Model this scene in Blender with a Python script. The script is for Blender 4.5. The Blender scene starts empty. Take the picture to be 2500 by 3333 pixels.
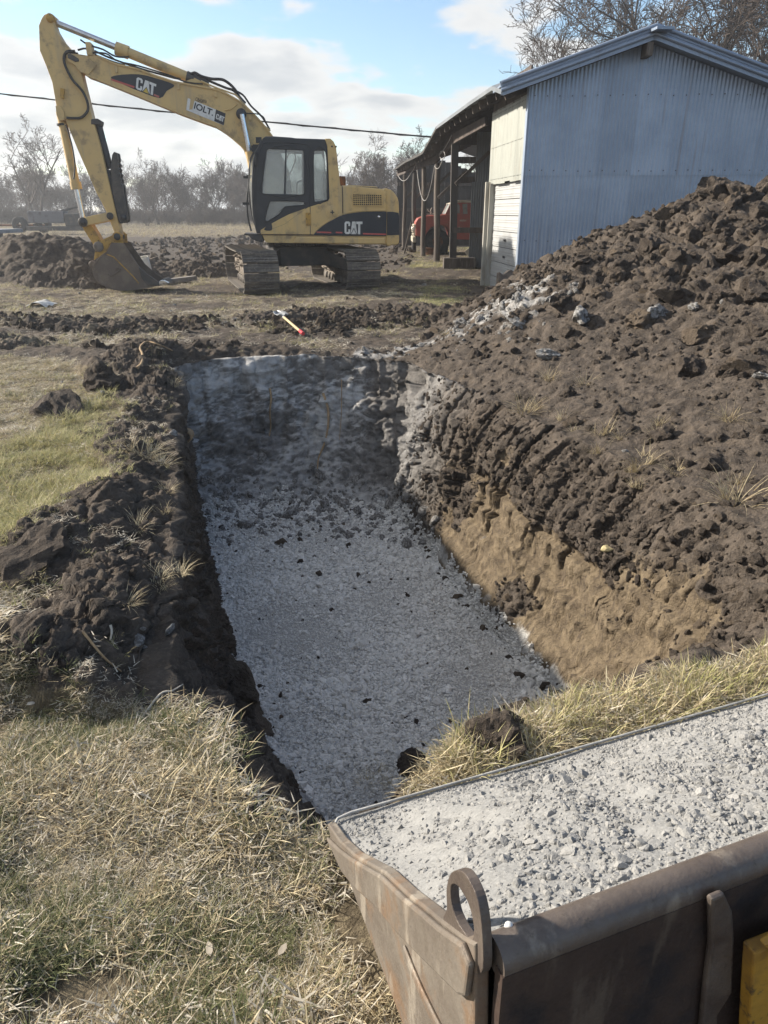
import bpy, math, random
import numpy as np
from mathutils import Vector, Matrix

R = math.radians
rng = np.random.default_rng(7)
rnd = random.Random(11)
sc = bpy.context.scene
COL = sc.collection

# ------------------------------------------------------------------ camera
CAMH = 1.6                       # eye height above the lawn
PITCH = R(22.92)                 # looking down
FPX = 2310.0                     # focal length in photo pixels (2500 x 3333)
cam_d = bpy.data.cameras.new('camera')
cam_d.sensor_fit = 'VERTICAL'
cam_d.sensor_height = 36.0
cam_d.sensor_width = 27.0
cam_d.lens = FPX / 3333.0 * 36.0
cam_d.clip_start = 0.05
cam_d.clip_end = 3000
cam = bpy.data.objects.new('camera', cam_d)
cam.location = (0, 0, CAMH)
cam.rotation_euler = (R(90) - PITCH, 0, 0)
COL.objects.link(cam)
sc.camera = cam

# ------------------------------------------------------------------ world
SUN_EL, SUN_AZ = R(26), R(-72)    # azimuth from the viewing direction, negative = to the left
world = bpy.data.worlds.new('World')
sc.world = world
world.use_nodes = True
wn = world.node_tree
wn.nodes.clear()
def WN(t, **kw):
    n = wn.nodes.new(t)
    for k, v in kw.items():
        setattr(n, k, v)
    return n
def wmath(op, a, b=None, clamp=False):
    n = WN('ShaderNodeMath', operation=op, use_clamp=clamp)
    for i, s in enumerate((a, b)):
        if s is None: continue
        if isinstance(s, (int, float)): n.inputs[i].default_value = s
        else: wn.links.new(s, n.inputs[i])
    return n.outputs[0]
sky = WN('ShaderNodeTexSky', sky_type='NISHITA')
sky.sun_disc = False
sky.sun_elevation = SUN_EL
sky.sun_rotation = SUN_AZ
sky.altitude = 300
sky.air_density = 1.15
sky.dust_density = 0.3
sky.ozone_density = 2.5
SKY_STRENGTH = 0.052
CLOUD_T = 0.475
CLOUD_SEED = 3.3
HAZE_DENSITY = 0.0014
tc = WN('ShaderNodeTexCoord')
sep = WN('ShaderNodeSeparateXYZ')
wn.links.new(tc.outputs['Generated'], sep.inputs[0])
zc_ = wmath('MAXIMUM', sep.outputs[2], 0.0)
zz = wmath('ADD', zc_, 0.20)
comb = WN('ShaderNodeCombineXYZ')
wn.links.new(wmath('DIVIDE', sep.outputs[0], zz), comb.inputs[0])
wn.links.new(wmath('DIVIDE', sep.outputs[1], zz), comb.inputs[1])
comb.inputs[2].default_value = CLOUD_SEED
n1 = WN('ShaderNodeTexNoise')
n1.inputs['Scale'].default_value = 3.1
n1.inputs['Detail'].default_value = 10
n1.inputs['Roughness'].default_value = 0.50
n1.inputs['Distortion'].default_value = 0.15
wn.links.new(comb.outputs[0], n1.inputs['Vector'])
n2 = WN('ShaderNodeTexNoise')
n2.inputs['Scale'].default_value = 1.0
n2.inputs['Detail'].default_value = 3
wn.links.new(comb.outputs[0], n2.inputs['Vector'])
# cloud thins out towards the right and gathers low down
az = wmath('ARCTAN2', sep.outputs[0], sep.outputs[1])
left_bias = wmath('MULTIPLY', wmath('SINE', az), -0.20)
low = wmath('MULTIPLY', wmath('SUBTRACT', 0.20, zc_, True), 0.9)
cov = wmath('ADD', wmath('ADD', wmath('ADD', n1.outputs[0], wmath('MULTIPLY', wmath('SUBTRACT', n2.outputs[0], 0.5), 0.6)), left_bias), low)
cr = WN('ShaderNodeMapRange', interpolation_type='SMOOTHSTEP')
cr.inputs['From Min'].default_value = CLOUD_T
cr.inputs['From Max'].default_value = CLOUD_T + 0.12
wn.links.new(cov, cr.inputs['Value'])
# thicker cloud is greyer underneath
cd = WN('ShaderNodeMapRange', interpolation_type='SMOOTHSTEP')
cd.inputs['From Min'].default_value = CLOUD_T + 0.09
cd.inputs['From Max'].default_value = CLOUD_T + 0.30
wn.links.new(cov, cd.inputs['Value'])
ccol = WN('ShaderNodeMix', data_type='RGBA')
ccol.inputs[6].default_value = (4.65, 4.6, 4.5, 1)
ccol.inputs[7].default_value = (3.3, 3.4, 3.5, 1)
wn.links.new(cd.outputs[0], ccol.inputs[0])
mixc = WN('ShaderNodeMix', data_type='RGBA')
wn.links.new(wmath('MULTIPLY', cr.outputs[0], 0.93), mixc.inputs[0])
wn.links.new(sky.outputs[0], mixc.inputs[6])
wn.links.new(ccol.outputs[2], mixc.inputs[7])
bg = WN('ShaderNodeBackground')
bg.inputs['Strength'].default_value = SKY_STRENGTH
wn.links.new(mixc.outputs[2], bg.inputs['Color'])
wo = WN('ShaderNodeOutputWorld')
wn.links.new(bg.outputs[0], wo.inputs['Surface'])

# ------------------------------------------------------------------ sun
sun_d = bpy.data.lights.new('sun', 'SUN')
sun_d.energy = 2.7
sun_d.angle = R(2.0)
sun_d.color = (1.0, 0.91, 0.78)
sun = bpy.data.objects.new('sun', sun_d)
sd = Vector((math.sin(SUN_AZ) * math.cos(SUN_EL), math.cos(SUN_AZ) * math.cos(SUN_EL), math.sin(SUN_EL)))
sun.rotation_euler = sd.to_track_quat('Z', 'Y').to_euler()
sun.location = (-20, 20, 30)
COL.objects.link(sun)

sc.view_settings.view_transform = 'Standard'
sc.view_settings.look = 'None'
sc.view_settings.gamma = 1
sc.view_settings.use_curve_mapping = False
sc.view_settings.exposure = 1.95
sc.cycles.use_denoising = True
sc.cycles.max_bounces = 6
sc.cycles.diffuse_bounces = 3
sc.cycles.glossy_bounces = 3
sc.cycles.transparent_max_bounces = 8
sc.cycles.volume_bounces = 0
sc.cycles.use_adaptive_sampling = True

# ------------------------------------------------------------------ measuring helpers
CP, SP = math.cos(PITCH), math.sin(PITCH)
def ray(px, py):
    xs, ys = (px - 1250.0) / FPX, (py - 1666.5) / FPX
    return Vector((xs, CP - ys * SP, -SP - ys * CP))
def on_z(px, py, z=0.0):
    d = ray(px, py); t = (z - CAMH) / d.z
    return Vector((0, 0, CAMH)) + d * t
def on_plane(px, py, p, n):
    d = ray(px, py); o = Vector((0, 0, CAMH))
    t = (Vector(p) - o).dot(Vector(n)) / d.dot(Vector(n))
    return o + d * t

# ------------------------------------------------------------------ noise (numpy)
def _hash(ix, iy, iz, seed):
    h = (ix.astype(np.uint32) * np.uint32(374761393) + iy.astype(np.uint32) * np.uint32(668265263)
         + iz.astype(np.uint32) * np.uint32(2147483647) + np.uint32(seed * 144665 + 1013))
    h = (h ^ (h >> np.uint32(13))) * np.uint32(1274126177)
    h = (h ^ (h >> np.uint32(15))) * np.uint32(2246822519)
    return (h ^ (h >> np.uint32(16))).astype(np.float32) / np.float32(4294967295.0)
def vnoise(p, seed=0):
    """value noise in -1..1 for points (N,3)"""
    p = np.asarray(p, dtype=np.float32)
    i = np.floor(p); f = p - i; i = i.astype(np.int64)
    f = f * f * f * (f * (f * 6 - 15) + 10)
    out = 0
    for dx in (0, 1):
        wx = f[:, 0] if dx else 1 - f[:, 0]
        for dy in (0, 1):
            wy = f[:, 1] if dy else 1 - f[:, 1]
            for dz in (0, 1):
                wz = f[:, 2] if dz else 1 - f[:, 2]
                out = out + wx * wy * wz * _hash(i[:, 0] + dx, i[:, 1] + dy, i[:, 2] + dz, seed)
    return out * 2 - 1
def fbm(p, octaves=4, seed=0, gain=0.5, lac=2.03):
    a, s, n = 1.0, 0.0, 0.0
    p = np.asarray(p, dtype=np.float32)
    for o in range(octaves):
        s = s + a * vnoise(p, seed + o * 17)
        n += a; a *= gain; p = p * lac + 3.1
    return s / n
def cells(p, seed=0):
    """F1 and F2-F1 of a jittered cell pattern (3-D points)"""
    p = np.asarray(p, dtype=np.float32)
    i = np.floor(p).astype(np.int64)
    f1 = np.full(len(p), 9.0, np.float32); f2 = f1.copy(); ident = np.zeros(len(p), np.float32)
    for dx in (-1, 0, 1):
        for dy in (-1, 0, 1):
            for dz in (-1, 0, 1):
                cx, cy, cz = i[:, 0] + dx, i[:, 1] + dy, i[:, 2] + dz
                h = _hash(cx, cy, cz, seed)
                qx = cx + h; qy = cy + _hash(cx, cy, cz, seed + 5); qz = cz + _hash(cx, cy, cz, seed + 9)
                d = np.sqrt((p[:, 0] - qx) ** 2 + (p[:, 1] - qy) ** 2 + (p[:, 2] - qz) ** 2)
                near = d < f1
                f2 = np.where(near, f1, np.minimum(f2, d)); ident = np.where(near, h, ident); f1 = np.where(near, d, f1)
    return f1, f2 - f1, ident
def sstep(a, b, x):
    t = np.clip((x - a) / (b - a), 0, 1)
    return t * t * (3 - 2 * t)

# ------------------------------------------------------------------ object helpers
def tag(o, label=None, cat=None, group=None, kind=None):
    if label: o['label'] = label
    if cat: o['category'] = cat
    if group: o['group'] = group
    if kind: o['kind'] = kind
    return o
def empty(name, loc=(0, 0, 0), rz=0.0, label=None, cat=None, group=None):
    o = bpy.data.objects.new(name, None)
    o.location = loc; o.rotation_euler = (0, 0, rz); o.empty_display_size = 0.2
    COL.objects.link(o)
    return tag(o, label, cat, group)
def obj_from_mesh(name, me, parent=None, mats=()):
    for m in mats:
        if m is not None and m.name not in [x.name for x in me.materials if x]:
            me.materials.append(m)
    o = bpy.data.objects.new(name, me)
    COL.objects.link(o)
    if parent is not None: o.parent = parent
    return o
def copy_tree(o, parent=None, link=True):
    c = o.copy()
    COL.objects.link(c)
    if parent is not None: c.parent = parent
    for ch in list(o.children):
        copy_tree(ch, c)
    return c
class MB:
    """collects shapes into one mesh"""
    def __init__(self): self.v = []; self.f = []; self.fm = []; self.smooth = []; self.mi = 0
    def add(self, vs, fs, smooth=False):
        b = len(self.v)
        self.v.extend([tuple(x) for x in vs])
        for f in fs:
            self.f.append(tuple(i + b for i in f)); self.fm.append(self.mi); self.smooth.append(smooth)
        return self
    def box(self, c, s, m=None):
        x, y, z = s[0] / 2, s[1] / 2, s[2] / 2
        vs = [Vector((sx * x, sy * y, sz * z)) for sz in (-1, 1) for sy in (-1, 1) for sx in (-1, 1)]
        if m is not None: vs = [m @ v for v in vs]
        vs = [v + Vector(c) for v in vs]
        return self.add(vs, [(0, 2, 3, 1), (4, 5, 7, 6), (0, 1, 5, 4), (2, 6, 7, 3), (0, 4, 6, 2), (1, 3, 7, 5)])
    def bar(self, a, b, w, h, up=(0, 0, 1)):
        """square bar from a to b: w across, h along up"""
        a, b = Vector(a), Vector(b); d = (b - a).normalized(); up = Vector(up)
        s = d.cross(up)
        if s.length < 1e-5: s = d.cross(Vector((1, 0, 0)))
        s.normalize(); u = s.cross(d).normalized()
        vs = [p + s * (w / 2 * i) + u * (h / 2 * j) for p in (a, b) for i, j in ((-1, -1), (1, -1), (1, 1), (-1, 1))]
        return self.add(vs, [(3, 2, 1, 0), (4, 5, 6, 7), (0, 1, 5, 4), (1, 2, 6, 5), (2, 3, 7, 6), (3, 0, 4, 7)])
    def tube(self, pts, r, n=8, cap=True, smooth=True):
        pts = [Vector(p) for p in pts]
        rs = r if hasattr(r, '__len__') else [r] * len(pts)
        vs, fs = [], []
        prev = None
        for k, p in enumerate(pts):
            d = (pts[min(k + 1, len(pts) - 1)] - pts[max(k - 1, 0)]).normalized()
            if prev is None:
                s = d.cross(Vector((0, 0, 1)))
                if s.length < 1e-3: s = d.cross(Vector((1, 0, 0)))
            else:
                s = prev - d * prev.dot(d)
            s.normalize(); prev = s; u = s.cross(d)
            for i in range(n):
                a = 2 * math.pi * i / n
                vs.append(p + (s * math.cos(a) + u * math.sin(a)) * rs[k])
        for k in range(len(pts) - 1):
            for i in range(n):
                j = (i + 1) % n
                fs.append((k * n + i, (k + 1) * n + i, (k + 1) * n + j, k * n + j))
        self.add(vs, fs, smooth)
        if cap:
            m = len(vs)
            self.add(vs[:n], [tuple(range(n))]); self.add(vs[m - n:], [tuple(reversed(range(n)))])
        return self
    def prism(self, poly, y0, y1, axes='xz'):
        """outline in the xz plane (or xy / yz) pushed along the third axis"""
        n = len(poly)
        def P(a, b, c):
            return (a, c, b) if axes == 'xz' else ((a, b, c) if axes == 'xy' else (c, a, b))
        vs = [P(a, b, y0) for a, b in poly] + [P(a, b, y1) for a, b in poly]
        fs = [tuple(range(n)), tuple(reversed(range(n, 2 * n)))]
        fs += [(i, i + n, (i + 1) % n + n, (i + 1) % n) for i in range(n)]
        area = sum(poly[i][0] * poly[(i + 1) % n][1] - poly[(i + 1) % n][0] * poly[i][1] for i in range(n))
        flip = (area < 0) ^ (y1 < y0)
        if axes == 'xy': flip = not flip
        if axes == 'yz': flip = not flip
        if flip: fs = [tuple(reversed(f)) for f in fs]
        return self.add(vs, fs)
    def lathe(self, prof, n=20, center=(0, 0, 0), axis='z', smooth=True):
        vs, fs = [], []
        for r_, h in prof:
            for i in range(n):
                a = 2 * math.pi * i / n
                c, s = r_ * math.cos(a), r_ * math.sin(a)
                q = (c, s, h) if axis == 'z' else ((c, h, s) if axis == 'y' else (h, c, s))
                vs.append(Vector(q) + Vector(center))
        for k in range(len(prof) - 1):
            for i in range(n):
                j = (i + 1) % n
                fs.append((k * n + i, k * n + j, (k + 1) * n + j, (k + 1) * n + i))
        return self.add(vs, fs, smooth)
    def mesh(self, name):
        me = bpy.data.meshes.new(name)
        me.from_pydata(self.v, [], self.f)
        me.polygons.foreach_set('material_index', self.fm)
        me.polygons.foreach_set('use_smooth', self.smooth)
        me.update()
        return me
    def build(self, name, mat, parent=None, bevel=0, fix=True):
        me = self.mesh(name)
        for m in (mat if isinstance(mat, (list, tuple)) else [mat]): me.materials.append(m)
        if fix:
            import bmesh
            bm = bmesh.new(); bm.from_mesh(me)
            bmesh.ops.recalc_face_normals(bm, faces=bm.faces)
            bm.to_mesh(me); bm.free()
        o = bpy.data.objects.new(name, me)
        COL.objects.link(o)
        if parent is not None: o.parent = parent
        if bevel:
            b = o.modifiers.new('bevel', 'BEVEL'); b.width = bevel; b.segments = 2; b.limit_method = 'ANGLE'; b.angle_limit = R(40)
        return o
def np_mesh(name, verts, faces, smooth=True):
    """fast mesh from arrays; faces (M,3) or (M,4)"""
    me = bpy.data.meshes.new(name)
    verts = np.asarray(verts, dtype=np.float32); faces = np.asarray(faces, dtype=np.int32)
    k = faces.shape[1]
    me.vertices.add(len(verts)); me.vertices.foreach_set('co', verts.ravel())
    me.loops.add(faces.size); me.loops.foreach_set('vertex_index', faces.ravel())
    me.polygons.add(len(faces))
    me.polygons.foreach_set('loop_start', np.arange(0, faces.size, k, dtype=np.int32))
    me.polygons.foreach_set('loop_total', np.full(len(faces), k, dtype=np.int32))
    me.polygons.foreach_set('use_smooth', np.full(len(faces), bool(smooth)))
    me.update(calc_edges=True)
    return me
def fattr(me, name, vals):
    a = me.attributes.new(name, 'FLOAT', 'POINT')
    a.data.foreach_set('value', np.asarray(vals, dtype=np.float32))

# ------------------------------------------------------------------ material helpers
class NT:
    def __init__(self, name):
        self.m = bpy.data.materials.new(name); self.m.use_nodes = True
        self.t = self.m.node_tree; self.t.nodes.clear()
        self.out = self.n('ShaderNodeOutputMaterial')
        self.b = self.n('ShaderNodeBsdfPrincipled')
        self.t.links.new(self.b.outputs[0], self.out.inputs[0])
    def n(self, t, **kw):
        x = self.t.nodes.new(t)
        for k, v in kw.items(): setattr(x, k, v)
        return x
    def set(self, sock, v):
        if isinstance(v, bpy.types.NodeSocket): self.t.links.new(v, sock)
        elif isinstance(v, (tuple, list)): sock.default_value = tuple(v) + ((1,) if len(v) == 3 and sock.type == 'RGBA' else ())
        else: sock.default_value = v
    def coord(self, kind='Object'):
        return self.n('ShaderNodeTexCoord').outputs[kind]
    def mapping(self, vec, scale=(1, 1, 1), rot=(0, 0, 0)):
        m = self.n('ShaderNodeMapping'); self.set(m.inputs[0], vec)
        m.inputs['Scale'].default_value = scale; m.inputs['Rotation'].default_value = rot
        return m.outputs[0]
    def noise(self, scale, detail=4, rough=0.55, vec=None, dist=0.0):
        x = self.n('ShaderNodeTexNoise'); x.inputs['Scale'].default_value = scale
        x.inputs['Detail'].default_value = detail; x.inputs['Roughness'].default_value = rough; x.inputs['Distortion'].default_value = dist
        if vec is not None: self.set(x.inputs['Vector'], vec)
        return x.outputs[0]
    def voronoi(self, scale, vec=None, feature='F1', out='Distance'):
        x = self.n('ShaderNodeTexVoronoi', feature=feature); x.inputs['Scale'].default_value = scale
        if vec is not None: self.set(x.inputs['Vector'], vec)
        return x.outputs[out]
    def attr(self, name):
        x = self.n('ShaderNodeAttribute'); x.attribute_name = name
        return x.outputs['Fac']
    def ramp(self, v, a, b, lo=0.0, hi=1.0, smooth=True):
        x = self.n('ShaderNodeMapRange', interpolation_type='SMOOTHSTEP' if smooth else 'LINEAR')
        self.set(x.inputs['Value'], v)
        x.inputs['From Min'].default_value = a; x.inputs['From Max'].default_value = b
        x.inputs['To Min'].default_value = lo; x.inputs['To Max'].default_value = hi
        return x.outputs[0]
    def math(self, op, a, b=None, clamp=False):
        x = self.n('ShaderNodeMath', operation=op, use_clamp=clamp)
        self.set(x.inputs[0], a)
        if b is not None: self.set(x.inputs[1], b)
        return x.outputs[0]
    def mix(self, f, a, b):
        x = self.n('ShaderNodeMix', data_type='RGBA')
        self.set(x.inputs[0], f); self.set(x.inputs[6], a); self.set(x.inputs[7], b)
        return x.outputs[2]
    def bump(self, h, strength=0.5, dist=0.02, normal=None):
        x = self.n('ShaderNodeBump'); x.inputs['Strength'].default_value = strength; x.inputs['Distance'].default_value = dist
        self.set(x.inputs['Height'], h)
        if normal is not None: self.set(x.inputs['Normal'], normal)
        return x.outputs[0]
    def rand(self):
        return self.n('ShaderNodeObjectInfo').outputs['Random']
    def done(self, color=None, rough=None, normal=None, metal=None, spec=None):
        if color is not None: self.set(self.b.inputs['Base Color'], color)
        if rough is not None: self.set(self.b.inputs['Roughness'], rough)
        if normal is not None: self.set(self.b.inputs['Normal'], normal)
        if metal is not None: self.set(self.b.inputs['Metallic'], metal)
        if spec is not None: self.set(self.b.inputs['Specular IOR Level'], spec)
        return self.m
def worn(name, col, col2, scale=3.0, rough=0.6, metal=0.0, a=0.5, b=0.65, bump=0.15, bscale=60, third=None, spec=0.4, stretch=(1, 1, 1)):
    """a base colour, patches of wear or dust of a second, fine relief"""
    t = NT(name); c = t.mapping(t.coord(), stretch)
    n = t.noise(scale, 7, 0.6, c)
    c1 = t.mix(t.ramp(n, a, b), col, col2)
    if third is not None:
        c1 = t.mix(t.ramp(t.noise(scale * 3.7, 6, 0.65, c), 0.56, 0.66), c1, third)
    fine = t.noise(bscale, 4, 0.6, c)
    c1 = t.mix(t.ramp(fine, 0.3, 0.75, 0.0, 0.35), c1, tuple(x * 0.6 for x in col))
    return t.done(c1, rough, t.bump(t.noise(bscale, 5, 0.6, c), bump, 0.01), metal, spec)
def scatter(name, pts, rot, scl, idx, variants, mat=None):
    """many copies of a few shapes on points, as one object"""
    me = bpy.data.meshes.new(name)
    pts = np.asarray(pts, dtype=np.float32)
    me.vertices.add(len(pts)); me.vertices.foreach_set('co', pts.ravel())
    a = me.attributes.new('rot', 'FLOAT_VECTOR', 'POINT'); a.data.foreach_set('vector', np.asarray(rot, dtype=np.float32).ravel())
    a = me.attributes.new('scl', 'FLOAT_VECTOR', 'POINT'); a.data.foreach_set('vector', np.asarray(scl, dtype=np.float32).ravel())
    a = me.attributes.new('idx', 'INT', 'POINT'); a.data.foreach_set('value', np.asarray(idx, dtype=np.int32))
    o = bpy.data.objects.new(name, me); COL.objects.link(o)
    vc = bpy.data.collections.new(name + '_shapes')
    for k, m in enumerate(variants):
        vo = bpy.data.objects.new('%s_shape_%02d' % (name, k), m); vc.objects.link(vo)
    g = bpy.data.node_groups.new(name + '_scatter', 'GeometryNodeTree')
    g.interface.new_socket('Geometry', in_out='INPUT', socket_type='NodeSocketGeometry')
    g.interface.new_socket('Geometry', in_out='OUTPUT', socket_type='NodeSocketGeometry')
    gi = g.nodes.new('NodeGroupInput'); go = g.nodes.new('NodeGroupOutput')
    ip = g.nodes.new('GeometryNodeInstanceOnPoints')
    ci = g.nodes.new('GeometryNodeCollectionInfo')
    ci.inputs['Collection'].default_value = vc
    ci.inputs['Separate Children'].default_value = True
    ci.inputs['Reset Children'].default_value = True
    def na(nm, ty):
        x = g.nodes.new('GeometryNodeInputNamedAttribute'); x.data_type = ty; x.inputs['Name'].default_value = nm
        return x.outputs['Attribute']
    e2r = g.nodes.new('FunctionNodeEulerToRotation')
    g.links.new(na('rot', 'FLOAT_VECTOR'), e2r.inputs[0])
    g.links.new(gi.outputs[0], ip.inputs['Points'])
    g.links.new(ci.outputs[0], ip.inputs['Instance'])
    ip.inputs['Pick Instance'].default_value = True
    g.links.new(na('idx', 'INT'), ip.inputs['Instance Index'])
    g.links.new(e2r.outputs[0], ip.inputs['Rotation'])
    g.links.new(na('scl', 'FLOAT_VECTOR'), ip.inputs['Scale'])
    g.links.new(ip.outputs[0], go.inputs[0])
    md = o.modifiers.new('scatter', 'NODES'); md.node_group = g
    o['kind'] = 'stuff'
    return o
# =================================================================== GROUND: lawn, pit, heap as one worked sheet
DEPTH = 1.6
PAIRS = [  # pit rim (x, y) and foot of the pit wall (x, y), once round clockwise
 (-.255,1.55,-.15,2.55),(-.35,1.65,-.28,2.9),(-.47,1.78,-.38,3.15),(-.67,1.99,-.56,3.42),(-.93,2.3,-.74,3.8),(-1.02,2.75,-.92,4.2),
 (-1.06,3.1,-1.1,4.65),(-1.27,3.9,-1.3,5.15),(-1.43,4.45,-1.48,5.6),(-1.58,5.08,-1.66,6.1),(-1.77,5.9,-1.85,6.6),(-2.1,7.2,-2.07,7.2),
 (-2.34,8.12,-2.2,7.5),(-1.5,8.66,-1.4,7.62),(-.6,8.62,-.6,7.62),(.20,8.32,-.02,7.45),(.75,7.2,.28,7.2),(1.15,6.1,.5,6.4),(1.45,5.4,.72,5.7),
 (1.7,4.85,.92,5.0),(1.95,4.1,1.1,4.4),(2.12,3.3,1.17,4.0),(2.0,2.65,1.15,3.6),(1.62,2.40,1.0,3.3),(1.3,2.30,.8,3.05),(.95,2.19,.6,2.85),
 (.6,2.06,.4,2.75),(.32,1.92,.25,2.65),(.06,1.70,.05,2.5),(-.12,1.52,-.05,2.48)]
NP_ = len(PAIRS)
Rc = np.array([p[:2] for p in PAIRS]); Fc = np.array([p[2:] for p in PAIRS])
CEN = np.array([-.45, 4.9])
# how many spokes between neighbouring control points: more where the view is close
ang = np.unwrap(np.arctan2(Rc[:, 1] - CEN[1], Rc[:, 0] - CEN[0]))
def _span(k):
    k2 = (k + 1) % NP_
    rim = np.linalg.norm(Rc[k2] - Rc[k]); foot = np.linalg.norm(Fc[k2] - Fc[k]); mid = (Rc[k] + Rc[k2]) / 2
    da = abs((ang[k2] - ang[k] + math.pi) % (2 * math.pi) - math.pi)
    return (max(rim, foot) + da * 2.2) / max(1.8, np.linalg.norm(mid) * 0.8)
wts = np.array([_span(k) for k in range(NP_)])
NS = 1320
cnt = np.maximum(6, np.round(wts / wts.sum() * NS)).astype(int)
s_list = np.concatenate([k + np.arange(c) / c for k, c in enumerate(cnt)])
NS = len(s_list)
def catmull(P, s):
    n = len(P); i = np.floor(s).astype(int); t = (s - i)[:, None]
    p0, p1, p2, p3 = P[(i - 1) % n], P[i % n], P[(i + 1) % n], P[(i + 2) % n]
    return 0.5 * (2 * p1 + (p2 - p0) * t + (2 * p0 - 5 * p1 + 4 * p2 - p3) * t * t + (3 * p1 - p0 - 3 * p2 + p3) * t ** 3)
Rs, Fs = catmull(Rc, s_list), catmull(Fc, s_list)
# ragged rim
rag = fbm(np.c_[Rs * 2.3, np.zeros(NS)], 4, 3)[:, None]
outw = (Rs - CEN) / np.linalg.norm(Rs - CEN, axis=1)[:, None]
rag2 = fbm(np.c_[Rs * 7, np.zeros(NS)], 3, 4)[:, None]
Rs = Rs + outw * (rag * (0.13 + .03 * sstep(7.5, 8.2, Rs[:, 1]))[:, None] + rag2 * (.05 + .02 * sstep(7.5, 8.2, Rs[:, 1]))[:, None])
Fs = Fs + (Fs - CEN) / np.linalg.norm(Fs - CEN, axis=1)[:, None] * fbm(np.c_[Fs * 2.1, np.ones(NS)], 3, 8)[:, None] * 0.07
# medial line of the floor
sp = np.clip((Fs[:, 1] - 3.2) / (7.0 - 3.2), 0, 1)[:, None]
Ms = np.array([0.2, 3.3]) * (1 - sp) + np.array([-.95, 7.0]) * sp
# outer ring
th = np.unwrap(np.arctan2(Rs[:, 1] - CEN[1], Rs[:, 0] - CEN[0]))
th = np.minimum.accumulate(th)
Os = CEN + 900 * np.c_[np.cos(th), np.sin(th)]
tf = np.linspace(0, 1, 56)[:-1]
tw = np.linspace(0, 1, 128)[:-1]
dd, step = [0.0], 0.014
while dd[-1] < 10: dd.append(dd[-1] + 0.014 + 0.0052 * dd[-1])
while dd[-1] < 880: dd.append(dd[-1] + 0.07 * dd[-1] - 0.6)
dd = np.array(dd); dd[-1] = 880
NR = len(tf) + len(tw) + len(dd)
XY = np.zeros((NR, NS, 2)); Z = np.zeros((NR, NS)); ROW = np.zeros((NR, NS)); WALL = np.zeros((NR, NS)); UU = np.zeros((NR, NS)); FT = np.zeros((NR, NS)); UU0 = np.zeros((NR, NS))
rimlen = np.concatenate([[0], np.cumsum(np.linalg.norm(np.diff((Rs + Fs) / 2, axis=0), axis=1))])
for i, t in enumerate(tf):
    XY[i] = Ms * (1 - t ** 0.8) + Fs * t ** 0.8; Z[i] = -DEPTH; FT[i] = t
nf = len(tf)
lean = np.linalg.norm(Rs - Fs, axis=1)
for i, t in enumerate(tw):
    # talus at the foot, a rounded lip at the top
    h = t
    z = -DEPTH + DEPTH * h
    farc = sstep(7.9, 8.25, Rs[:, 1])[:, None]
    e = (t + 0.06 * np.sin(t * math.pi * 2)) * (1 - farc) + (t ** .62) * farc
    XY[nf + i] = Fs * (1 - e) + Rs * e
    Z[nf + i] = z; WALL[nf + i] = math.sin(math.pi * min(1, t)) ** 0.5; ROW[nf + i] = t; UU[nf + i] = rimlen; UU0[:] = rimlen
nw = nf + len(tw)
u_ = (Os - Rs) / np.linalg.norm(Os - Rs, axis=1)[:, None]
for i, d in enumerate(dd):
    XY[nw + i] = Rs + u_ * d; ROW[nw + i] = 1 + d
X, Y = XY[..., 0].ravel(), XY[..., 1].ravel(); Z = Z.ravel(); ROW = ROW.ravel(); WALL = WALL.ravel(); UU = UU.ravel(); FT = FT.ravel(); UU0 = UU0.ravel()
out = ROW >= 1
P2 = np.c_[X, Y]

def seg_dist(poly, closed=True):
    """signed distance (inside > 0) of every ground point to a polygon, or distance to a line"""
    best = np.full(len(P2), 1e9, np.float32); ins = np.zeros(len(P2), bool)
    n = len(poly); m = n if closed else n - 1
    for i in range(m):
        a = np.array(poly[i], float); b = np.array(poly[(i + 1) % n], float)
        ab = b - a; L = (ab ** 2).sum() + 1e-12
        t = np.clip(((X - a[0]) * ab[0] + (Y - a[1]) * ab[1]) / L, 0, 1)
        d = np.hypot(X - a[0] - t * ab[0], Y - a[1] - t * ab[1])
        best = np.minimum(best, d)
        if closed:
            c = ((a[1] > Y) != (b[1] > Y)); 
            with np.errstate(divide='ignore', invalid='ignore'):
                xi = a[0] + (Y - a[1]) / (b[1] - a[1] if b[1] != a[1] else 1e-9) * ab[0]
            ins ^= c & (X < xi)
    return np.where(ins, best, -best) if closed else best
def gp(pts, k=1.507):
    """photo points (as seen in the 1659-wide view) laid on the ground"""
    return [tuple(on_z(x * k, y * k).xy) for x, y in pts]

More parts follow.
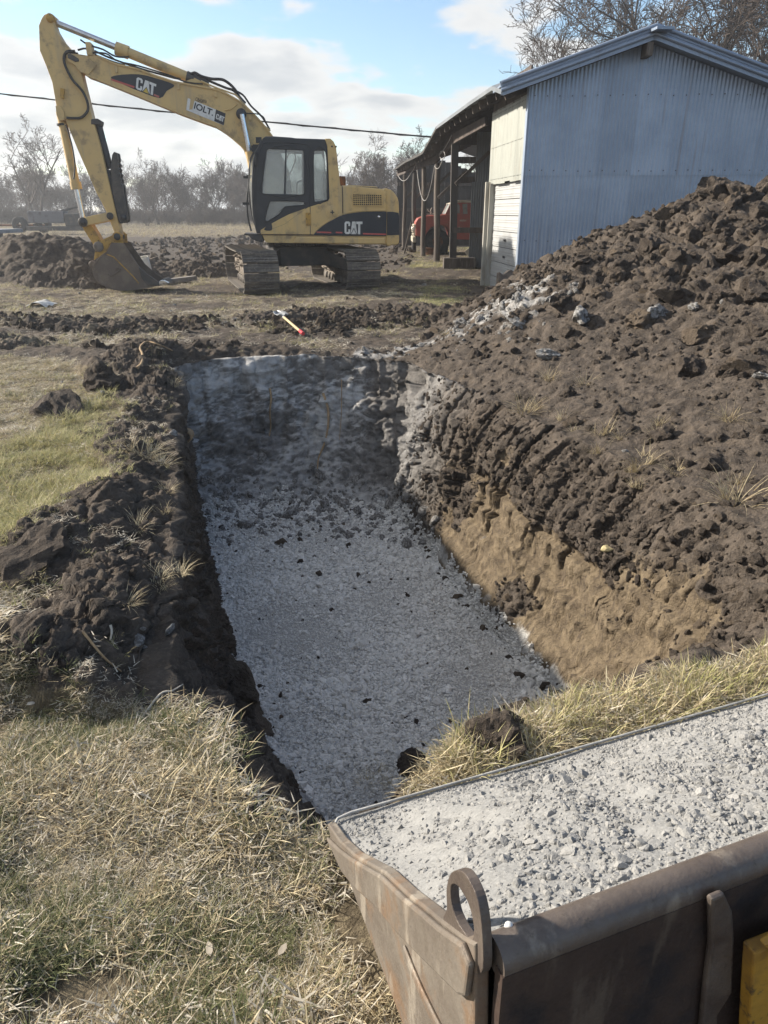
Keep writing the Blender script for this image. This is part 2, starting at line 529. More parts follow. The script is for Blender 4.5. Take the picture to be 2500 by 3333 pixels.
# ---- the heap: thin plate through measured points
HP = [(x, y, 0.0) for x, y in Rc[15:23]] + [
 (.35,9.5,0),(.8,11.2,0),(1.4,13.4,0),(1.7,15.5,0),(-.3,9.5,0),(0,12,0),(.8,15,0),(2.1,2.0,0),(2.8,1.2,0),(1.5,1.5,0),(4.5,0.5,0),(7,0,0),
 (2.35,13.3,.25),(2.75,12.5,.74),(3.2,11.5,1.24),(3.7,10.7,1.54),(4.25,10.0,1.78),(4.8,9.5,1.80),(6,8.5,1.9),(8,7,1.9),(10,5,1.6),
 (1.3,9.3,.5),(1.9,8.8,.85),(2.3,10.2,.92),(1.6,11.0,.55),(2.0,12.2,.36),(2.6,7.6,.85),(1.5,7.6,.40),(3.3,8.8,1.32),(3.6,5.7,.85),(2.6,5.2,.36),(2.7,3.6,.20),
 (3.1,2.6,.12),(4.2,3.2,.5),(5,4.3,1.1),(6,3.4,1.0),(5,6.5,1.5),(4.2,7.6,1.42),
 (3.6,13.0,1.0),(5,12.4,1.1),(7,12,1.1),(10,11,.7),(3,14.3,.12),(5,14.5,.4),(8,14.5,.3),(12,8,0),(12,3,0),(9,1.5,0.2),(3,17,0),(8,17,0)]
HP = np.array(HP)
def _U(r2): return 0.5 * r2 * np.log(np.maximum(r2, 1e-9))
n_ = len(HP); K = _U(((HP[:, None, :2] - HP[None, :, :2]) ** 2).sum(-1)) + np.eye(n_) * 0.05
Q = np.c_[np.ones(n_), HP[:, :2]]
A = np.block([[K, Q], [Q.T, np.zeros((3, 3))]])
cf = np.linalg.solve(A, np.r_[HP[:, 2], 0, 0, 0])
zone_h = (X > -1.5) & (X < 14) & (Y > 0) & (Y < 18) & out
heap = np.zeros(len(X))
idx = np.where(zone_h)[0]
hx, hy = X[idx], Y[idx]
acc = cf[n_] + cf[n_ + 1] * hx + cf[n_ + 2] * hy
for k in range(n_):
    acc = acc + cf[k] * _U((hx - HP[k, 0]) ** 2 + (hy - HP[k, 1]) ** 2)
edge = np.clip((14 - hx) / 1.5, 0, 1) * np.clip((18 - hy) / 2, 0, 1) * np.clip((hx + 1.5) / 1, 0, 1)
heap[idx] = np.maximum(acc, 0) * edge
toe = [tuple(p) for p in Rc[14:24]] + [(2.1,2.25),(2.6,2.0),(3.5,1.4),(6,.6),(13,0),(13,17),(1.9,17),(1.6,15.6),(1.25,13.5),(.7,11.2),(.35,9.6),(-.2,8.9)]
toe_d = seg_dist(toe)
heap = heap * sstep(-0.02, 0.30, toe_d)
Z = Z + heap
heapm = sstep(0.0, 0.25, toe_d + 0.12 * fbm(np.c_[X * 1.3, Y * 1.3, X * 0], 3, 31)) * out

# ---- gentle ground forms outside
far = np.hypot(X, Y)
Z = Z + out * (0.05 * fbm(np.c_[X * .35, Y * .35, X * 0], 3, 5) * np.clip((ROW - 1) / 2, 0, 1))
Z = Z + out * 0.10 * sstep(17, 21, Y) * sstep(-1, 1.2, X) * (1 - sstep(60, 90, far))
Z = Z - out * 0.08 * np.exp(-(((X + 5.0) / 3) ** 2 + ((Y - 17) / 3) ** 2))
Z = Z + out * np.clip(far - 60, 0, 400) * 0.004 * (1 - heapm)

# ---- which ground is where
wob = fbm(np.c_[X * 1.4, Y * 1.4, X * 0], 4, 41)
wob2 = fbm(np.c_[X * 5, Y * 5, X * 0], 3, 45)
front_lawn = [(-6,.5)] + gp([(-600,1480),(60,1480),(130,1515),(330,1535),(420,1565),(480,1600),(520,1690),(590,1780),(720,1800)]) + [(.05,1.25),(.6,1.2),(2.5,1.0),(3,-4),(-6,-4)]
left_lawn = gp([(-900,765),(150,770),(205,800),(215,850),(268,880),(195,930),(245,985),(235,1060),(130,1115),(35,1190),(62,1320),(55,1420),(60,1500),(-900,1500)])
near_ridge = [(-.02,1.56),(.06,1.68),(.32,1.90),(.6,2.04),(.95,2.16),(1.3,2.26),(1.62,2.35),(2.0,2.45),(2.4,2.1),(2.2,1.3),(.6,1.0),(.0,1.2)]
fl, ll, nr = seg_dist(front_lawn), seg_dist(left_lawn), seg_dist(near_ridge)
lawn = np.maximum.reduce([sstep(-.03, .10, fl + .07 * wob + .05 * wob2), sstep(-.12, .22, ll + .22 * wob + .08 * wob2), sstep(-.02, .06, nr + .03 * wob2)])
lawn = lawn * out
yard = sstep(8.7, 9.8, Y + 0.8 * wob) * (1 - heapm)           # trampled straw and dirt round the machine
field = sstep(19, 24, Y + 2.5 * wob + 0.25 * X)                 # dark worked soil beyond
dryf = sstep(50, 56, Y + 3 * wob)                              # dry grass before the trees
straw = np.clip(yard * (0.12 + 0.88 * sstep(-.12, .28, fbm(np.c_[X * .8, Y * 1.5, X * 0], 6, 61) + 0.25 * sstep(-3, -7, X) + .04)) * (1 - field * (1 - sstep(.2, 1.2, X))), 0, 1)
straw = np.maximum(straw, dryf) * out
green_yard = yard * sstep(-.2, 1, X) * sstep(.0, .35, fbm(np.c_[X * .8, Y * .8, X * 0], 4, 71)) * (1 - dryf)
# rough churned strips in the middle distance
churn = np.zeros(len(X))
for (cx, cy, rx, ry, hh) in [(-3.9,10.9,2.2,.75,.22),(-1.2,11.5,1.2,1.3,.28),(-.3,11.0,.5,.5,.12),(.6,12.0,1.0,1.2,.22),(-6.2,11.6,1.2,.5,.15),(-2.6,9.2,1.4,.35,.10),(-5.2,9.9,.8,.35,.12),
                              (-8,24,4,2,.25),(-3,27,5,2,.25),(2.0,20.3,2.2,.35,.16),(1.2,19.1,1.6,.3,.14)]:
    g = np.exp(-(((X - cx) / rx) ** 2 + ((Y - cy) / ry) ** 2))
    churn = np.maximum(churn, sstep(.30, .85, g + .45 * wob + .25 * wob2) * (hh / .25))
churn = churn * out * (.55 + .45 * sstep(17, 19, Y))
# left spill of soil along the rim
rimsoil = (1 - lawn) * out * (1 - heapm) * sstep(0, .15, ROW - 1) * (1 - sstep(8.5, 9.3, Y + .5 * wob)) * sstep(.0, .3, -X) * np.where(X < -2.2, 1 - sstep(1.2, 2.2, -2.2 - X + (Y - 6) * .3), 1)
Pn = np.c_[X, Y, Z]
spill = np.clip(0.10 + 0.16 * fbm(np.c_[X * 1.1, Y * 1.1, X * 0], 3, 77), 0, .4) * rimsoil * sstep(1.0, 1.45, ROW)
Z = Z + spill + churn * 0.07 * (0.5 + fbm(np.c_[X * 1.5, Y * 1.5, X * 0], 3, 81))
# the slumped bite in the near-left rim and the sod lip hanging over beside it
bite = np.exp(-(((X + 1.02) / .25) ** 2 + ((Y - 2.55) / .45) ** 2)) * out
Z = Z - 0.05 * bite
lipn = fbm(np.c_[UU0 * 2.2, X * 0, X * 0], 4, 93)
Z = Z - out * np.exp(-(ROW - 1) / .10) * (.05 + .07 * lipn) * sstep(6, 8, Y)
Pn = np.c_[X, Y, Z]

# ---- normals of the smooth form, then push out along them
def grid_normals(P):
    G = P.reshape(NR, NS, 3)
    ds = np.roll(G, -1, 1) - np.roll(G, 1, 1)
    dr = np.empty_like(G); dr[1:-1] = G[2:] - G[:-2]; dr[0] = G[1] - G[0]; dr[-1] = G[-1] - G[-2]
    n = np.cross(dr, ds); n /= np.linalg.norm(n, axis=2)[..., None] + 1e-12
    n *= np.where(n[..., 2:3] < -0.2, -1, 1)
    return n.reshape(-1, 3)
N0 = grid_normals(Pn)
if N0[out][:, 2].mean() < 0: N0 = -N0
inpit = ~out
wallm = WALL * inpit
floorm = (ROW <= 0) * inpit
ang_w = np.arctan2(Y - CEN[1], X - CEN[0])
side_far = sstep(7.2, 7.8, Y + .0 * X) * inpit * (ROW > 0)
side_left = inpit * (ROW > 0) * sstep(-.2, .4, -(X + .42 * (Y - 3.0) - .05)) * (1 - side_far)
side_right = inpit * (ROW > 0) * (1 - side_far) * (1 - side_left)
rough = np.zeros(len(X))
q = Pn
# broken soil: cells at three sizes
near_m = (far < 22)
ii = np.where(near_m)[0]
qi = q[ii]
c1, e1, r1 = cells(qi * 2.2 + .2 * fbm(qi * 4, 2, 2)[:, None], 3)
c2, e2, r2 = cells(qi * 5.5 + .25 * fbm(qi * 9, 2, 4)[:, None], 5)
c3, e3, r3 = cells(qi * 13.0 + .25 * fbm(qi * 20, 2, 6)[:, None], 7)
def full(a, v=0.0):
    b = np.full(len(X), v, np.float32); b[ii] = a; return b
lump1, lump2, lump3 = full(.55 - c1), full(.55 - c2), full(.55 - c3)
rr1, rr2, rr3 = full(r1), full(r2), full(r3)
blk = (.065 * (rr2 - .5) + .035 * (rr3 - .5) - .03 * full(sstep(.09, .0, e2)) - .014 * full(sstep(.12, .0, e3)))
f_lo, f_mid, f_hi = full(fbm(qi * 1.2, 4, 11)), full(fbm(qi * 4.5, 4, 13)), full(fbm(qi * 15, 4, 15))
soilm = np.clip(np.maximum.reduce([heapm, rimsoil, churn]), 0, 1)
crest_rough = sstep(.35, 1.1, heap)
heap_amp = heapm * (0.35 + 0.65 * crest_rough)
disp = heapm * (.35 + .65 * crest_rough) * blk * 1.1 + heap_amp * (0.10 * lump1 * rr1 + 0.05 * lump2 * (0.4 + rr2) + 0.03 * lump3 + 0.14 * f_lo * crest_rough + 0.08 * f_mid + 0.045 * f_hi)
disp = disp + rimsoil * (blk * .8 + 0.03 * lump2 * rr2 + 0.02 * lump3 + 0.02 * f_mid + .05 * f_hi)
disp = disp + churn * (0.12 * lump2 * rr2 + 0.07 * lump3 + 0.06 * f_mid + .03 * f_hi)
disp = disp + lawn * (0.012 * f_mid + 0.02 * f_lo) + straw * .02 * f_mid * (1 - dryf)
disp = disp + out * (1 - lawn) * (1 - soilm) * (1 - dryf) * (.035 * f_mid + .02 * f_hi + .03 * lump2)
# walls
qs = qi.copy(); qs[:, 2] *= 0.32                                   # vertical tearing
tear = full(fbm(qs * np.array([5, 5, 5]), 5, 21)); tear2 = full(1 - np.abs(fbm(qs * 11, 4, 23)) * 2)
ql = qi.copy(); ql[:, 2] *= 3.4; ql[:, :2] *= .8
layer = full(fbm(ql * 1.9, 4, 25))
scr = full(fbm(np.c_[qi[:, 0] * .7, qi[:, 1] * .7, (qi[:, 2] - .10 * qi[:, 1]) * 6.0], 4, 27))   # bucket scrapes
hw = np.clip(ROW, 0, 1)
patch = sstep(-.05, .2, full(fbm(qi * 1.7, 3, 29)))
disp = disp + wallm * side_left * (.07 * tear + blk * .9 + .02 * lump2 + .02 * f_hi)
cv = np.c_[UU[ii] * 8.5 + .5 * f_mid[ii], (Z[ii]) * 1.7, UU[ii] * 0]
strand = full(np.clip(1 - np.abs(fbm(cv, 4, 61)) * 2.6, 0, 1) ** 1.5)                 # hanging strands of torn soil
strand2 = full(np.clip(1 - np.abs(fbm(np.c_[UU[ii] * 19, Z[ii] * 4.5, UU[ii] * 0], 3, 63)) * 2.4, 0, 1))
ph = Z * 4.2 + .9 * full(fbm(np.c_[UU[ii] * .55, Z[ii] * .6, UU[ii] * 0], 2, 65)) + .10 * UU + .03 * f_hi
saw = ph - np.floor(ph)
ledge = np.where(saw > .82, (1 - saw) / .18, saw / .82)                              # slices left by the bucket
crust = sstep(-.12, .16, full(fbm(np.c_[UU[ii] * 1.5, Z[ii] * 2.2, UU[ii] * 0 + 3], 4, 67)) - .62 * (.60 - hw))   # soil still stuck to the clay
upper = sstep(.55, .86, hw + .18 * full(fbm(np.c_[UU[ii] * .9, Z[ii], UU[ii] * 0], 3, 69)))
crust = np.clip(np.maximum(crust, upper), 0, 1)
disp = disp + wallm * side_right * (crust * (.05 + .075 * strand * (.35 + .65 * upper) + .03 * strand2 + blk * .75 + .015 * lump2 * rr2 + .02 * f_hi)
        + (1 - crust) * (.065 * ledge + .012 * f_hi + .030 * strand2 * sstep(-.1, .15, f_mid) + .25 * blk * sstep(0, .2, f_lo)) + .09 * f_lo)
smear = full(fbm(np.c_[(qi[:, 0] * .9 + qi[:, 2] * .7) * .9, (qi[:, 2] - qi[:, 0] * .55) * 3.2, qi[:, 1] * .6], 4, 71))
disp = disp + wallm * side_far * (.15 * f_lo + .11 * smear + .06 * f_mid + .05 * f_hi + .16 * (rr1 - .5) * full(sstep(.0, .12, e1)) + blk * 1.0)
disp = disp + floorm * (.03 * f_lo + .010 * f_hi)
talus = inpit * np.exp(-((ROW * 9) ** 2)) * sstep(6.4, 7.6, Y)
disp = disp + talus * (.05 + .06 * lump3 + .08 * f_mid)
Pn = Pn + N0 * disp[:, None]
# overhanging sod: pull the top of the left wall outwards over the pit
lip = inpit * side_left * sstep(.72, .97, hw)
Pn[:, 0] += lip * .10 * (0.5 + fbm(np.c_[Y * 2.5, X * 0, X * 0], 3, 33))
GX, GY, GZ = Pn.T
# loose slope of gravel rising to the near-left foot, and the talus under the far wall
G2 = Pn.reshape(NR, NS, 3)

# ---- masks for the material
gravel = np.clip(floorm + inpit * (1 - sstep(.02, .09, hw + .10 * wob2 + .05 * f_mid)) * (hw > 0), 0, 1)
GNZ = grid_normals(Pn)[:, 2]
chalkwall = side_far * np.clip(.26 + .55 * sstep(.15, .75, GNZ) + 1.0 * smear + .6 * full(fbm(qi * 1.3, 4, 51)) + .35 * f_mid - .35 * sstep(.78, 1, hw + .15 * wob2), 0, .9) * (1 - .8 * sstep(-.45, .0, X))  # chalk also thinned at the right end, a darker tone standing in for shade
chalk = np.maximum(chalkwall, inpit * sstep(6.3, 7.4, Y) * (1 - sstep(.0, .35, hw)) * .85)
chalk = np.maximum(chalk, side_right * sstep(5.6, 7.4, Y) * .16 * (1 - .9 * sstep(.15, .5, hw)))
chalk = np.maximum(chalk, side_right * np.exp(-((hw - .07) / .05) ** 2) * sstep(-.1, .3, wob2 + .1) * .9)
nearwhite = np.exp(-(((GX + .42) / .16) ** 2 + ((GY - 2.9) / .32) ** 2)) * inpit * (hw > 0.02) * (hw < .6)
chalk = np.maximum(chalk, sstep(.35, .6, nearwhite + .35 * wob2) * 1.0)
heapchalk = np.exp(-(((GX - 1.45) / .75) ** 2 + ((GY - 9.0) / 1.2) ** 2)) * heapm
heapchalk = np.maximum(heapchalk, .9 * np.exp(-(((GX - .2) / 1.0) ** 2 + ((GY - 8.75) / .28) ** 2)) * out)
chalk = np.maximum(chalk, sstep(.45, .95, heapchalk + .9 * f_mid) * .6)
clay_old = side_right * sstep(-.12, .30, .58 - hw * 1.0 + .75 * full(fbm(qi * 1.9, 4, 55)) - .35 * sstep(.0, .25, tear) + .22 * sstep(4.8, 3.4, Y)) * (1 - sstep(6.2, 7, Y)) * (1 - .7 * sstep(.50, .85, hw + .45 * wob + .2 * wob2))
clay = side_right * np.clip((1 - crust) * (1 - sstep(6.3, 7.1, Y)) + .25 * (1 - upper) * (1 - sstep(6.3, 7.1, Y)), 0, 1)
moist = np.clip(.5 + .8 * f_lo + .5 * wob, 0, 1)
me_all_attr = dict(lawn=lawn, gravel=gravel, chalk=chalk, clay=clay, straw=straw, moist=moist, green=green_yard, grey=np.clip(side_far * (.75 + .5 * f_lo) + inpit * sstep(6.4, 7.6, Y) * (1 - side_far) * .45, 0, .9), heap=np.maximum(heapm, churn), chip=full(sstep(.62, .8, r2) * 1.0))

# ---- material of the earth
def earth_material():
    t = NT('earth'); c = t.coord()
    nbig = t.noise(1.6, 6, .6, c); nmid = t.noise(9, 8, .62, c); nfine = t.noise(55, 8, .65, c); nvf = t.noise(190, 4, .6, c)
    soil = t.mix(t.ramp(nmid, .35, .7), (.048, .0395, .033), (.108, .088, .072))
    soil = t.mix(t.math('MULTIPLY', t.ramp(nfine, .48, .72), .75), soil, (.155, .125, .100))
    soil = t.mix(t.math('MULTIPLY', t.ramp(nbig, .5, .72), .6), soil, (.125, .098, .074))
    chip = t.math('MULTIPLY', t.ramp(t.voronoi(38, c), .16, .08), t.ramp(t.noise(14, 2, .5, c), .58, .66))
    soil = t.mix(t.math('MULTIPLY', chip, .7), soil, (.26, .21, .15))
    clay = t.mix(t.ramp(nmid, .35, .7), (.120, .092, .062), (.215, .168, .110))
    clay = t.mix(t.ramp(t.noise(22, 7, .65, t.mapping(c, (1, 1, .35))), .50, .68), clay, (.085, .066, .048))
    chalk = t.mix(t.ramp(nmid, .3, .72), (.30, .295, .29), (.55, .545, .535))
    chalk = t.mix(t.ramp(nfine, .6, .85), chalk, (.09, .085, .085))
    grav = t.mix(t.ramp(t.voronoi(60, c), .1, .5), (.66, .645, .62), (.42, .41, .395))
    strawc = t.mix(t.ramp(nmid, .35, .68), (.125, .104, .078), (.27, .228, .16))
    strawc = t.mix(t.ramp(t.noise(45, 7, .7, t.mapping(c, (.35, 1.6, 1))), .40, .62), strawc, (.078, .062, .048))
    strawc = t.mix(t.math('MULTIPLY', t.attr('green'), t.ramp(nmid, .4, .6)), strawc, (.115, .13, .05))
    thatch = t.mix(t.ramp(nmid, .35, .7), (.085, .068, .045), (.22, .18, .12))
    thatch = t.mix(t.ramp(nfine, .5, .7), thatch, (.24, .20, .13))
    greyd = t.mix(t.ramp(nmid, .3, .7), (.165, .162, .160), (.33, .325, .32))
    col = t.mix(t.attr('grey'), soil, greyd)
    def lay(col, a, over, w=.35, n=None):
        n = n if n is not None else nfine
        f = t.ramp(t.math('ADD', t.attr(a), t.math('MULTIPLY', t.math('SUBTRACT', n, .5), w * 2)), .42, .58)
        return t.mix(f, col, over)
    col = lay(col, 'straw', strawc, .45)
    col = lay(col, 'lawn', thatch, .3)
    mixn = t.math('ADD', t.math('MULTIPLY', nmid, .55), t.math('MULTIPLY', nfine, .45))
    cf_ = t.ramp(t.math('ADD', t.attr('clay'), t.math('MULTIPLY', t.math('SUBTRACT', mixn, .5), 1.7)), .30, .85, 0, .92)
    col = t.mix(cf_, col, clay)
    chf = t.ramp(t.math('ADD', t.attr('chalk'), t.math('MULTIPLY', t.math('SUBTRACT', mixn, .5), 1.2)), .25, .85, 0, .92)
    col = t.mix(chf, col, chalk)
    col = lay(col, 'gravel', grav, .25)
    h = t.math('ADD', t.math('MULTIPLY', nmid, .55), t.math('ADD', t.math('MULTIPLY', nfine, .35), t.math('MULTIPLY', nvf, .12)))
    tearb = t.noise(17, 6, .6, t.mapping(c, (1, 1, .22)))
    h = t.math('ADD', h, t.math('MULTIPLY', tearb, .35))
    crack = t.ramp(t.voronoi(16, t.mapping(c, (1, 1, .7)), 'DISTANCE_TO_EDGE'), .0, .07)
    h = t.math('ADD', h, t.math('MULTIPLY', crack, .06))
    return t.done(col, .93, t.bump(h, 1.0, .05), 0, .25)
EARTH = earth_material()

# ---- cut the sheet into the pieces one can name
jj = np.arange(NS); j2 = (jj + 1) % NS
quads = np.concatenate([np.c_[i * NS + jj, i * NS + j2, (i + 1) * NS + j2, (i + 1) * NS + jj] for i in range(NR - 1)])
# centre cap of the floor: the medial line collapses rows onto a line, harmless
nz = np.cross(Pn[quads[:, 1]] - Pn[quads[:, 0]], Pn[quads[:, 3]] - Pn[quads[:, 0]])[:, 2]
if np.median(nz[len(nz) // 2:]) < 0: quads = quads[:, ::-1]
fc_heap = heapm[quads].mean(1) * (ROW[quads].min(1) >= 1)
fc_floor = (ROW[quads].max(1) <= 0.02)
fc_wall = (ROW[quads].max(1) <= 1.0) & ~fc_floor
sel = np.zeros(len(quads), int); sel[fc_floor] = 1; sel[fc_wall] = 2; sel[fc_heap > .5] = 3
def piece(name, k):
    f = quads[sel == k]; u, inv = np.unique(f, return_inverse=True)
    me = np_mesh(name, Pn[u], inv.reshape(f.shape))
    for a, v in me_all_attr.items(): fattr(me, a, v[u])
    me.materials.append(EARTH)
    # carry the sheet's own normals so that the cuts do not show
    o = bpy.data.objects.new(name, me); COL.objects.link(o)
    return o
ground = tag(piece('ground', 0), kind='structure')
pit_floor = tag(piece('pit_floor', 1), kind='structure')
pit_wall = tag(piece('pit_wall', 2), kind='structure')
dirt_heap = tag(piece('dirt_heap', 3), 'big heap of dark brown excavated soil between the pit and the blue metal building', 'dirt heap')

# ---- lookups for things that stand on the ground
from mathutils.kdtree import KDTree
from mathutils.bvhtree import BVHTree
_near = np.where(far < 60)[0]
_msk = (far[quads].max(1) < 75)
_bv = BVHTree.FromPolygons([tuple(p) for p in Pn[np.unique(quads[_msk & (np.arange(len(quads)) % 1 == 0)])]] if False else [(0,0,0),(1,0,0),(0,1,0)], [(0,1,2)])
GNRM = grid_normals(Pn)
if GNRM[out][:, 2].mean() < 0: GNRM = -GNRM
_gz_cell = {}
_cell = .25
_kx = np.floor(Pn[_near, 0] / _cell).astype(int); _ky = np.floor(Pn[_near, 1] / _cell).astype(int)
_order = np.lexsort((_ky, _kx)); _kk = np.c_[_kx, _ky][_order]
_cut = np.where(np.any(np.diff(_kk, axis=0) != 0, axis=1))[0] + 1
for _g in np.split(np.arange(len(_order)), _cut):
    _gz_cell[tuple(_kk[_g[0]])] = _near[_order[_g]]
def ground_at(x, y, top=True):
    """height of the earth under (x, y)"""
    best = None
    cx, cy = int(math.floor(x / _cell)), int(math.floor(y / _cell))
    for r in (1, 2, 6):
        c = [_gz_cell[(i, j)] for i in range(cx - r, cx + r + 1) for j in range(cy - r, cy + r + 1) if (i, j) in _gz_cell]
        if c:
            c = np.concatenate(c); d = (Pn[c, 0] - x) ** 2 + (Pn[c, 1] - y) ** 2
            k = c[np.argsort(d)[:3]]
            return float(Pn[k, 2].mean())
    return 0.0
TRI = np.concatenate([quads[:, [0, 1, 2]], quads[:, [0, 2, 3]]])
def sample(weight, n, seed):
    """n random points on the sheet, dense where the vertex weight is high"""
    g = np.random.default_rng(seed)
    w = weight[TRI].mean(1)
    k = np.where(w > 1e-6)[0]; T = TRI[k]
    a = np.linalg.norm(np.cross(Pn[T[:, 1]] - Pn[T[:, 0]], Pn[T[:, 2]] - Pn[T[:, 0]]), axis=1) * w[k]
    cdf = np.cumsum(a); cdf /= cdf[-1]
    pick = T[np.searchsorted(cdf, g.random(n))]
    b = g.random((n, 2)); fl_ = b.sum(1) > 1; b[fl_] = 1 - b[fl_]
    B = np.c_[1 - b.sum(1), b]
    return (Pn[pick] * B[..., None]).sum(1), (GNRM[pick] * B[..., None]).sum(1), pick[:, 0]
# =================================================================== BARN AND OPEN SHED
from mathutils.geometry import tessellate_polygon
def plate(mb, outer, holes, y0, y1, axes='xz'):
    """flat plate with openings"""
    loops = [outer] + list(holes)
    tri = tessellate_polygon([[Vector((a, b, 0)) for a, b in l] for l in loops])
    flat = [p for l in loops for p in l]
    P = (lambda a, b, c: (a, c, b)) if axes == 'xz' else (lambda a, b, c: (c, a, b))
    n = len(flat)
    vs = [P(a, b, y0) for a, b in flat] + [P(a, b, y1) for a, b in flat]
    fs = [tuple(t) for t in tri] + [tuple(i + n for i in reversed(t)) for t in tri]
    b = 0
    for l in loops:
        m = len(l)
        fs += [(b + i, b + i + n, b + (i + 1) % m + n, b + (i + 1) % m) for i in range(m)]
        b += m
    mb.add(vs, fs)
    return mb
MB.plate = plate

def galv_material(name, c0, c1, metal, rough):
    t = NT(name); c = t.coord()
    n = t.noise(1.2, 6, .6, c); f = t.noise(70, 5, .7, c)
    st = t.noise(6, 4, .6, t.mapping(c, (1, 1, .08)))
    col = t.mix(t.ramp(n, .35, .7), c0, c1)
    col = t.mix(t.ramp(st, .55, .75, 0, .35), col, tuple(x * .7 for x in c0))
    col = t.mix(t.ramp(f, .5, .7, 0, .4), col, tuple(x * 1.25 for x in c1))
    col = t.mix(t.math('MULTIPLY', t.rand(), .28), col, tuple(x * .55 for x in c0))
    drip = t.noise(9, 5, .6, t.mapping(c, (1, 1, .05)))
    col = t.mix(t.math('MULTIPLY', t.ramp(drip, .60, .72), .35), col, (.16, .13, .11))
    return t.done(col, t.ramp(f, .3, .7, rough - .08, rough + .12), t.bump(n, .1, .02), metal, .5)
M_GALV = galv_material('galvanised steel', (.25, .31, .405), (.33, .395, .50), .35, .42)
M_GALVDK = galv_material('old galvanised steel', (.15, .165, .18), (.22, .24, .26), .3, .5)
M_WHITETIN = worn('white painted tin', (.35, .365, .335), (.28, .295, .27), 2.5, .55, .1, .5, .68, .06, 40, (.30, .29, .25), stretch=(1, 1, .12))
M_WHITEDOOR = worn('white door paint', (.42, .43, .435), (.35, .36, .36), 1.5, .45, 0, .5, .7, .04, 40)
M_WHITEWOOD = worn('white washed wood', (.38, .37, .33), (.27, .25, .21), 4, .8, 0, .5, .6, .3, 40, stretch=(1, 1, .2))
M_OLDWOOD = worn('weathered wood', (.115, .095, .080), (.060, .048, .042), 3, .85, 0, .42, .62, .5, 30, (.19, .17, .15), stretch=(1, 1, .15))
M_DARKWOOD = worn('dark old boards', (.075, .068, .064), (.045, .040, .038), 2, .9, 0, .42, .62, .5, 30, (.09, .08, .075), stretch=(1, 1, .2))
M_FASCIA = worn('dark stained fascia board', (.085, .066, .056), (.048, .038, .034), 3, .85, 0, .45, .6, .4, 25, (.13, .11, .095))
M_SHINGLE = worn('dark roofing', (.055, .053, .052), (.10, .095, .09), 4, .9, 0, .5, .65, .5, 30)
M_RUST = worn('rusty steel', (.20, .085, .035), (.085, .05, .035), 6, .8, .2, .45, .62, .3, 50)
M_SCREW = worn('screw head', (.10, .10, .11), (.06, .06, .06), 9, .5, .6)

Pp = on_z(1578, 925, .05)
dl = Vector((-.0897, .996, 0)).normalized()
nw_ = Vector((-dl.y, dl.x, 0))                 # out of the long side, to the left
def wp(px, py, off=0.0): return on_plane(px, py, Pp + nw_ * off, nw_)
C0 = wp(1707, 583); C0.z = 0
ef = Vector((1, -.05, 0)).normalized(); nf_ = Vector((ef.y, -ef.x, 0))
if nf_.y > 0: nf_ = -nf_
def fp(px, py, off=0.0): return on_plane(px, py, C0 + nf_ * off, nf_)
def S(p): return (p - C0).dot(dl)              # distance along the long side from the corner
def T_(p): return (p - C0).dot(ef)             # distance along the front
ridge = fp(2112, 140); t_ridge = T_(ridge); z_ridge = ridge.z
z_eave = fp(1737, 281).z
W = 2.6 * t_ridge
s_post = S(Pp)
print('barn', C0, 't_ridge', t_ridge, 'z_ridge', z_ridge, 'z_eave', z_eave, 's_post', s_post)
barn = empty('metal_barn', C0, 0, 'blue grey corrugated metal barn with a gable front and open log post shed behind', 'barn')
BI = C0.copy()
def L(p): return Vector(p) - BI                # world to barn
def corr(org, along, outn, width, z0, ztop, pitch=.068, depth=.0075, thick=0):
    """a corrugated sheet: org at its lower left, ztop(t) its upper edge"""
    n = max(6, int(width / pitch * 6)); vs, fs = [], []
    for i in range(n + 1):
        t = width * i / n
        o = outn * (depth * math.sin(2 * math.pi * t / pitch))
        b = org + along * t + o
        vs.append(L((b.x, b.y, z0))); vs.append(L((b.x, b.y, ztop(t))))
    fs = [(2 * i, 2 * i + 2, 2 * i + 3, 2 * i + 1) for i in range(n)]
    m = MB().add(vs, fs, True)
    return m
def ztop_front(t):
    return z_eave + (z_ridge - z_eave) * (1 - abs(t - t_ridge) / t_ridge)
sw = .655
zseam = fp(1710, 566).z
nsh = int(round(W / sw))
sw = W / nsh
for i in range(nsh):
    t0 = i * sw
    for row in (0, 1):
        z0, out_ = (-.1, .0) if row == 0 else (zseam - .03, .012)
        org = C0 + ef * t0 + nf_ * (out_ + rnd.uniform(0, .004))
        tp = (lambda t: zseam) if row == 0 else (lambda t, t0=t0: ztop_front(min(W, t0 + t)))
        corr(org, ef, nf_, sw + .03, z0, tp).build('metal_sheet', M_GALV, barn, fix=False)
# screws in rows
mb = MB()
for zr in (zseam + .05, zseam + 1.25, zseam - 1.15):
    for i in range(int(W / .22)):
        t = .08 + i * .22
        if zr < ztop_front(t) - .1:
            p = L(C0 + ef * t + nf_ * .022); mb.box((p.x, p.y, zr + rnd.uniform(-.01, .01)), (.018, .012, .018))
mb.build('screws', M_SCREW, barn)['kind'] = 'stuff'
# corner flashing
mb = MB()
for k in range(3):
    a = L(C0 - ef * .01 + nw_ * (.01 + .0 * k) + dl * (.04 * k)); mb.tube([(a.x, a.y, -.1), (a.x, a.y, z_eave)], .022, 6)
mb.build('corner_trim', M_GALV, barn)
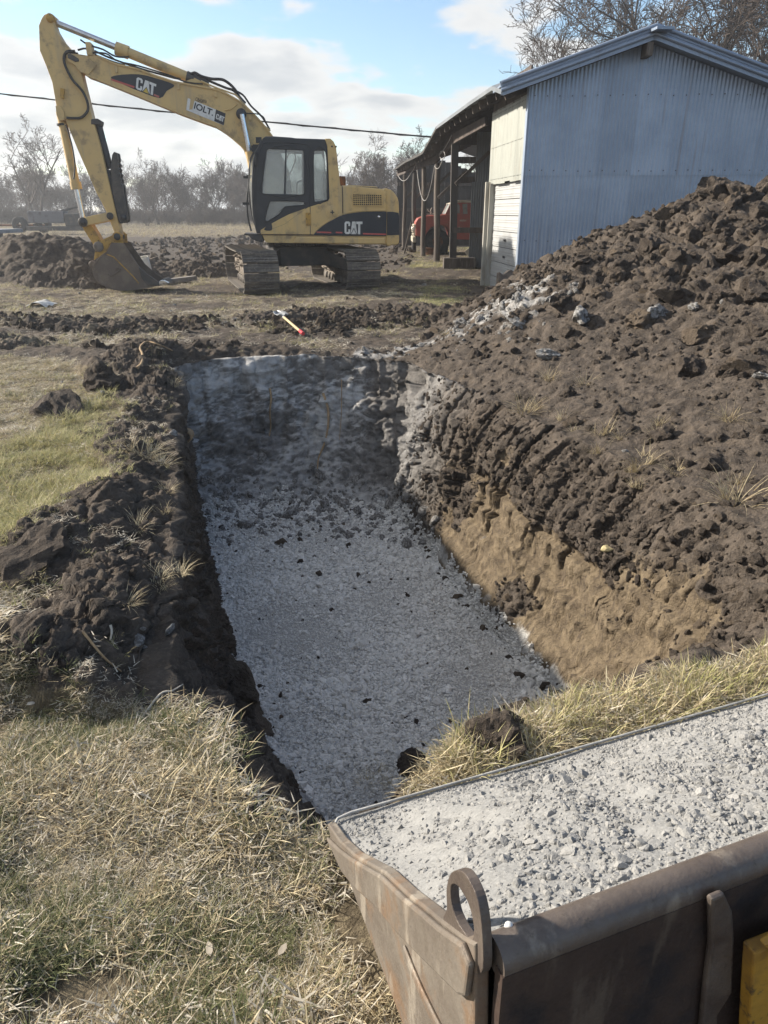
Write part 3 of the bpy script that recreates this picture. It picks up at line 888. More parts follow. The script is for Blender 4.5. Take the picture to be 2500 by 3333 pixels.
# long side: white tin over the garage door
zb_a, zb_b = wp(1706, 583).z, wp(1580, 603).z
zt_a, zt_b = wp(1729, 301).z, wp(1587, 378).z
nsx = 6; wsx = s_post / nsx
for i in range(nsx):
    s0 = i * wsx
    org = C0 + dl * (s0 + .03) + nw_ * rnd.uniform(.01, .018)
    f = lambda t, s0=s0: zt_a + (zt_b - zt_a) * (s0 + t) / s_post
    corr(org, dl, nw_, wsx + .02, zb_a + (zb_b - zb_a) * s0 / s_post + rnd.uniform(-.02, .02), f, pitch=.075, depth=.009).build('white_sheet', M_WHITETIN, barn, fix=False)
mb = MB()
for fz in (.06, .5, .94):
    for i in range(26):
        s = .1 + (s_post - .2) * i / 25
        za = zb_a + (zb_b - zb_a) * s / s_post; zt = zt_a + (zt_b - zt_a) * s / s_post
        p = L(C0 + dl * s + nw_ * .028); mb.box((p.x, p.y, za + (zt - za) * fz), (.008, .012, .012))
mb.build('nails', M_SCREW, barn)['kind'] = 'stuff'
# boards between the tin and the rafters
z_r = wp(1727, 262).z
nb = 5
for i in range(nb):
    s0, s1 = s_post * i / nb, s_post * (i + 1) / nb - .02
    za, zb = zt_a + (zt_b - zt_a) * s0 / s_post, zt_a + (zt_b - zt_a) * s1 / s_post
    p0, p1 = L(C0 + dl * s0 + nw_ * (.0 + .006 * (i % 2))), L(C0 + dl * s1 + nw_ * (.006 * (i % 2)))
    mb = MB().bar((p0.x, p0.y, za + .2), (p1.x, p1.y, zb + .2), .03, .46); mb.build('eave_board', M_FASCIA, barn)
# white post, jambs, header, garage door
gz = .0
pw = L(Pp + nw_ * .03)
MB().box((pw.x, pw.y, zb_b / 2), (.14, .13, zb_b + .1)).build('door_post', M_WHITEWOOD, barn, bevel=.008)
jb = L(C0 + dl * (s_post - .13) - nw_ * .08)
MB().box((jb.x, jb.y, zb_b / 2), (.22, .08, zb_b + .08)).build('door_jamb', M_WHITEWOOD, barn)
jb = L(C0 + dl * .07 + nw_ * .01)
MB().box((jb.x, jb.y, zb_a / 2), (.05, .12, zb_a + .1)).build('door_jamb', M_WHITEDOOR, barn)
door = None
s0, s1 = .13, s_post - .16
npan = 7; dh = (zb_a + .05) / npan
for k in range(npan):
    mb = MB()
    a, b = L(C0 + dl * s0 - nw_ * .10), L(C0 + dl * s1 - nw_ * .10)
    z0 = -.05 + k * dh
    mb.bar((a.x, a.y, z0 + dh / 2), (b.x, b.y, z0 + dh / 2), .03, dh - .012)
    for q in (.18, .32, .62, .76):
        a2, b2 = L(C0 + dl * s0 - nw_ * .083), L(C0 + dl * s1 - nw_ * .083)
        mb.bar((a2.x, a2.y, z0 + dh * q), (b2.x, b2.y, z0 + dh * q), .012, dh * .09)
    o = mb.build('garage_door_panel', M_WHITEDOOR, barn, bevel=.004)
a = L(C0 + dl * (s0 + (s1 - s0) * .55) - nw_ * .07)
MB().box((a.x, a.y, 1.05), (.02, .22, .04)).build('door_handle', M_SCREW, barn)
MB().box((a.x, a.y, .72), (.02, .18, .04)).build('door_latch', M_SCREW, barn)

# ---- shed: eave and beam lines measured along the long side
beam_top = [(1585, 380), (1531, 408), (1477, 436), (1447, 470), (1421, 503), (1375, 528), (1335, 543), (1294, 558)]
beam_bot = [(1587, 409), (1531, 440), (1477, 470), (1447, 502), (1421, 531), (1375, 544), (1335, 559), (1296, 574)]
bt = [wp(*p) for p in beam_top]; bb = [wp(*p) for p in beam_bot]
for i in range(len(bt) - 1):
    a0, a1, b0, b1 = bt[i], bt[i + 1], bb[i], bb[i + 1]
    vs = []
    for o in (.05, -.02):
        vs += [L(p + nw_ * (o + .004 * (i % 2))) for p in (a0, a1, b1, b0)]
    MB().add(vs, [(0, 1, 2, 3), (7, 6, 5, 4), (0, 4, 5, 1), (1, 5, 6, 2), (2, 6, 7, 3), (3, 7, 4, 0)]).build('beam', M_FASCIA, barn)
eave_px = [(1641, 266), (1600, 294), (1530, 341), (1470, 384), (1420, 420), (1397, 462), (1375, 501), (1348, 516), (1318, 530), (1280, 557)]
ev = [wp(px, py, .55) for px, py in eave_px]
ev[0] = C0 - ef * .55 + nf_ * .30; ev[0].z = z_ridge - (z_ridge - z_eave) / t_ridge * (t_ridge + .55) + .02
# roof: left slope between the eave line and the ridge, right slope mirrored
pit_ = (z_ridge - z_eave) / t_ridge
def ridge_of(p, drop=0):
    s = S(p); q = C0 + dl * s + ef * t_ridge
    run = t_ridge + .55
    return Vector((q.x, q.y, p.z + pit_ * run))
for i in range(len(ev) - 1):
    a, b = ev[i], ev[i + 1]
    if i == 0: a = ev[0] - dl * 0.0
    ra, rb = ridge_of(a), ridge_of(b)
    vs = [L(p) for p in (a, b, rb, ra)] + [L(p + Vector((0, 0, .07))) for p in (a, b, rb, ra)]
    MB().add(vs, [(3, 2, 1, 0), (4, 5, 6, 7), (0, 1, 5, 4), (1, 2, 6, 5), (2, 3, 7, 6), (3, 0, 4, 7)]).build('roof_sheet', M_GALVDK if i < 4 else M_SHINGLE, barn)
r0, r1 = ridge_of(ev[0]), ridge_of(ev[-1])
e0 = C0 + dl * S(ev[0]) + ef * (W + .55); e1 = C0 + dl * S(ev[-1]) + ef * (W + .55)
e0.z = r0.z - pit_ * (W + .55 - t_ridge); e1.z = r1.z - pit_ * (W + .55 - t_ridge)
vs = [L(p) for p in (r0, r1, e1, e0)] + [L(p + Vector((0, 0, .07))) for p in (r0, r1, e1, e0)]
MB().add(vs, [(3, 2, 1, 0), (4, 5, 6, 7), (0, 1, 5, 4), (1, 2, 6, 5), (2, 3, 7, 6), (3, 0, 4, 7)]).build('roof_sheet', M_GALV, barn)
# front flashing of the gable: ribbed strips
for side in (-1, 1):
    run_ = t_ridge + .55 if side < 0 else W - t_ridge + .55
    tA = t_ridge + side * run_
    zA = z_ridge - pit_ * run_
    mb = MB()
    for k, (dz, dy, r_) in enumerate(((.17, .36, .03), (.11, .345, .012), (.05, .36, .03), (-.01, .33, .012))):
        a = C0 + ef * tA + nf_ * dy; b = C0 + ef * t_ridge + nf_ * dy
        mb.tube([L((a.x, a.y, zA + dz + .02)), L((b.x, b.y, z_ridge + dz + .02))], r_, 8)
    a = C0 + ef * tA + nf_ * .33; b = C0 + ef * t_ridge + nf_ * .33
    mb.bar(L((a.x, a.y, zA + .10)), L((b.x, b.y, z_ridge + .10)), .03, .22)
    # the roof edge from the flashing back to the first roof sheet
    a2 = C0 + ef * tA - dl * .1; b2 = C0 + ef * t_ridge - dl * .1
    vs = [L((a.x, a.y, zA + .17)), L((b.x, b.y, z_ridge + .17)), L((b2.x + dl.x * .6, b2.y + dl.y * .6, z_ridge + .17)), L((a2.x + dl.x * .6, a2.y + dl.y * .6, zA + .17))]
    vs += [v - Vector((0, 0, .03)) for v in vs]
    mb.add(vs, [(0, 1, 2, 3), (7, 6, 5, 4), (0, 4, 5, 1), (1, 5, 6, 2), (2, 6, 7, 3), (3, 7, 4, 0)])
    mb.build('gable_trim', M_GALV, barn)
rb_ = L(C0 + ef * (t_ridge - .06) + nf_ * .15)
MB().box((rb_.x, rb_.y, z_ridge - .14), (.10, .36, .20)).build('ridge_beam', M_OLDWOOD, barn)
# ridge cap
a, b = L(ridge_of(ev[0]) - dl * .4), L(ridge_of(ev[3]))
MB().bar(a + Vector((0, 0, .08)), b + Vector((0, 0, .08)), .3, .04).build('ridge_cap', M_GALV, barn)
# rafter tails under the eave
s_first, s_last = S(ev[0]), S(ev[-1])
zs = [(S(p), p.z) for p in ev]
def eave_z(s):
    for (sa, za), (sb, zb) in zip(zs, zs[1:]):
        if sa <= s <= sb: return za + (zb - za) * (s - sa) / (sb - sa)
    return zs[0][1] if s < zs[0][0] else zs[-1][1]
def roof_h(s, off): return eave_z(s) + pit_ * (.55 + min(off, 2 * t_ridge - off)) - .12
s = .2
while s < s_last - .3:
    ze = eave_z(s)
    a = C0 + dl * s + nw_ * .42; b = C0 + dl * s - nw_ * 2.5
    MB().bar(L((a.x, a.y, ze - .08 + pit_ * .13)), L((b.x, b.y, ze - .08 + pit_ * 3.05)), .05, .17).build('rafter', M_OLDWOOD if s > 3 else M_FASCIA, barn)
    s += .72
# posts of the open shed
for (px, pyb, pyt, r_, m, lean) in [(1473, 876, 470, .12, M_DARKWOOD, .0), (1421, 844, 531, .10, M_OLDWOOD, .02), (1377, 839, 543, .09, M_OLDWOOD, -.01), (1346, 814, 556, .09, M_DARKWOOD, .02), (1315, 809, 566, .085, M_OLDWOOD, -.02)]:
    b = wp(px, pyb); t_ = wp(px + (4 if px < 1473 else 8), pyt)
    zb = ground_at(b.x, b.y) - .05
    o = MB()
    if px == 1473:
        o.bar(L((b.x, b.y, zb + .2)), L((t_.x, t_.y, t_.z)), .19, .19, (1, 0, 0))
    else:
        pts = [L(Vector((b.x, b.y, zb)).lerp(t_, k / 5)) + Vector((lean * math.sin(k * 1.4), 0, 0)) for k in range(6)]
        o.tube(pts, [r_ * 1.08, r_ * 1.02, r_, r_ * .97, r_ * .93, r_ * .9], 9)
    po = o.build('shed_post', m, barn)
    # slanting brace
    br = Vector((b.x, b.y, t_.z - 1.0)); bu = br - nw_ * .9 + Vector((0, 0, .8))
    MB().bar(L(br), L(bu), .07, .09).build('brace', M_OLDWOOD, po if False else barn)
b = wp(1473, 876); zb = ground_at(b.x, b.y)
p = L(b); MB().box((p.x + .18, p.y, zb + .12), (.9, .4, .34)).build('post_footing', M_OLDWOOD, barn, bevel=.01)
MB().box((p.x + .42, p.y + .02, zb + 1.02), (.85, .12, .14)).build('loose_rail', M_OLDWOOD, barn)
# partition of corrugated iron and rails, back wall and end wall of boards
yp = b + dl * .25
x0 = on_plane(1524, 800, yp, dl); x1 = on_plane(1546, 600, yp, dl)
zhi, zmid = 3.6, on_plane(1530, 592, yp, dl).z
for i in range(4):
    o0 = Vector((x0.x + .02 + i * .66, yp.y, 0)) ; o0.y = yp.y
    corr(o0, Vector((1, 0, 0)), Vector((0, -1, 0)), .68, -.1, lambda t: zmid).build('iron_sheet', M_GALVDK, barn, fix=False)
    o0 = Vector((x1.x + i * .66, yp.y + .02, 0))
    corr(o0, Vector((1, 0, 0)), Vector((0, -1, 0)), .68, zmid - .1, lambda t: zhi).build('iron_sheet', M_GALVDK, barn, fix=False)
for zr in (zmid + .05, zmid + .55, zmid + 1.0):
    a = L((p.x + BI.x - .1, yp.y + .1, zr)); MB().bar(a, a + Vector((2.8, 0, 0)), .05, .16).build('rail', M_OLDWOOD, barn)
s_end = S(bt[-1]) + .1
nbk = 24
for i in range(nbk):
    w = 6.0 / nbk
    q = C0 + dl * (s_end + rnd.uniform(0, .02)) - nw_ * (i + .5) * w
    tz2 = roof_h(s_end - .3, (i + .5) * w)
    MB().box(L((q.x, q.y, tz2 / 2)), (w - .004, .03, tz2 + rnd.uniform(-.03, .0))).build('board', M_DARKWOOD, barn)
for zr in (.8, 1.7, 2.8):
    a = C0 + dl * (s_end - .05); bq = a - nw_ * 6
    MB().bar(L((a.x, a.y, zr)), L((bq.x, bq.y, zr)), .05, .15).build('rail', M_OLDWOOD, barn)
for i in range(32):
    w = (s_end - s_post) / 32
    q = C0 + dl * (s_post + (i + .5) * w) - nw_ * (6.0 + rnd.uniform(0, .02))
    tz2 = roof_h(s_post + (i + .5) * w, 6.0)
    MB().box(L((q.x, q.y, tz2 / 2)), (.03, w - .004, tz2)).build('board', M_DARKWOOD, barn)
# enclosing walls of the closed end, so that no light leaks in
q0 = C0 + dl * s_post
for i in range(10):
    w = 6.0 / 10; q = q0 - nw_ * ((i + .5) * w + .1)
    tz2 = roof_h(s_post, (i + .5) * w)
    MB().box(L((q.x, q.y, tz2 / 2)), (w - .006, .03, tz2)).build('board', M_DARKWOOD, barn)
# wiring slung under the eave
M_CABLE = worn('pale cable', (.30, .29, .28), (.2, .2, .2), 8, .6)
M_BLACKCABLE = worn('black cable', (.02, .02, .022), (.03, .03, .03), 8, .6)
def sag(a, b, drop, n=10): return [a.lerp(b, k / n) - Vector((0, 0, drop * 4 * (k / n) * (1 - k / n))) for k in range(n + 1)]
mb = MB()
for (A_, B_, dr) in [((1296, 572), (1338, 562), .25), ((1338, 562), (1355, 530), .05), ((1355, 528), (1415, 540), 1.15), ((1415, 540), (1440, 520), .15), ((1430, 505), (1470, 440), .05)]:
    mb.tube([L(x) for x in sag(wp(*A_, .10), wp(*B_, .10), dr)], .014, 5)
mb.tube([L(wp(1440 + 9 * math.cos(k * .7), 505 + 14 * math.sin(k * .7), .12)) for k in range(10)], .012, 5)
mb.build('wiring', M_CABLE, barn)

# ---- things in and by the shed
M_REDPAINT = worn('faded red paint', (.34, .075, .055), (.27, .085, .065), 3, .55, .0, .5, .7, .05, 40, (.26, .12, .08))
M_TYRE = worn('old tyre rubber', (.028, .027, .027), (.05, .046, .042), 5, .9, 0, .5, .7, .2, 40)
M_CREAM = worn('dirty cream paint', (.46, .42, .34), (.30, .24, .17), 6, .6, .1, .5, .65, .05, 40)
M_CHROME = worn('tarnished chrome', (.55, .52, .46), (.35, .28, .2), 9, .35, .7, .5, .65, .05)
def glass_material(name, dust, tint=(.75, .82, .8)):
    m = bpy.data.materials.new(name); m.use_nodes = True; t = m.node_tree; t.nodes.clear()
    o = t.nodes.new('ShaderNodeOutputMaterial'); tr = t.nodes.new('ShaderNodeBsdfTransparent'); tr.inputs[0].default_value = tint + (1,)
    gl = t.nodes.new('ShaderNodeBsdfGlossy'); gl.inputs['Roughness'].default_value = .12
    df = t.nodes.new('ShaderNodeBsdfDiffuse'); df.inputs[0].default_value = (.55, .57, .56, 1)
    ns = t.nodes.new('ShaderNodeTexNoise'); ns.inputs['Scale'].default_value = 3.5; ns.inputs['Detail'].default_value = 7
    cn = t.nodes.new('ShaderNodeTexCoord'); t.links.new(cn.outputs['Object'], ns.inputs['Vector'])
    mr = t.nodes.new('ShaderNodeMapRange'); mr.inputs[1].default_value = .3; mr.inputs[2].default_value = .7; mr.inputs[3].default_value = dust * .5; mr.inputs[4].default_value = dust * 1.3
    t.links.new(ns.outputs[0], mr.inputs[0])
    m1 = t.nodes.new('ShaderNodeMixShader'); m1.inputs[0].default_value = .12
    t.links.new(tr.outputs[0], m1.inputs[1]); t.links.new(gl.outputs[0], m1.inputs[2])
    m2 = t.nodes.new('ShaderNodeMixShader'); t.links.new(mr.outputs[0], m2.inputs[0])
    t.links.new(m1.outputs[0], m2.inputs[1]); t.links.new(df.outputs[0], m2.inputs[2])
    t.links.new(m2.outputs[0], o.inputs[0])
    return m
M_GLASS = glass_material('dusty window glass', .30)
M_GLASSDK = glass_material('dark truck glass', .35, (.5, .52, .5))
# old red truck, nose to the left
ty = 29.6
tp = Vector((0, ty - .95, 0)); tn = Vector((0, -1, 0))
tz0 = .12
tr_org = Vector((on_plane(1350, 780, tp, tn).x, ty, tz0))
truck = empty('old_truck', tr_org, 0, 'old faded red truck parked under the open shed roof behind the log posts', 'truck')
def tq(pts): return [((lambda p: (p.x - tr_org.x, p.z - tz0))(on_plane(x, y, tp, tn))) for x, y in pts]
def z83(a, b): return (1280 + a / 3.685, 380 + b / 3.685)
w2 = .92
body = tq([z83(*p) for p in [(270, 1265), (300, 1220), (380, 1190), (620, 1175), (700, 1165), (900, 1165), (1010, 1165), (1010, 1480), (700, 1470), (690, 1390), (660, 1330), (600, 1300), (520, 1300), (450, 1330), (400, 1400), (385, 1450), (270, 1430)]])
MB().prism(body, -w2, w2).build('body', M_REDPAINT, truck, bevel=.03)
cabp = tq([z83(*p) for p in [(625, 1172), (690, 1035), (710, 1025), (790, 1008), (1010, 1008), (1010, 1172)]])
win = [tq([z83(*p) for p in q_]) for q_ in ([(705, 1160), (745, 1050), (785, 1045), (800, 1075), (800, 1158)], [(830, 1045), (890, 1040), (895, 1165), (840, 1165)])]
MB().plate(cabp, win, -w2 + .03, -w2 + .08).build('cab_side', M_REDPAINT, truck)
MB().plate(cabp, win, w2 - .08, w2 - .03).build('cab_side', M_REDPAINT, truck)
MB().prism(tq([z83(*p) for p in [(680, 1045), (690, 1032), (790, 1003), (1010, 1003), (1010, 1030), (790, 1030)]]), -w2 + .02, w2 - .02).build('cab_roof', M_CREAM, truck, bevel=.015)
MB().prism(tq([z83(*p) for p in [(630, 1165), (640, 1165), (700, 1040), (690, 1040)]]), -w2 + .12, w2 - .12).build('windscreen', M_GLASSDK, truck)
for q_ in win: MB().prism(q_, -w2 + .05, -w2 + .06).build('window', M_GLASSDK, truck)
MB().prism(tq([z83(*p) for p in [(1010, 1010), (1002, 1010), (1002, 1165), (1010, 1165)]]), -w2 + .1, w2 - .1).build('cab_back', M_REDPAINT, truck)
gr_ = MB()
g0 = tq([z83(268, 1290), z83(262, 1430)])
gr_.box((g0[0][0] - .02, 0, (g0[0][1] + g0[1][1]) / 2), (.06, 1.7, g0[0][1] - g0[1][1]))
for k in range(5): gr_.box((g0[0][0] - .06, 0, g0[1][1] + (k + .5) * (g0[0][1] - g0[1][1]) / 5), (.04, 1.3, .03))
gr_.build('grille', M_CREAM, truck)
for sy in (-1, 1):
    MB().lathe([(0, -.02), (.10, -.02), (.12, 0), (.12, .05)], 14, (g0[0][0] - .08, sy * .68, (g0[0][1] + g0[1][1]) / 2), 'x').build('headlight', M_CHROME, truck)
bp = tq([z83(255, 1440), z83(345, 1510)])
MB().box(((bp[0][0]) , 0, (bp[0][1] + bp[1][1]) / 2), (.14, 1.8, abs(bp[0][1] - bp[1][1]))).build('bumper', M_CREAM, truck, bevel=.03)
wc = tq([z83(535, 1500)])[0]
for sx in (0, 2.9):
    for sy in (-.72, .72):
        wh = MB().lathe([(.20, -.13), (.36, -.14), (.43, -.10), (.45, 0), (.43, .10), (.36, .14), (.20, .13)], 24, (wc[0] + sx, sy, .44), 'y').build('wheel', M_TYRE, truck)
        MB().lathe([(0, -.09), (.07, -.10), (.09, -.06), (.2, -.05), (.21, -.12), (.21, .1)], 18, (wc[0] + sx, sy, .44), 'y').build('rim', M_RUST, wh)
mbx = tq([z83(1010, 1240), z83(1400, 1480)])
MB().box((mbx[0][0] + 1.2, 0, (mbx[0][1] + mbx[1][1]) / 2 + .1), (2.4, 1.8, .5)).build('truck_bed', M_REDPAINT, truck)
# faded lettering smears on the door
for (a, b) in (((800, 1245), (880, 1245)), ((785, 1330), (850, 1345)), ((830, 1358), (880, 1362))):
    q0, q1 = tq([z83(*a), z83(*b)])
    mm = MB(); n_ = 7
    for k in range(n_):
        x = q0[0] + (q1[0] - q0[0]) * (k + .3) / n_
        mm.box((x, -w2 - .004, q0[1] + (q1[1] - q0[1]) * k / n_), ((q1[0] - q0[0]) / n_ * .55, .004, .07 if k % 2 else .05))
    mm.build('faded_lettering', M_CREAM, truck)
ant = tq([z83(450, 1170)])[0]
M_BONE = worn('pale bone', (.55, .50, .42), (.40, .35, .28), 12, .7)
al = Vector((tr_org.x + ant[0], ty - .4, tz0 + ant[1] - .01))
mb = MB()
mb.tube([Vector((0, 0, 0)), Vector((.05, 0, .06)), Vector((.02, 0, .16)), Vector((.08, 0, .24))], .014, 6)
mb.tube([Vector((.05, 0, .06)), Vector((-.06, 0, .12)), Vector((-.09, 0, .19))], .012, 6)
mb.tube([Vector((.0, 0, .0)), Vector((.16, 0, .03)), Vector((.26, 0, .12))], .012, 6)
mb.tube([Vector((.02, 0, .0)), Vector((-.12, 0, .02))], .012, 6)
o = tag(mb.build('antlers', M_BONE), 'pale pair of antlers lying on the hood of the red truck', 'antlers'); o.location = al
# rusty drum ring, block, leaning pole, scrap sheets
p = on_z(1403, 833, .05)
o = tag(MB().lathe([(.33, 0), (.34, .02), (.33, .22), (.36, .23), (.36, .26), (.3, .26), (.29, .03)], 20).build('steel_ring', M_RUST), 'rusty steel wheel ring lying before the truck tyre', 'scrap'); o.location = (p.x, p.y, ground_at(p.x, p.y))
p = on_z(1436, 830, .05)
o = tag(MB().lathe([(0, 0), (.24, 0), (.26, .1), (.25, .5), (.22, .55), (0, .56)], 16).build('old_bucket', M_DARKWOOD), 'short dark round stump standing beside the truck wheel', 'stump'); o.name = 'stump'; o.location = (p.x, p.y, ground_at(p.x, p.y))
pa = on_z(1315, 829, .05); pb = on_plane(1354, 716, Vector((0, 29.0, 0)), Vector((0, -1, 0)))
pb = Vector((tr_org.x - .12, ty - .9, 1.25))
o = tag(MB().tube([Vector((0, 0, 0)), pb - pa], .035, 6).build('wooden_pole', M_OLDWOOD), 'long thin wooden pole leaning against the front of the red truck', 'pole'); o.location = pa
for (px, py, rot, sx, sz, nm) in [(1545, 822, .5, .25, .75, 'pale scrap sheet leaning steeply on the corrugated partition'), (1525, 828, .9, .5, .35, 'bent scrap sheet lying under the loose rail beside the partition')]:
    q = on_z(px, py + 18, .05)
    o = tag(MB().box((0, 0, sz / 2), (sx, .02, sz)).build('scrap_sheet', M_CREAM), nm, 'scrap sheet', 'scrap sheets by the partition'); o.location = (q.x, q.y - .1, ground_at(q.x, q.y)); o.rotation_euler = (R(-15), rot, 0)
# overhead cable
ca, cb = on_plane(-60, 305, Vector((0, 26, 0)), Vector((0, -1, 0))), on_plane(1408, 446, Vector((0, 26, 0)), Vector((0, -1, 0)))
cbw = wp(1408, 444, .5)
pts = []
for k in range(41):
    px = -700 + (1408 + 700) * k / 40
    f = (px - 0) / 1400
    py = 305 + 141 * f + (-18 * 4 * f * (1 - f) * -.25)
    yy = 26 + (cbw.y - 26) * max(0, (px + 700) / 2108)
    pts.append(on_plane(px, py, Vector((0, yy, 0)), Vector((0, -1, 0))))
mb = MB(); mb.tube(pts, .022, 6); mb.tube([q + Vector((0, .0, .02 * math.sin(i * 2.1))) for i, q in enumerate(pts)], .016, 5)
o = tag(mb.build('overhead_cable', M_BLACKCABLE), 'thin black overhead cable slung across the sky to the shed roof', 'cable')
# =================================================================== EXCAVATOR
def paint_material(name, c0, c1, dust):
    t = NT(name); c = t.coord()
    n = t.noise(1.6, 7, .62, c); f = t.noise(38, 6, .7, c); st = t.noise(5, 5, .6, t.mapping(c, (1, 1, .12)))
    col = t.mix(t.ramp(n, .38, .68), c0, c1)
    col = t.mix(t.ramp(st, .50, .70, 0, .7), col, dust)
    col = t.mix(t.math('MULTIPLY', t.ramp(t.noise(3.2, 8, .7, c), .52, .66), .55), col, (.20, .155, .10))
    col = t.mix(t.math('MULTIPLY', t.ramp(f, .60, .68), t.ramp(n, .52, .62)), col, (.11, .075, .045))
    return t.done(col, t.ramp(n, .3, .7, .42, .7), t.bump(f, .05, .006), 0, .4)
M_YEL = paint_material('sun faded yellow paint', (.60, .42, .175), (.53, .375, .175), (.40, .31, .19))
M_YELDIRT = worn('scuffed yellow paint', (.47, .28, .065), (.30, .18, .06), 5, .65, 0, .5, .62, .15, 40, (.09, .06, .04))
M_BLK = worn('black frame paint', (.030, .033, .038), (.055, .056, .058), 2.5, .45, 0, .5, .75, .06, 50)
M_NAVY = worn('dark navy decal', (.022, .026, .035), (.05, .05, .055), 3, .5, 0, .52, .72, .04, 50)
M_WHITEPL = worn('white decal', (.68, .68, .66), (.5, .49, .46), 5, .55, 0, .5, .72, .03, 50)
M_REDPL = worn('faded red stripe', (.48, .09, .08), (.42, .16, .13), 5, .5)
M_YELPL = worn('yellow decal', (.60, .44, .08), (.5, .36, .1), 5, .5)
M_STEELDK = worn('dark greasy steel', (.062, .060, .060), (.11, .096, .084), 4, .6, .3, .45, .65, .2, 40)
M_TRACK = worn('muddy track steel', (.12, .108, .098), (.21, .185, .155), 5, .8, .15, .42, .65, .4, 30, (.26, .23, .19))
M_MUD = worn('caked mud', (.20, .17, .14), (.11, .092, .076), 6, .95, 0, .45, .6, .9, 25)
M_BUCKET = worn('worn brown bucket steel', (.135, .108, .088), (.19, .155, .125), 3, .65, .25, .45, .62, .25, 40, (.18, .14, .10))
M_ROD = worn('chrome cylinder rod', (.62, .63, .65), (.5, .5, .52), 9, .18, .95)
M_HOSE = worn('black hose', (.022, .022, .024), (.045, .043, .04), 8, .6)
M_SEAT = worn('grey seat cloth', (.12, .12, .125), (.2, .2, .2), 5, .9)
M_CABGLASS = glass_material('dusty cab glass', .20, (.9, .94, .93))
M_MESH = worn('dark grille mesh', (.02, .02, .02), (.04, .04, .04), 8, .7)

EROT = R(8)
EO = Vector((-2.07, 17.8, 0)); EZ = -.03
eu = Vector((math.cos(EROT), math.sin(EROT), 0)); evv = Vector((-math.sin(EROT), math.cos(EROT), 0))
exc = empty('excavator', (EO.x, EO.y, EZ), EROT, 'yellow tracked excavator with its long boom and bucket reaching out over the ground', 'excavator')
def E(px, py, off):
    p = on_plane(px, py, EO + evv * off, evv)
    return ((p - EO).dot(eu), p.z - EZ)
def z1(a, b): return (a / 2.2114, b / 2.2114)
def z2(a, b): return (600 + a / 2.212, 200 + b / 2.2125)
def E1(pts, off): return [E(*z1(*p), off) for p in pts]
def E2(pts, off): return [E(*z2(*p), off) for p in pts]
def smooth_poly(pts, n=3, closed=True):
    """soften an outline"""
    out_ = []; m = len(pts)
    for i in range(m if closed else m - 1):
        p0, p1, p2, p3 = pts[(i - 1) % m], pts[i], pts[(i + 1) % m], pts[(i + 2) % m]
        if not closed:
            p0 = pts[max(i - 1, 0)]; p3 = pts[min(i + 2, m - 1)]
        for k in range(n):
            t = k / n
            out_.append(tuple(0.5 * (2 * b + (c - a) * t + (2 * a - 5 * b + 4 * c - d) * t * t + (3 * b - a - 3 * c + d) * t ** 3) for a, b, c, d in zip(p0, p1, p2, p3)))
    if not closed: out_.append(tuple(pts[-1]))
    return out_
# ---------------- CAT style block letters
LC = [(0, .12), (.1, 0), (.35, 0), (.44, .1), (.44, .38), (.30, .38), (.30, .17), (.15, .17), (.15, .83), (.30, .83), (.30, .64), (.44, .64), (.44, .9), (.35, 1), (.1, 1), (0, .88)]
LA = [(.46, 0), (.60, 1), (.86, 1), (1.0, 0), (.95, .07), (.73, .50), (.51, .07)]
LTRI = [(.53, 0), (.73, .40), (.93, 0)]
LT = [(.90, 1), (1.40, 1), (1.40, .80), (1.23, .80), (1.23, 0), (1.06, 0), (1.06, .80), (.92, .80)]
def logo(parent, origin, ux, uz, y, tri_mat, name='lettering'):
    """three block letters and a triangle; ux, uz are the letter axes in the xz plane"""
    for nm, poly, m in (('letter', LC, M_WHITEPL), ('letter', LA, M_WHITEPL), ('letter', LT, M_WHITEPL), ('letter_triangle', LTRI, tri_mat)):
        q = [(origin[0] + a * ux[0] + b * uz[0], origin[1] + a * ux[1] + b * uz[1]) for a, b in poly]
        MB().prism(q, y, y - .005).build(nm, m, parent)
def text_mesh(txt, size, extr=.002, bold=0.0):
    cu = bpy.data.curves.new('lettering', 'FONT'); cu.body = txt; cu.size = size; cu.extrude = extr; cu.offset = bold
    o = bpy.data.objects.new('lettering_source', cu); COL.objects.link(o)
    dg = bpy.context.evaluated_depsgraph_get()
    me = bpy.data.meshes.new_from_object(o.evaluated_get(dg))
    bpy.data.objects.remove(o)
    return me
def text_on(parent, txt, p0, p1, height, y, mat, bold=0.0, name='lettering'):
    """flat letters from p0 to p1 (xz) on the plane y, facing -y"""
    me = text_mesh(txt, 1.0, .002, bold)
    co = np.zeros(len(me.vertices) * 3); me.vertices.foreach_get('co', co); co = co.reshape(-1, 3)
    w = co[:, 0].max() - co[:, 0].min(); h = co[:, 1].max() - co[:, 1].min()
    a = (co[:, 0] - co[:, 0].min()) / w; b = (co[:, 1] - co[:, 1].min()) / h
    d = np.array(p1) - np.array(p0); L_ = np.hypot(*d); nrm = np.array([-d[1], d[0]]) / L_
    new = np.c_[p0[0] + a * d[0] + b * height * nrm[0], y - .003 - co[:, 2], p0[1] + a * d[1] + b * height * nrm[1]]
    me.vertices.foreach_set('co', new.astype(np.float32).ravel()); me.update()
    me.materials.append(mat)
    o = bpy.data.objects.new(name, me); COL.objects.link(o); o.parent = parent
    return o
def disc(parent, name, c, r_, y0, y1, mat, n=20):
    return MB().lathe([(0, y0), (r_ * .9, y0), (r_, y0 + (y1 - y0) * .15), (r_, y1), (0, y1)], n, (c[0], 0, c[1]), 'y').build(name, mat, parent)

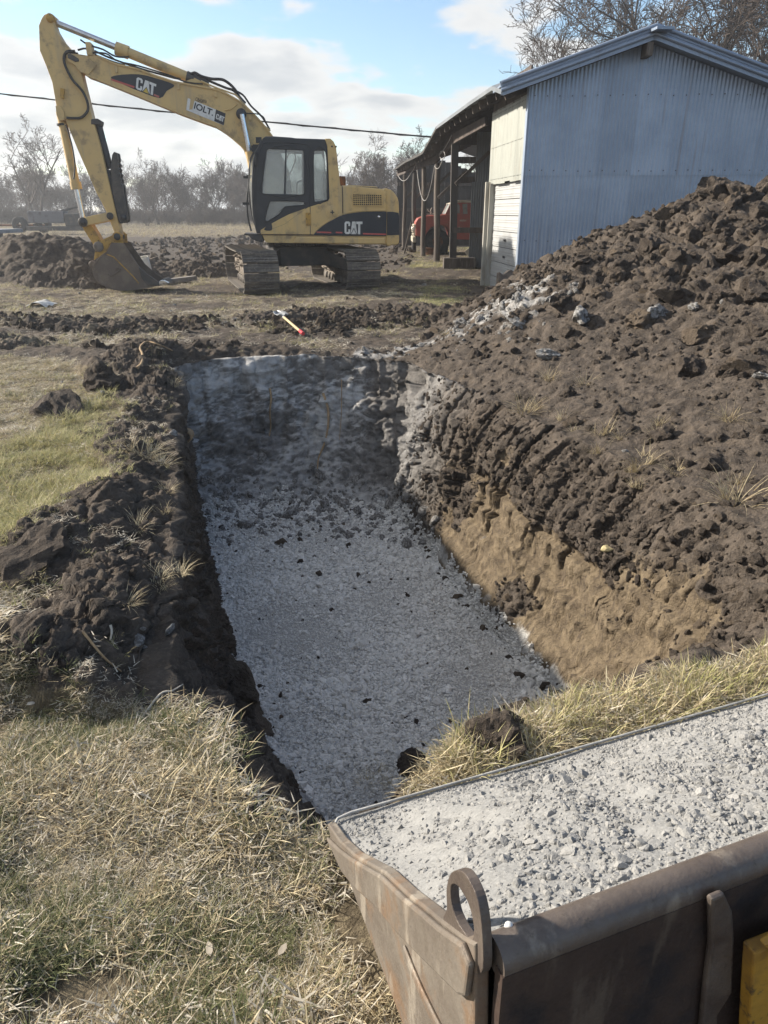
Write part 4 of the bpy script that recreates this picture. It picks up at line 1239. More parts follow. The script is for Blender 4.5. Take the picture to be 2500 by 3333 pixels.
# ---------------- boom
BO = -.16                                      # near face of the boom
top1 = [(492, 388), (530, 384), (620, 398), (700, 400), (760, 430), (850, 465), (1000, 500), (1250, 588), (1548, 642)]
top2 = [(350, 258), (430, 312), (520, 400), (590, 480), (640, 548), (760, 800), (760, 1000)]
bot2 = [(640, 1060), (560, 900), (470, 745), (430, 632), (370, 570), (300, 512), (221, 462)]
bot1 = [(1548, 905), (1300, 815), (1000, 690), (740, 585), (620, 540), (560, 478), (486, 430), (480, 405)]
bp_ = E1(top1, BO) + E2(top2, BO) + E2(bot2, BO) + E1(bot1, BO)
boom = MB().prism(bp_, BO, BO + .40).build('boom', M_YEL, exc, bevel=.018)
# flange edges along the boom
def flange(pts, y0, y1, up):
    mb = MB()
    for a, b in zip(pts, pts[1:]):
        mb.bar((a[0], (y0 + y1) / 2, a[1]), (b[0], (y0 + y1) / 2, b[1]), abs(y1 - y0), .03, (0, 0, 1))
    return mb
flange(smooth_poly(E1(top1[3:], BO) + E2(top2[:5], BO), 2, False), BO - .03, BO + .43, 1).build('top_flange', M_YEL, boom)
flange(smooth_poly(E2(bot2[2:], BO) + E1(bot1[:5], BO), 2, False), BO - .03, BO + .43, 1).build('bottom_flange', M_YEL, boom)
# decals
dec = smooth_poly(E1([(800, 562), (850, 541), (1000, 535), (1130, 566), (1255, 612), (1200, 655), (1150, 706), (1000, 655), (880, 605)], BO), 3)
dcl = MB().prism(dec, BO - .002, BO - .006).build('navy_decal', M_NAVY, boom)
o0 = E(*z1(978, 640), BO); ox = E(*z1(1110, 690), BO); oy = E(*z1(985, 553), BO)
ux = ((ox[0] - o0[0]) / 1.32, (ox[1] - o0[1]) / 1.32); uz = (oy[0] - o0[0], oy[1] - o0[1])
logo(dcl, o0, ux, uz, BO - .006, M_YELPL)
for a, b in (((800, 572), (968, 628)), ((1108, 682), (1146, 698))):
    p, q = E(*z1(*a), BO), E(*z1(*b), BO)
    MB().bar((p[0], BO - .008, p[1]), (q[0], BO - .008, q[1]), .004, .035).build('red_stripe', M_REDPL, dcl)
lab = E2([(25, 263), (298, 376), (284, 461), (14, 350)], BO)
lb = MB().prism(lab, BO - .002, BO - .006).build('name_plate', M_WHITEPL, boom)
MB().prism(E2([(46, 268), (74, 280), (58, 346), (36, 347)], BO), BO - .006, BO - .009).build('torn_patch', M_YEL, lb)
MB().prism(E2([(228, 346), (298, 375), (284, 460), (216, 430)], BO), BO - .006, BO - .009).build('black_square', M_NAVY, lb)
text_on(lb, 'IOLT.', E(*z2(68, 340), BO), E(*z2(205, 394), BO), .125, BO - .006, M_NAVY, .02)
text_on(lb, 'CBA2874', E(*z2(79, 283), BO), E(*z2(158, 308), BO), .07, BO - .001, M_NAVY)
o0 = E(*z2(226, 412), BO); ox = E(*z2(284, 438), BO); oy = E(*z2(234, 376), BO)
logo(lb, o0, ((ox[0] - o0[0]) / 1.4, (ox[1] - o0[1]) / 1.4), (oy[0] - o0[0], oy[1] - o0[1]), BO - .009, M_WHITEPL)
# boom pivot boss and lift cylinders
c_ = E(*z2(410, 378), BO)
disc(boom, 'pivot_boss', c_, .115, BO - .05, BO + .46, M_BLK)
disc(boom, 'pivot_boss', E(*z1(520, 415), BO), .085, BO - .03, BO + .43, M_STEELDK)
for off in (BO - .10, BO + .50):
    a = E(*z2(416, 385), BO); b = E(*z2(470, 650), BO); d_ = E(*z2(520, 900), BO)
    MB().tube([(a[0], off, a[1]), (b[0], off, b[1])], .055, 12).build('lift_rod', M_ROD, exc)
    MB().tube([(b[0], off, b[1]), (d_[0], off, d_[1])], .095, 12).build('lift_cylinder', M_YEL, exc)
# small brackets on the boom
for (a, b) in ((837, 500), (1285, 622), (630, 430)):
    q = E(*z1(a, b), BO); MB().box((q[0], BO - .02, q[1]), (.05, .04, .12)).build('bracket', M_YEL, boom)
for (a, b) in ((226, 240), (475, 405)):
    q = E(*z2(a, b), BO); MB().box((q[0], BO - .02, q[1]), (.05, .04, .10)).build('bracket', M_YEL, boom)
# stick cylinder on top of the boom
SCY = BO + .20
def p3(pt, off): return (pt[0], off, pt[1])
a, b = E(*z1(366, 150), SCY), E(*z1(832, 340), SCY)
MB().tube([p3(a, SCY), p3(b, SCY)], .062, 14).build('stick_rod', M_ROD, exc)
c1_, c2_ = E(*z1(834, 347), SCY), E(*z1(925, 380), SCY)
cyl = MB().tube([p3(c1_, SCY), p3(c2_, SCY)], .125, 14).build('stick_cylinder', M_YEL, exc)
c3_, c4_ = E(*z1(1345, 552), SCY), E(*z1(1500, 612), SCY)
MB().tube([p3(c2_, SCY), p3(c3_, SCY)], .098, 14).build('barrel', M_YEL, cyl)
MB().tube([p3(c3_, SCY), p3(c4_, SCY)], [.115, .075], 12).build('barrel_end', M_STEELDK, cyl)
MB().prism(E1([(1320, 590), (1400, 560), (1460, 590), (1548, 645), (1320, 605)], BO + .1), BO + .1, BO + .30).build('cylinder_lug', M_YEL, boom)
# hoses along the boom
def hose(pts, off, r_=.017, parent=boom, smooth=4, mat=M_HOSE, name='hose'):
    q = smooth_poly(pts, smooth, False)
    return MB().tube([p3(p, off + .012 * math.sin(i)) for i, p in enumerate(q)], r_, 6).build(name, mat, parent)
hose(E1([(578, 285), (640, 325), (740, 355), (830, 405), (930, 410)], BO + .1), BO + .1)
hose(E1([(640, 380), (760, 385), (850, 440), (1000, 475), (1200, 535), (1340, 590), (1460, 605)], BO + .05), BO + .05)
hose(E1([(680, 365), (800, 420), (1000, 490), (1210, 550), (1300, 570)], BO + .15), BO + .15, .02)
hose(E1([(560, 360), (620, 350), (690, 395), (800, 440), (900, 470)], BO + .28), BO + .28, .02)
hose(E2([(40, 92), (75, 82), (120, 105), (190, 125), (270, 130), (330, 165), (370, 210), (400, 260), (440, 330)], BO + .12), BO + .12, .03)
hose(E2([(120, 110), (200, 150), (300, 190), (360, 215), (440, 300)], BO + .22), BO + .22, .026)
hose(E2([(120, 140), (230, 190), (330, 225), (380, 250), (450, 330), (540, 430), (620, 500)], BO + .05), BO + .05, .018, mat=M_YEL, name='hydraulic_line')
hose(E2([(340, 200), (420, 240), (480, 320), (560, 400), (615, 490)], BO + .34), BO + .34, .022)
hose(E2([(380, 305), (340, 340), (290, 352)], BO - .02), BO - .02, .014, mat=M_YEL, name='hydraulic_line')
hose(E2([(430, 372), (520, 378), (570, 400), (590, 450)], BO - .03), BO - .03, .012)
q = E(*z1(640, 350), BO); MB().box((q[0], BO + .12, q[1]), (.10, .3, .22)).build('hose_clamp', M_YEL, boom)
# ---------------- stick
SO = BO - .0
st_l = [(345, 95), (318, 104), (300, 128), (278, 182), (285, 362), (330, 470), (375, 592), (405, 765), (430, 800), (470, 862), (560, 1080), (690, 1380), (760, 1512), (790, 1590), (826, 1680), (850, 1720)]
st_r = [(872, 1690), (862, 1640), (838, 1540), (790, 1330), (720, 1040), (660, 830), (600, 590), (585, 520), (512, 362), (450, 292), (402, 212), (388, 168), (386, 125), (370, 102)]
stick = MB().prism(E1(st_l + st_r, SO + .03), SO + .03, SO + .36).build('stick', M_YEL, exc, bevel=.018)
disc(stick, 'pivot_cap', E(*z1(360, 128), SO), .085, SO - .02, SO + .42, M_YELDIRT)
# boom nose plates hold the stick
npl = E1([(480, 400), (495, 386), (560, 392), (640, 420), (700, 470), (640, 540), (580, 520), (540, 470), (490, 440)], SO)
MB().prism(npl, SO - .035, SO + .025).build('nose_plate', M_YEL, boom, bevel=.01)
MB().prism(npl, SO + .37, SO + .43).build('nose_plate', M_YEL, boom, bevel=.01)
sl = E1([(490, 395), (510, 388), (570, 425), (572, 445), (545, 448), (492, 420)], SO)
MB().prism(sl, SO - .05, SO - .035).build('pin_lock', M_STEELDK, boom)
hose(E1([(540, 370), (490, 372), (462, 410), (475, 480), (520, 570), (590, 650), (630, 730), (632, 800), (590, 845), (530, 852), (480, 848)], SO), SO - .02, .028, stick)
hose(E1([(560, 385), (505, 375), (470, 400), (470, 470), (515, 560), (600, 660)], SO), SO + .0, .02, stick)
hose(E1([(478, 900), (500, 960), (525, 1060), (545, 1180), (535, 1290)], SO), SO - .06, .016, stick)
q = E(*z1(449, 672), SO); MB().box((q[0], SO + .0, q[1]), (.07, .06, .18), Matrix.Rotation(R(12), 3, 'Y')).build('cover_plate', M_YELDIRT, stick)
# bucket cylinder
MB().prism(E1([(405, 765), (430, 760), (462, 800), (470, 862), (432, 872), (412, 830)], SO + .03), SO - .02, SO + .42).build('cylinder_bracket', M_YEL, stick)
bcy = SO + .2
a, b = E(*z1(436, 805), bcy), E(*z1(446, 890), bcy)
a2, b2, c2 = E(*z1(548, 1350), bcy), E(*z1(553, 1362), bcy), E(*z1(603, 1590), bcy)
bc = MB().tube([p3(a, bcy), p3(a2, bcy)], .095, 14).build('bucket_cylinder', M_YEL, exc)
MB().tube([p3(E(*z1(542, 1310), bcy), bcy), p3(b2, bcy)], .118, 14).build('gland', M_YEL, bc)
MB().tube([p3(b, bcy), p3(E(*z1(449, 905), bcy), bcy)], .108, 14).build('band', M_BLK, bc)
MB().tube([p3(b2, bcy), p3(c2, bcy)], .058, 14).build('bucket_rod', M_ROD, exc)
# links
def link(p, q, w, y0, y1, mat, name):
    p, q = Vector(p), Vector(q); d = (q - p).normalized(); n = Vector((-d.y, d.x))
    poly = []
    for k in range(9):
        t = math.pi / 2 + math.pi * k / 8; poly.append(tuple(p + (d * math.cos(t) + n * math.sin(t)) * w))
    for k in range(9):
        t = -math.pi / 2 + math.pi * k / 8; poly.append(tuple(q + (d * math.cos(t) + n * math.sin(t)) * w))
    return MB().prism(poly, y0, y1).build(name, mat, exc, bevel=.008)
J0, J1 = E(*z1(605, 1598), SO), E(*z1(800, 1555), SO); J2 = E(*z1(715, 1775), SO); J3 = E(*z1(850, 1703), SO)
for y in (SO - .10, SO + .43):
    l_ = link(J0, J1, .085, y, y + .06, M_YEL, 'side_link')
    disc(l_, 'pin', J0, .10, y - .03, y + .08, M_STEELDK); disc(l_, 'pin', J0, .065, y - .05, y + .08, M_BLK)
    disc(l_, 'pin', J1, .075, y - .03, y + .08, M_STEELDK)
link(J0, J2, .10, SO + .02, SO + .37, M_YELDIRT, 'bucket_link')
# thumb on the front of the stick
THO = SO + .02
MB().prism(E1([(655, 858), (700, 852), (728, 870), (722, 905), (690, 895), (655, 895)], THO), THO, THO + .3).build('thumb_bracket', M_STEELDK, exc, bevel=.01)
a, b = E(*z1(704, 890), SCY), E(*z1(792, 1215), SCY)
MB().tube([p3(a, SCY), p3(b, SCY)], [.085, .075], 12).build('thumb_cylinder', M_BLK, exc)
MB().prism(E1([(760, 1215), (790, 1222), (800, 1330), (838, 1500), (870, 1610), (852, 1600), (815, 1480), (775, 1320)], THO), THO + .05, THO + .28).build('thumb_plate', M_BLK, exc)
tb = [(808, 1115), (822, 1092), (842, 1100), (850, 1150), (844, 1170), (856, 1182), (850, 1205), (862, 1218), (856, 1242), (868, 1255), (862, 1280), (874, 1292), (870, 1318), (882, 1335), (890, 1400), (920, 1560), (918, 1595), (895, 1605), (862, 1600), (838, 1500), (815, 1400), (802, 1300), (797, 1200)]
th_ = MB().prism(E1(tb, THO), THO - .02, THO + .10).build('thumb', M_STEELDK, exc, bevel=.012)
MB().prism(E1(tb, THO), THO + .24, THO + .36).build('thumb', M_STEELDK, exc, bevel=.012)
disc(th_, 'pin', E(*z1(893, 1565), THO), .07, THO - .05, THO + .1, M_BLK)
# ---------------- bucket
KO, KW = SO - .24, .84
ears = [(850, 1668), (822, 1688), (735, 1728), (692, 1788), (682, 1872), (770, 1812), (800, 1746), (892, 1752), (888, 1690)]
for y in (SO - .06, SO + .42):
    e_ = MB().prism(E1(ears, SO), y - .02, y + .03).build('bucket_ear', M_YELDIRT, exc, bevel=.006)
    disc(e_, 'pin', J3, .105, y - .05, y + .04, M_YELDIRT); disc(e_, 'pin', J3, .075, y - .07, y + .05, M_BLK)
    disc(e_, 'pin', J2, .11, y - .05, y + .05, M_MUD)
side = smooth_poly([E(*z1(*p), KO) for p in [(768, 1812), (720, 1845), (684, 1890), (666, 1942), (682, 2000), (730, 2048), (840, 2090), (960, 2088), (1085, 2068)]], 3, False)
side2 = [E(*z1(*p), KO) for p in [(1150, 2055), (1140, 2028), (1060, 1970), (1000, 1918), (930, 1815), (890, 1750), (802, 1746)]]
outl = side + side2
back = side + [E(*z1(1210, 2036), KO)]
bk = MB().prism(outl, KO, KO + .035).build('bucket', M_BUCKET, exc)
MB().prism(outl, KO + KW - .035, KO + KW).build('side_plate', M_BUCKET, bk)
# curved shell
mb = MB()
n_ = len(back)
vs = []
cx = sum(p[0] for p in outl) / len(outl); cz = sum(p[1] for p in outl) / len(outl)
for p in [E(*z1(802, 1746), KO)] + back:
    d = Vector((cx - p[0], cz - p[1])).normalized() * .03
    vs += [(p[0], KO - .008, p[1]), (p[0], KO + KW + .008, p[1]), (p[0] + d.x, KO, p[1] + d.y), (p[0] + d.x, KO + KW, p[1] + d.y)]
fs = []
for i in range(n_):
    a_, b_ = i * 4, (i + 1) * 4
    fs += [(a_, b_, b_ + 1, a_ + 1), (a_ + 2, a_ + 3, b_ + 3, b_ + 2), (a_, a_ + 2, b_ + 2, b_), (a_ + 1, b_ + 1, b_ + 3, a_ + 3)]
mb.add(vs, fs, True); mb.build('shell', M_BUCKET, bk)
# side wear plate, weld bead and stiffener
MB().prism(E1([(1000, 1920), (1060, 1972), (1140, 2030), (1150, 2056), (1060, 2052), (1020, 2000)], KO), KO - .03, KO).build('side_cutter', M_STEELDK, bk, bevel=.006)
MB().tube([p3(p, KO - .008) for p in smooth_poly(E1([(775, 1975), (800, 1985), (850, 1955), (868, 1940), (852, 1930), (835, 1945)], KO), 3, False)], .018, 6).build('weld_bead', M_BUCKET, bk)
MB().tube([p3(p, KO - .004) for p in E1([(770, 1830), (820, 1850), (900, 1930), (960, 1990), (1000, 2040)], KO)], .014, 6).build('weld_bead', M_YELDIRT, bk)
disc(bk, 'lifting_eye', E(*z1(655, 1905), SO), .075, SO + .1, SO + .2, M_BUCKET)
for k in range(5):
    y = KO + .06 + k * (KW - .12) / 4
    t_ = E1([(1130, 2062), (1148, 2022), (1180, 2018), (1216, 2036), (1180, 2052)], KO)
    MB().prism(t_, y - .05, y + .05).build('tooth', M_STEELDK if k else M_ROD, bk, bevel=.006)

# ---------------- house: cab, hood, counterweight, deck
HO = -1.28
def plate_part(name, pts, y0, y1, mat, parent=exc, bevel=.012, holes=()):
    return MB().plate(pts, list(holes), y0, y1).build(name, mat, parent, bevel=bevel)
black_out = E2([(575, 545), (1012, 562), (1030, 612), (1046, 985), (1034, 1006), (905, 1046), (750, 1102), (650, 1155), (590, 1188), (556, 1212), (546, 1240), (530, 1236), (505, 1120), (494, 900), (512, 690), (545, 590)], HO)
w_door = E2([(596, 630), (858, 640), (860, 958), (562, 952), (566, 860)], HO)
w_rear = E2([(932, 642), (1010, 640), (1027, 690), (1030, 985), (1022, 996), (936, 1012)], HO)
w_low = E2([(616, 1006), (860, 1010), (860, 1036), (725, 1046), (690, 1092), (604, 1150), (582, 1142)], HO)
cabs = plate_part('cab', black_out, HO, HO + .06, M_BLK, holes=(w_door, w_rear, w_low))
cabf = MB().plate([(x, z) for x, z in black_out], [w_door, w_rear], HO + 1.02, HO + 1.08).build('cab_side', M_BLK, cabs)
for w in (w_door, w_rear, w_low):
    MB().prism(w, HO + .025, HO + .035).build('window', M_CABGLASS, cabs)
for w in (w_door, w_rear):
    MB().prism(w, HO + 1.05, HO + 1.06).build('window', M_CABGLASS, cabs)
def border(pts, y, r_, mat, name, parent):
    m = MB(); m.tube([p3(p, y) for p in smooth_poly(pts, 2) + [pts[0]]], r_, 6, cap=False); return m.build(name, mat, parent)
for w in (w_door, w_rear, w_low): border(w, HO - .002, .012, M_BLK, 'window_seal', cabs)
dv = E2([(728, 630), (738, 636), (730, 955), (716, 955)], HO)
MB().prism(dv, HO + .012, HO + .045).build('sash', M_BLK, cabs)
# door outline groove proud strip
border(E2([(548, 1238), (520, 1100), (512, 900), (530, 700), (560, 610), (600, 585), (885, 598), (895, 700), (895, 1045)], HO), HO - .004, .009, M_BLK, 'door_seal', cabs)
# roof and rear pillar
roofp = E2([(556, 560), (585, 538), (640, 537), (770, 546), (800, 551), (1012, 558), (1060, 556), (1060, 580), (560, 590)], HO)
MB().prism(roofp, HO + .02, HO + 1.06).build('cab_roof', M_BLK, cabs, bevel=.03)
pil = E2([(1013, 556), (1052, 556), (1074, 575), (1092, 612), (1108, 760), (1124, 896), (1138, 898), (1140, 1248), (552, 1245), (548, 1215), (590, 1188), (650, 1155), (750, 1102), (905, 1046), (1034, 1006), (1046, 985), (1030, 612)], HO)
plate_part('cab_lower', pil, HO - .012, HO + .05, M_YEL)
rear_pil = E2([(1013, 556), (1052, 556), (1074, 575), (1092, 612), (1108, 760), (1124, 896), (1060, 900), (1046, 700), (1036, 612)], HO)
MB().prism(rear_pil, HO + .05, HO + 1.08).build('cab_rear', M_YEL, cabs, bevel=.02)
# front glass and frame, slightly bowed, with bars
fr = E2([(560, 575), (530, 640), (505, 720), (494, 900), (503, 1110), (532, 1238)], HO)
bow = [(p[0] - .10 * math.sin(math.pi * min(1, (i + .6) / 5.6)), p[1]) for i, p in enumerate(fr)]
gm = MB(); m_ = []
for i, (p, q) in enumerate(zip(fr, bow)):
    m_ += [(p[0], HO + .03, p[1]), (q[0], HO + .30, q[1]), (q[0], HO + .78, q[1]), (p[0], HO + 1.05, p[1])]
fs = [(4 * i + k, 4 * i + k + 1, 4 * i + k + 5, 4 * i + k + 4) for i in range(len(fr) - 1) for k in range(3)]
gm.add(m_, fs, True); gm.build('windscreen', M_CABGLASS, cabs, fix=False)
for y in (HO + .035, HO + 1.05):
    MB().tube([p3(p, y) for p in smooth_poly(fr, 3, False)], .035, 8).build('front_pillar', M_BLK, cabs)
MB().tube([p3(p, HO + .32) for p in smooth_poly(bow, 3, False)], .022, 6).build('guard_bar', M_BLK, cabs)
cb_ = E2([(470, 700), (462, 840), (446, 1000), (452, 1120), (478, 1225)], HO)
MB().tube([p3(p, HO + .45) for p in smooth_poly(cb_, 3, False)], .022, 6).build('guard_bar', M_BLK, cabs)
for (a, b) in ((452, 820), (430, 828), (424, 1022), (470, 1005), (480, 620), (500, 595)):
    q = E(*z2(a, b), HO); MB().box((q[0] + .05, HO + .45, q[1]), (.16, .10, .05)).build('step_bracket', M_BLK, cabs)
mb = MB()
q = E(*z2(535, 560), HO); mb.box((q[0], HO + .2, q[1]), (.12, .14, .10)); 
mb.build('work_lamp', M_BLK, cabs)
q = E(*z2(505, 620), HO); MB().box((q[0], HO + .3, q[1]), (.14, .1, .12)).build('work_lamp', M_BLK, cabs)
q = E(*z2(512, 700), HO); MB().box((q[0], HO - .02, q[1]), (.03, .16, .28)).build('side_mirror', M_STEELDK, cabs, bevel=.02)
# deck rim under the door, steps, horn grey front
MB().prism(E2([(430, 1238), (560, 1244), (575, 1302), (520, 1296), (480, 1275), (465, 1255), (428, 1252)], HO), HO + .03, HO + .95).build('front_deck', M_STEELDK, exc, bevel=.02)
# interior
mb = MB(); q = E(*z2(985, 950), HO); mb.box((q[0] - .05, HO + .55, q[1] - .18), (.5, .5, .14)); mb.box((q[0] + .16, HO + .55, q[1] + .14), (.14, .5, .62))
mb.build('seat', M_SEAT, cabs, bevel=.04)
mb = MB().tube([p3(p, HO + .5) for p in smooth_poly(E2([(742, 690), (755, 655), (790, 645), (806, 680), (790, 740), (765, 800), (748, 850)], HO), 4, False)], .016, 6)
mb.build('interior_rail', M_WHITEPL, cabs)
mb = MB().tube([p3(p, HO + .15) for p in smooth_poly(E2([(812, 955), (812, 880), (830, 862), (862, 858)], HO), 3, False)], .018, 6)
mb.build('grab_handle', M_BLK, cabs)
mb = MB(); q = E(*z2(745, 900), HO); mb.box((q[0], HO + .5, q[1] - .05), (.16, .2, .35)); mb.tube([(q[0] - .02, HO + .5, q[1] + .05), (q[0] - .04, HO + .5, q[1] + .42)], .03, 6); mb.build('control_console', M_SEAT, cabs)
# floor and far lower wall so that the cab is closed below
fl_ = E2([(556, 1215), (1138, 1100), (1140, 1245), (548, 1245)], HO)
MB().prism(fl_, HO + .06, HO + 1.08).build('cab_floor', M_BLK, cabs)
# hinge, handle recess, cap
q = E(*z2(893, 1136), HO); hg = MB().box((q[0], HO - .022, q[1]), (.11, .02, .26)); hg.build('hinge', M_YELDIRT, cabs, bevel=.006)
MB().prism(smooth_poly(E2([(577, 1205), (600, 1175), (628, 1168), (630, 1215), (582, 1216)], HO), 3), HO - .018, HO - .012).build('door_handle', M_BLK, cabs)
q = E(*z2(1065, 1086), HO); MB().lathe([(0, -.012), (.12, -.010), (.14, 0)], 24, (q[0], HO - .012, q[1]), 'y').build('filler_cap', M_YEL, cabs)
MB().box((q[0], HO - .028, q[1]), (.02, .01, .085)).box((q[0], HO - .029, q[1]), (.085, .01, .02)).build('filler_slot', M_BLK, cabs)
for (a, b) in ((1063, 612), (1092, 614)):
    q = E(*z2(a, b), HO); disc(cabs, 'bolt', q, .018, HO - .03, HO, M_STEELDK, 10)
# seams between panels
for seam in ([(906, 1046), (907, 1246)], [(1137, 898), (1142, 1100), (1141, 1250)]):
    MB().tube([p3(p, HO - .012) for p in E2(seam, HO)], .008, 5).build('panel_seam', M_BLK, exc)
# engine hood
hood = E2([(1130, 894), (1170, 892), (1430, 918), (1456, 945), (1456, 1252), (1140, 1250)], HO)
hd = MB().prism(hood, HO - .006, HO + 2.5).build('engine_hood', M_YEL, exc, bevel=.03)
gq = E2([(1213, 955), (1420, 960), (1422, 1038), (1215, 1036)], HO)
gl_ = MB().prism(gq, HO - .010, HO - .016).build('grille', M_MESH, hd)
for k in range(15):
    t = k / 14; a = E2([(1213 + 207 * t, 955 + 5 * t), (1215 + 207 * t, 1036 + 2 * t)], HO)
    MB().bar(p3(a[0], HO - .022), p3(a[1], HO - .022), .012, .012).build('grille_bar', M_YEL, gl_)
for k in range(7):
    t = k / 6; a = E2([(1213 + 2 * t, 955 + 81 * t), (1420 + 2 * t, 960 + 78 * t)], HO)
    MB().bar(p3(a[0], HO - .026), p3(a[1], HO - .026), .012, .012).build('grille_bar', M_YEL, gl_)
tg = E2([(1168, 893), (1190, 885), (1400, 897), (1422, 917)], HO)
tgo = MB().prism(tg, HO + .35, HO + 1.6).build('top_grille', M_YEL, hd, bevel=.01)
for k in range(9):
    a = E(*z2(1255 + 19 * k, 903 + 1.4 * k), HO); MB().box((a[0], HO + .345, a[1]), (.055, .01, .045)).build('louvre', M_MESH, tgo)
q = E(*z2(1165, 862), HO); MB().box((q[0], HO + 1.5, q[1]), (.22, .3, .3)).build('exhaust_box', M_RUST, hd)
# counterweight
cw = smooth_poly(E2([(1438, 922), (1470, 918), (1500, 930), (1530, 968), (1546, 1010), (1549, 1120), (1549, 1250), (1546, 1316), (1500, 1322), (1452, 1320), (1450, 1100)], HO), 2)
cwo = MB().prism(cw, HO + .04, HO + 2.5).build('counterweight', M_YEL, exc, bevel=.06)
cwd = E2([(1461, 1082), (1500, 1082), (1544, 1090), (1548, 1120), (1548, 1250), (1461, 1252)], HO)
MB().prism(cwd, HO + .034, HO + .046).build('navy_panel', M_NAVY, cwo)
# swoosh, letters, stripes
sw_ = smooth_poly(E2([(932, 1247), (960, 1214), (1010, 1175), (1060, 1145), (1140, 1106), (1250, 1086), (1350, 1081), (1455, 1080)], HO), 3, False) + E2([(1455, 1252)], HO)
swo = MB().prism(sw_, HO - .014, HO - .020).build('navy_panel', M_NAVY, exc)
MB().tube([p3(p, HO - .014) for p in smooth_poly(E2([(926, 1245), (956, 1208), (1010, 1168), (1060, 1137), (1140, 1098), (1250, 1078), (1455, 1072)], HO), 3, False)], .010, 5).build('panel_edge', M_YEL, exc)
o0 = E(*z2(1153, 1243), HO); ox = E(*z2(1281, 1244), HO); oy = E(*z2(1153, 1152), HO)
logo(swo, o0, ((ox[0] - o0[0]) / 1.4, (ox[1] - o0[1]) / 1.4), (oy[0] - o0[0], oy[1] - o0[1]), HO - .020, M_WHITEPL)
for a, b in (((952, 1229), (1058, 1232)), ((1090, 1231), (1137, 1233)), ((1285, 1240), (1452, 1245))):
    p, q = E(*z2(*a), HO), E(*z2(*b), HO)
    MB().bar((p[0], HO - .022, p[1]), (q[0], HO - .022, q[1]), .004, .03).build('red_stripe', M_REDPL, swo)
q = E(*z2(1400, 1119), HO); lt = MB().box((q[0], HO - .02, q[1]), (.14, .012, .12)); lt.build('latch', M_BLK, swo, bevel=.008)
MB().lathe([(0, -.008), (.028, -.004), (.03, .004)], 14, (q[0], HO - .03, q[1]), 'y').build('latch_button', M_ROD, swo)
# side rail under the panels
rl = E2([(560, 1247), (1452, 1256), (1450, 1318), (1300, 1318), (620, 1306), (585, 1302)], HO)
MB().prism(rl, HO + .01, HO + 2.45).build('deck_frame', M_YEL, exc, bevel=.01)
MB().prism(E2([(800, 1262), (1445, 1270), (1448, 1316), (780, 1308)], HO), HO - .035, HO + .01).build('side_rail', M_YEL, exc, bevel=.02)
MB().prism(E2([(560, 1246), (1452, 1252), (1452, 1258), (560, 1250)], HO), HO - .016, HO + .01).build('rail_shadow_strip', M_BLK, exc)  # black strip painted in as the shade between panels and rail

# ---------------- undercarriage, turned 17 degrees from the house
tz = EZ
TA = R(17)
def tr_frame():
    """empty-free local frame for the tracks: returns matrix from track space (x across, y forward to us) to machine space"""
    m = Matrix.Rotation(TA, 4, 'Z')
    return Matrix.Rotation(-EROT, 4, 'Z') @ m
TM = tr_frame()
def tput(o):
    o.rotation_euler = (0, 0, TA - EROT)
    return o
GAUGE, TLEN, TR, SHW = 2.22, 3.15, .40, .74
mbs = MB().lathe([(.0, .92), (.72, .92), (.74, .98), (.74, 1.02), (.66, 1.03), (.66, 1.12), (0, 1.12)], 40)
MB_sw = tput(mbs.build('swing_bearing', M_STEELDK, exc))
mb = MB()
for k in range(60):
    a = 2 * math.pi * k / 60; mb.box((.75 * math.cos(a), .75 * math.sin(a), .95), (.03, .03, .06), Matrix.Rotation(a, 3, 'Z'))
o = mb.build('bearing_teeth', M_STEELDK, MB_sw); o['kind'] = 'stuff'
mb = MB().box((0, 0, .70), (1.25, 1.25, .42))
tput(mb.build('car_body', M_STEELDK, exc, bevel=.03))
for sx in (-1, 1):
    for sy in (-1, 1):
        MBl = MB()
        a = Vector((sx * .4, sy * .35, .72)); b = Vector((sx * (GAUGE / 2 - .12), sy * .95, .52))
        d = .19
        MBl.add([a + Vector((0, -d, .18)), a + Vector((0, d, .18)), a + Vector((0, d, -.18)), a + Vector((0, -d, -.18)),
                 b + Vector((0, -d * 1.5, .10)), b + Vector((0, d * 1.5, .10)), b + Vector((0, d * 1.5, -.14)), b + Vector((0, -d * 1.5, -.14))],
                [(0, 1, 2, 3), (7, 6, 5, 4), (0, 4, 5, 1), (1, 5, 6, 2), (2, 6, 7, 3), (3, 7, 4, 0)])
        tput(MBl.build('frame_leg', M_STEELDK, exc, bevel=.02))
shoe_mb = MB()
shoe_mb.box((0, 0, 0), (SHW, .170, .022)).box((0, -.068, .022), (SHW, .016, .036)).box((0, .0, .016), (SHW, .014, .024)).box((0, .068, .016), (SHW, .014, .024)).box((0, 0, -.04), (.16, .15, .06))
shoe_me = shoe_mb.mesh('track_shoe'); shoe_me.materials.append(M_TRACK)
per = 2 * TLEN + 2 * math.pi * TR; NSH = int(per / .182)
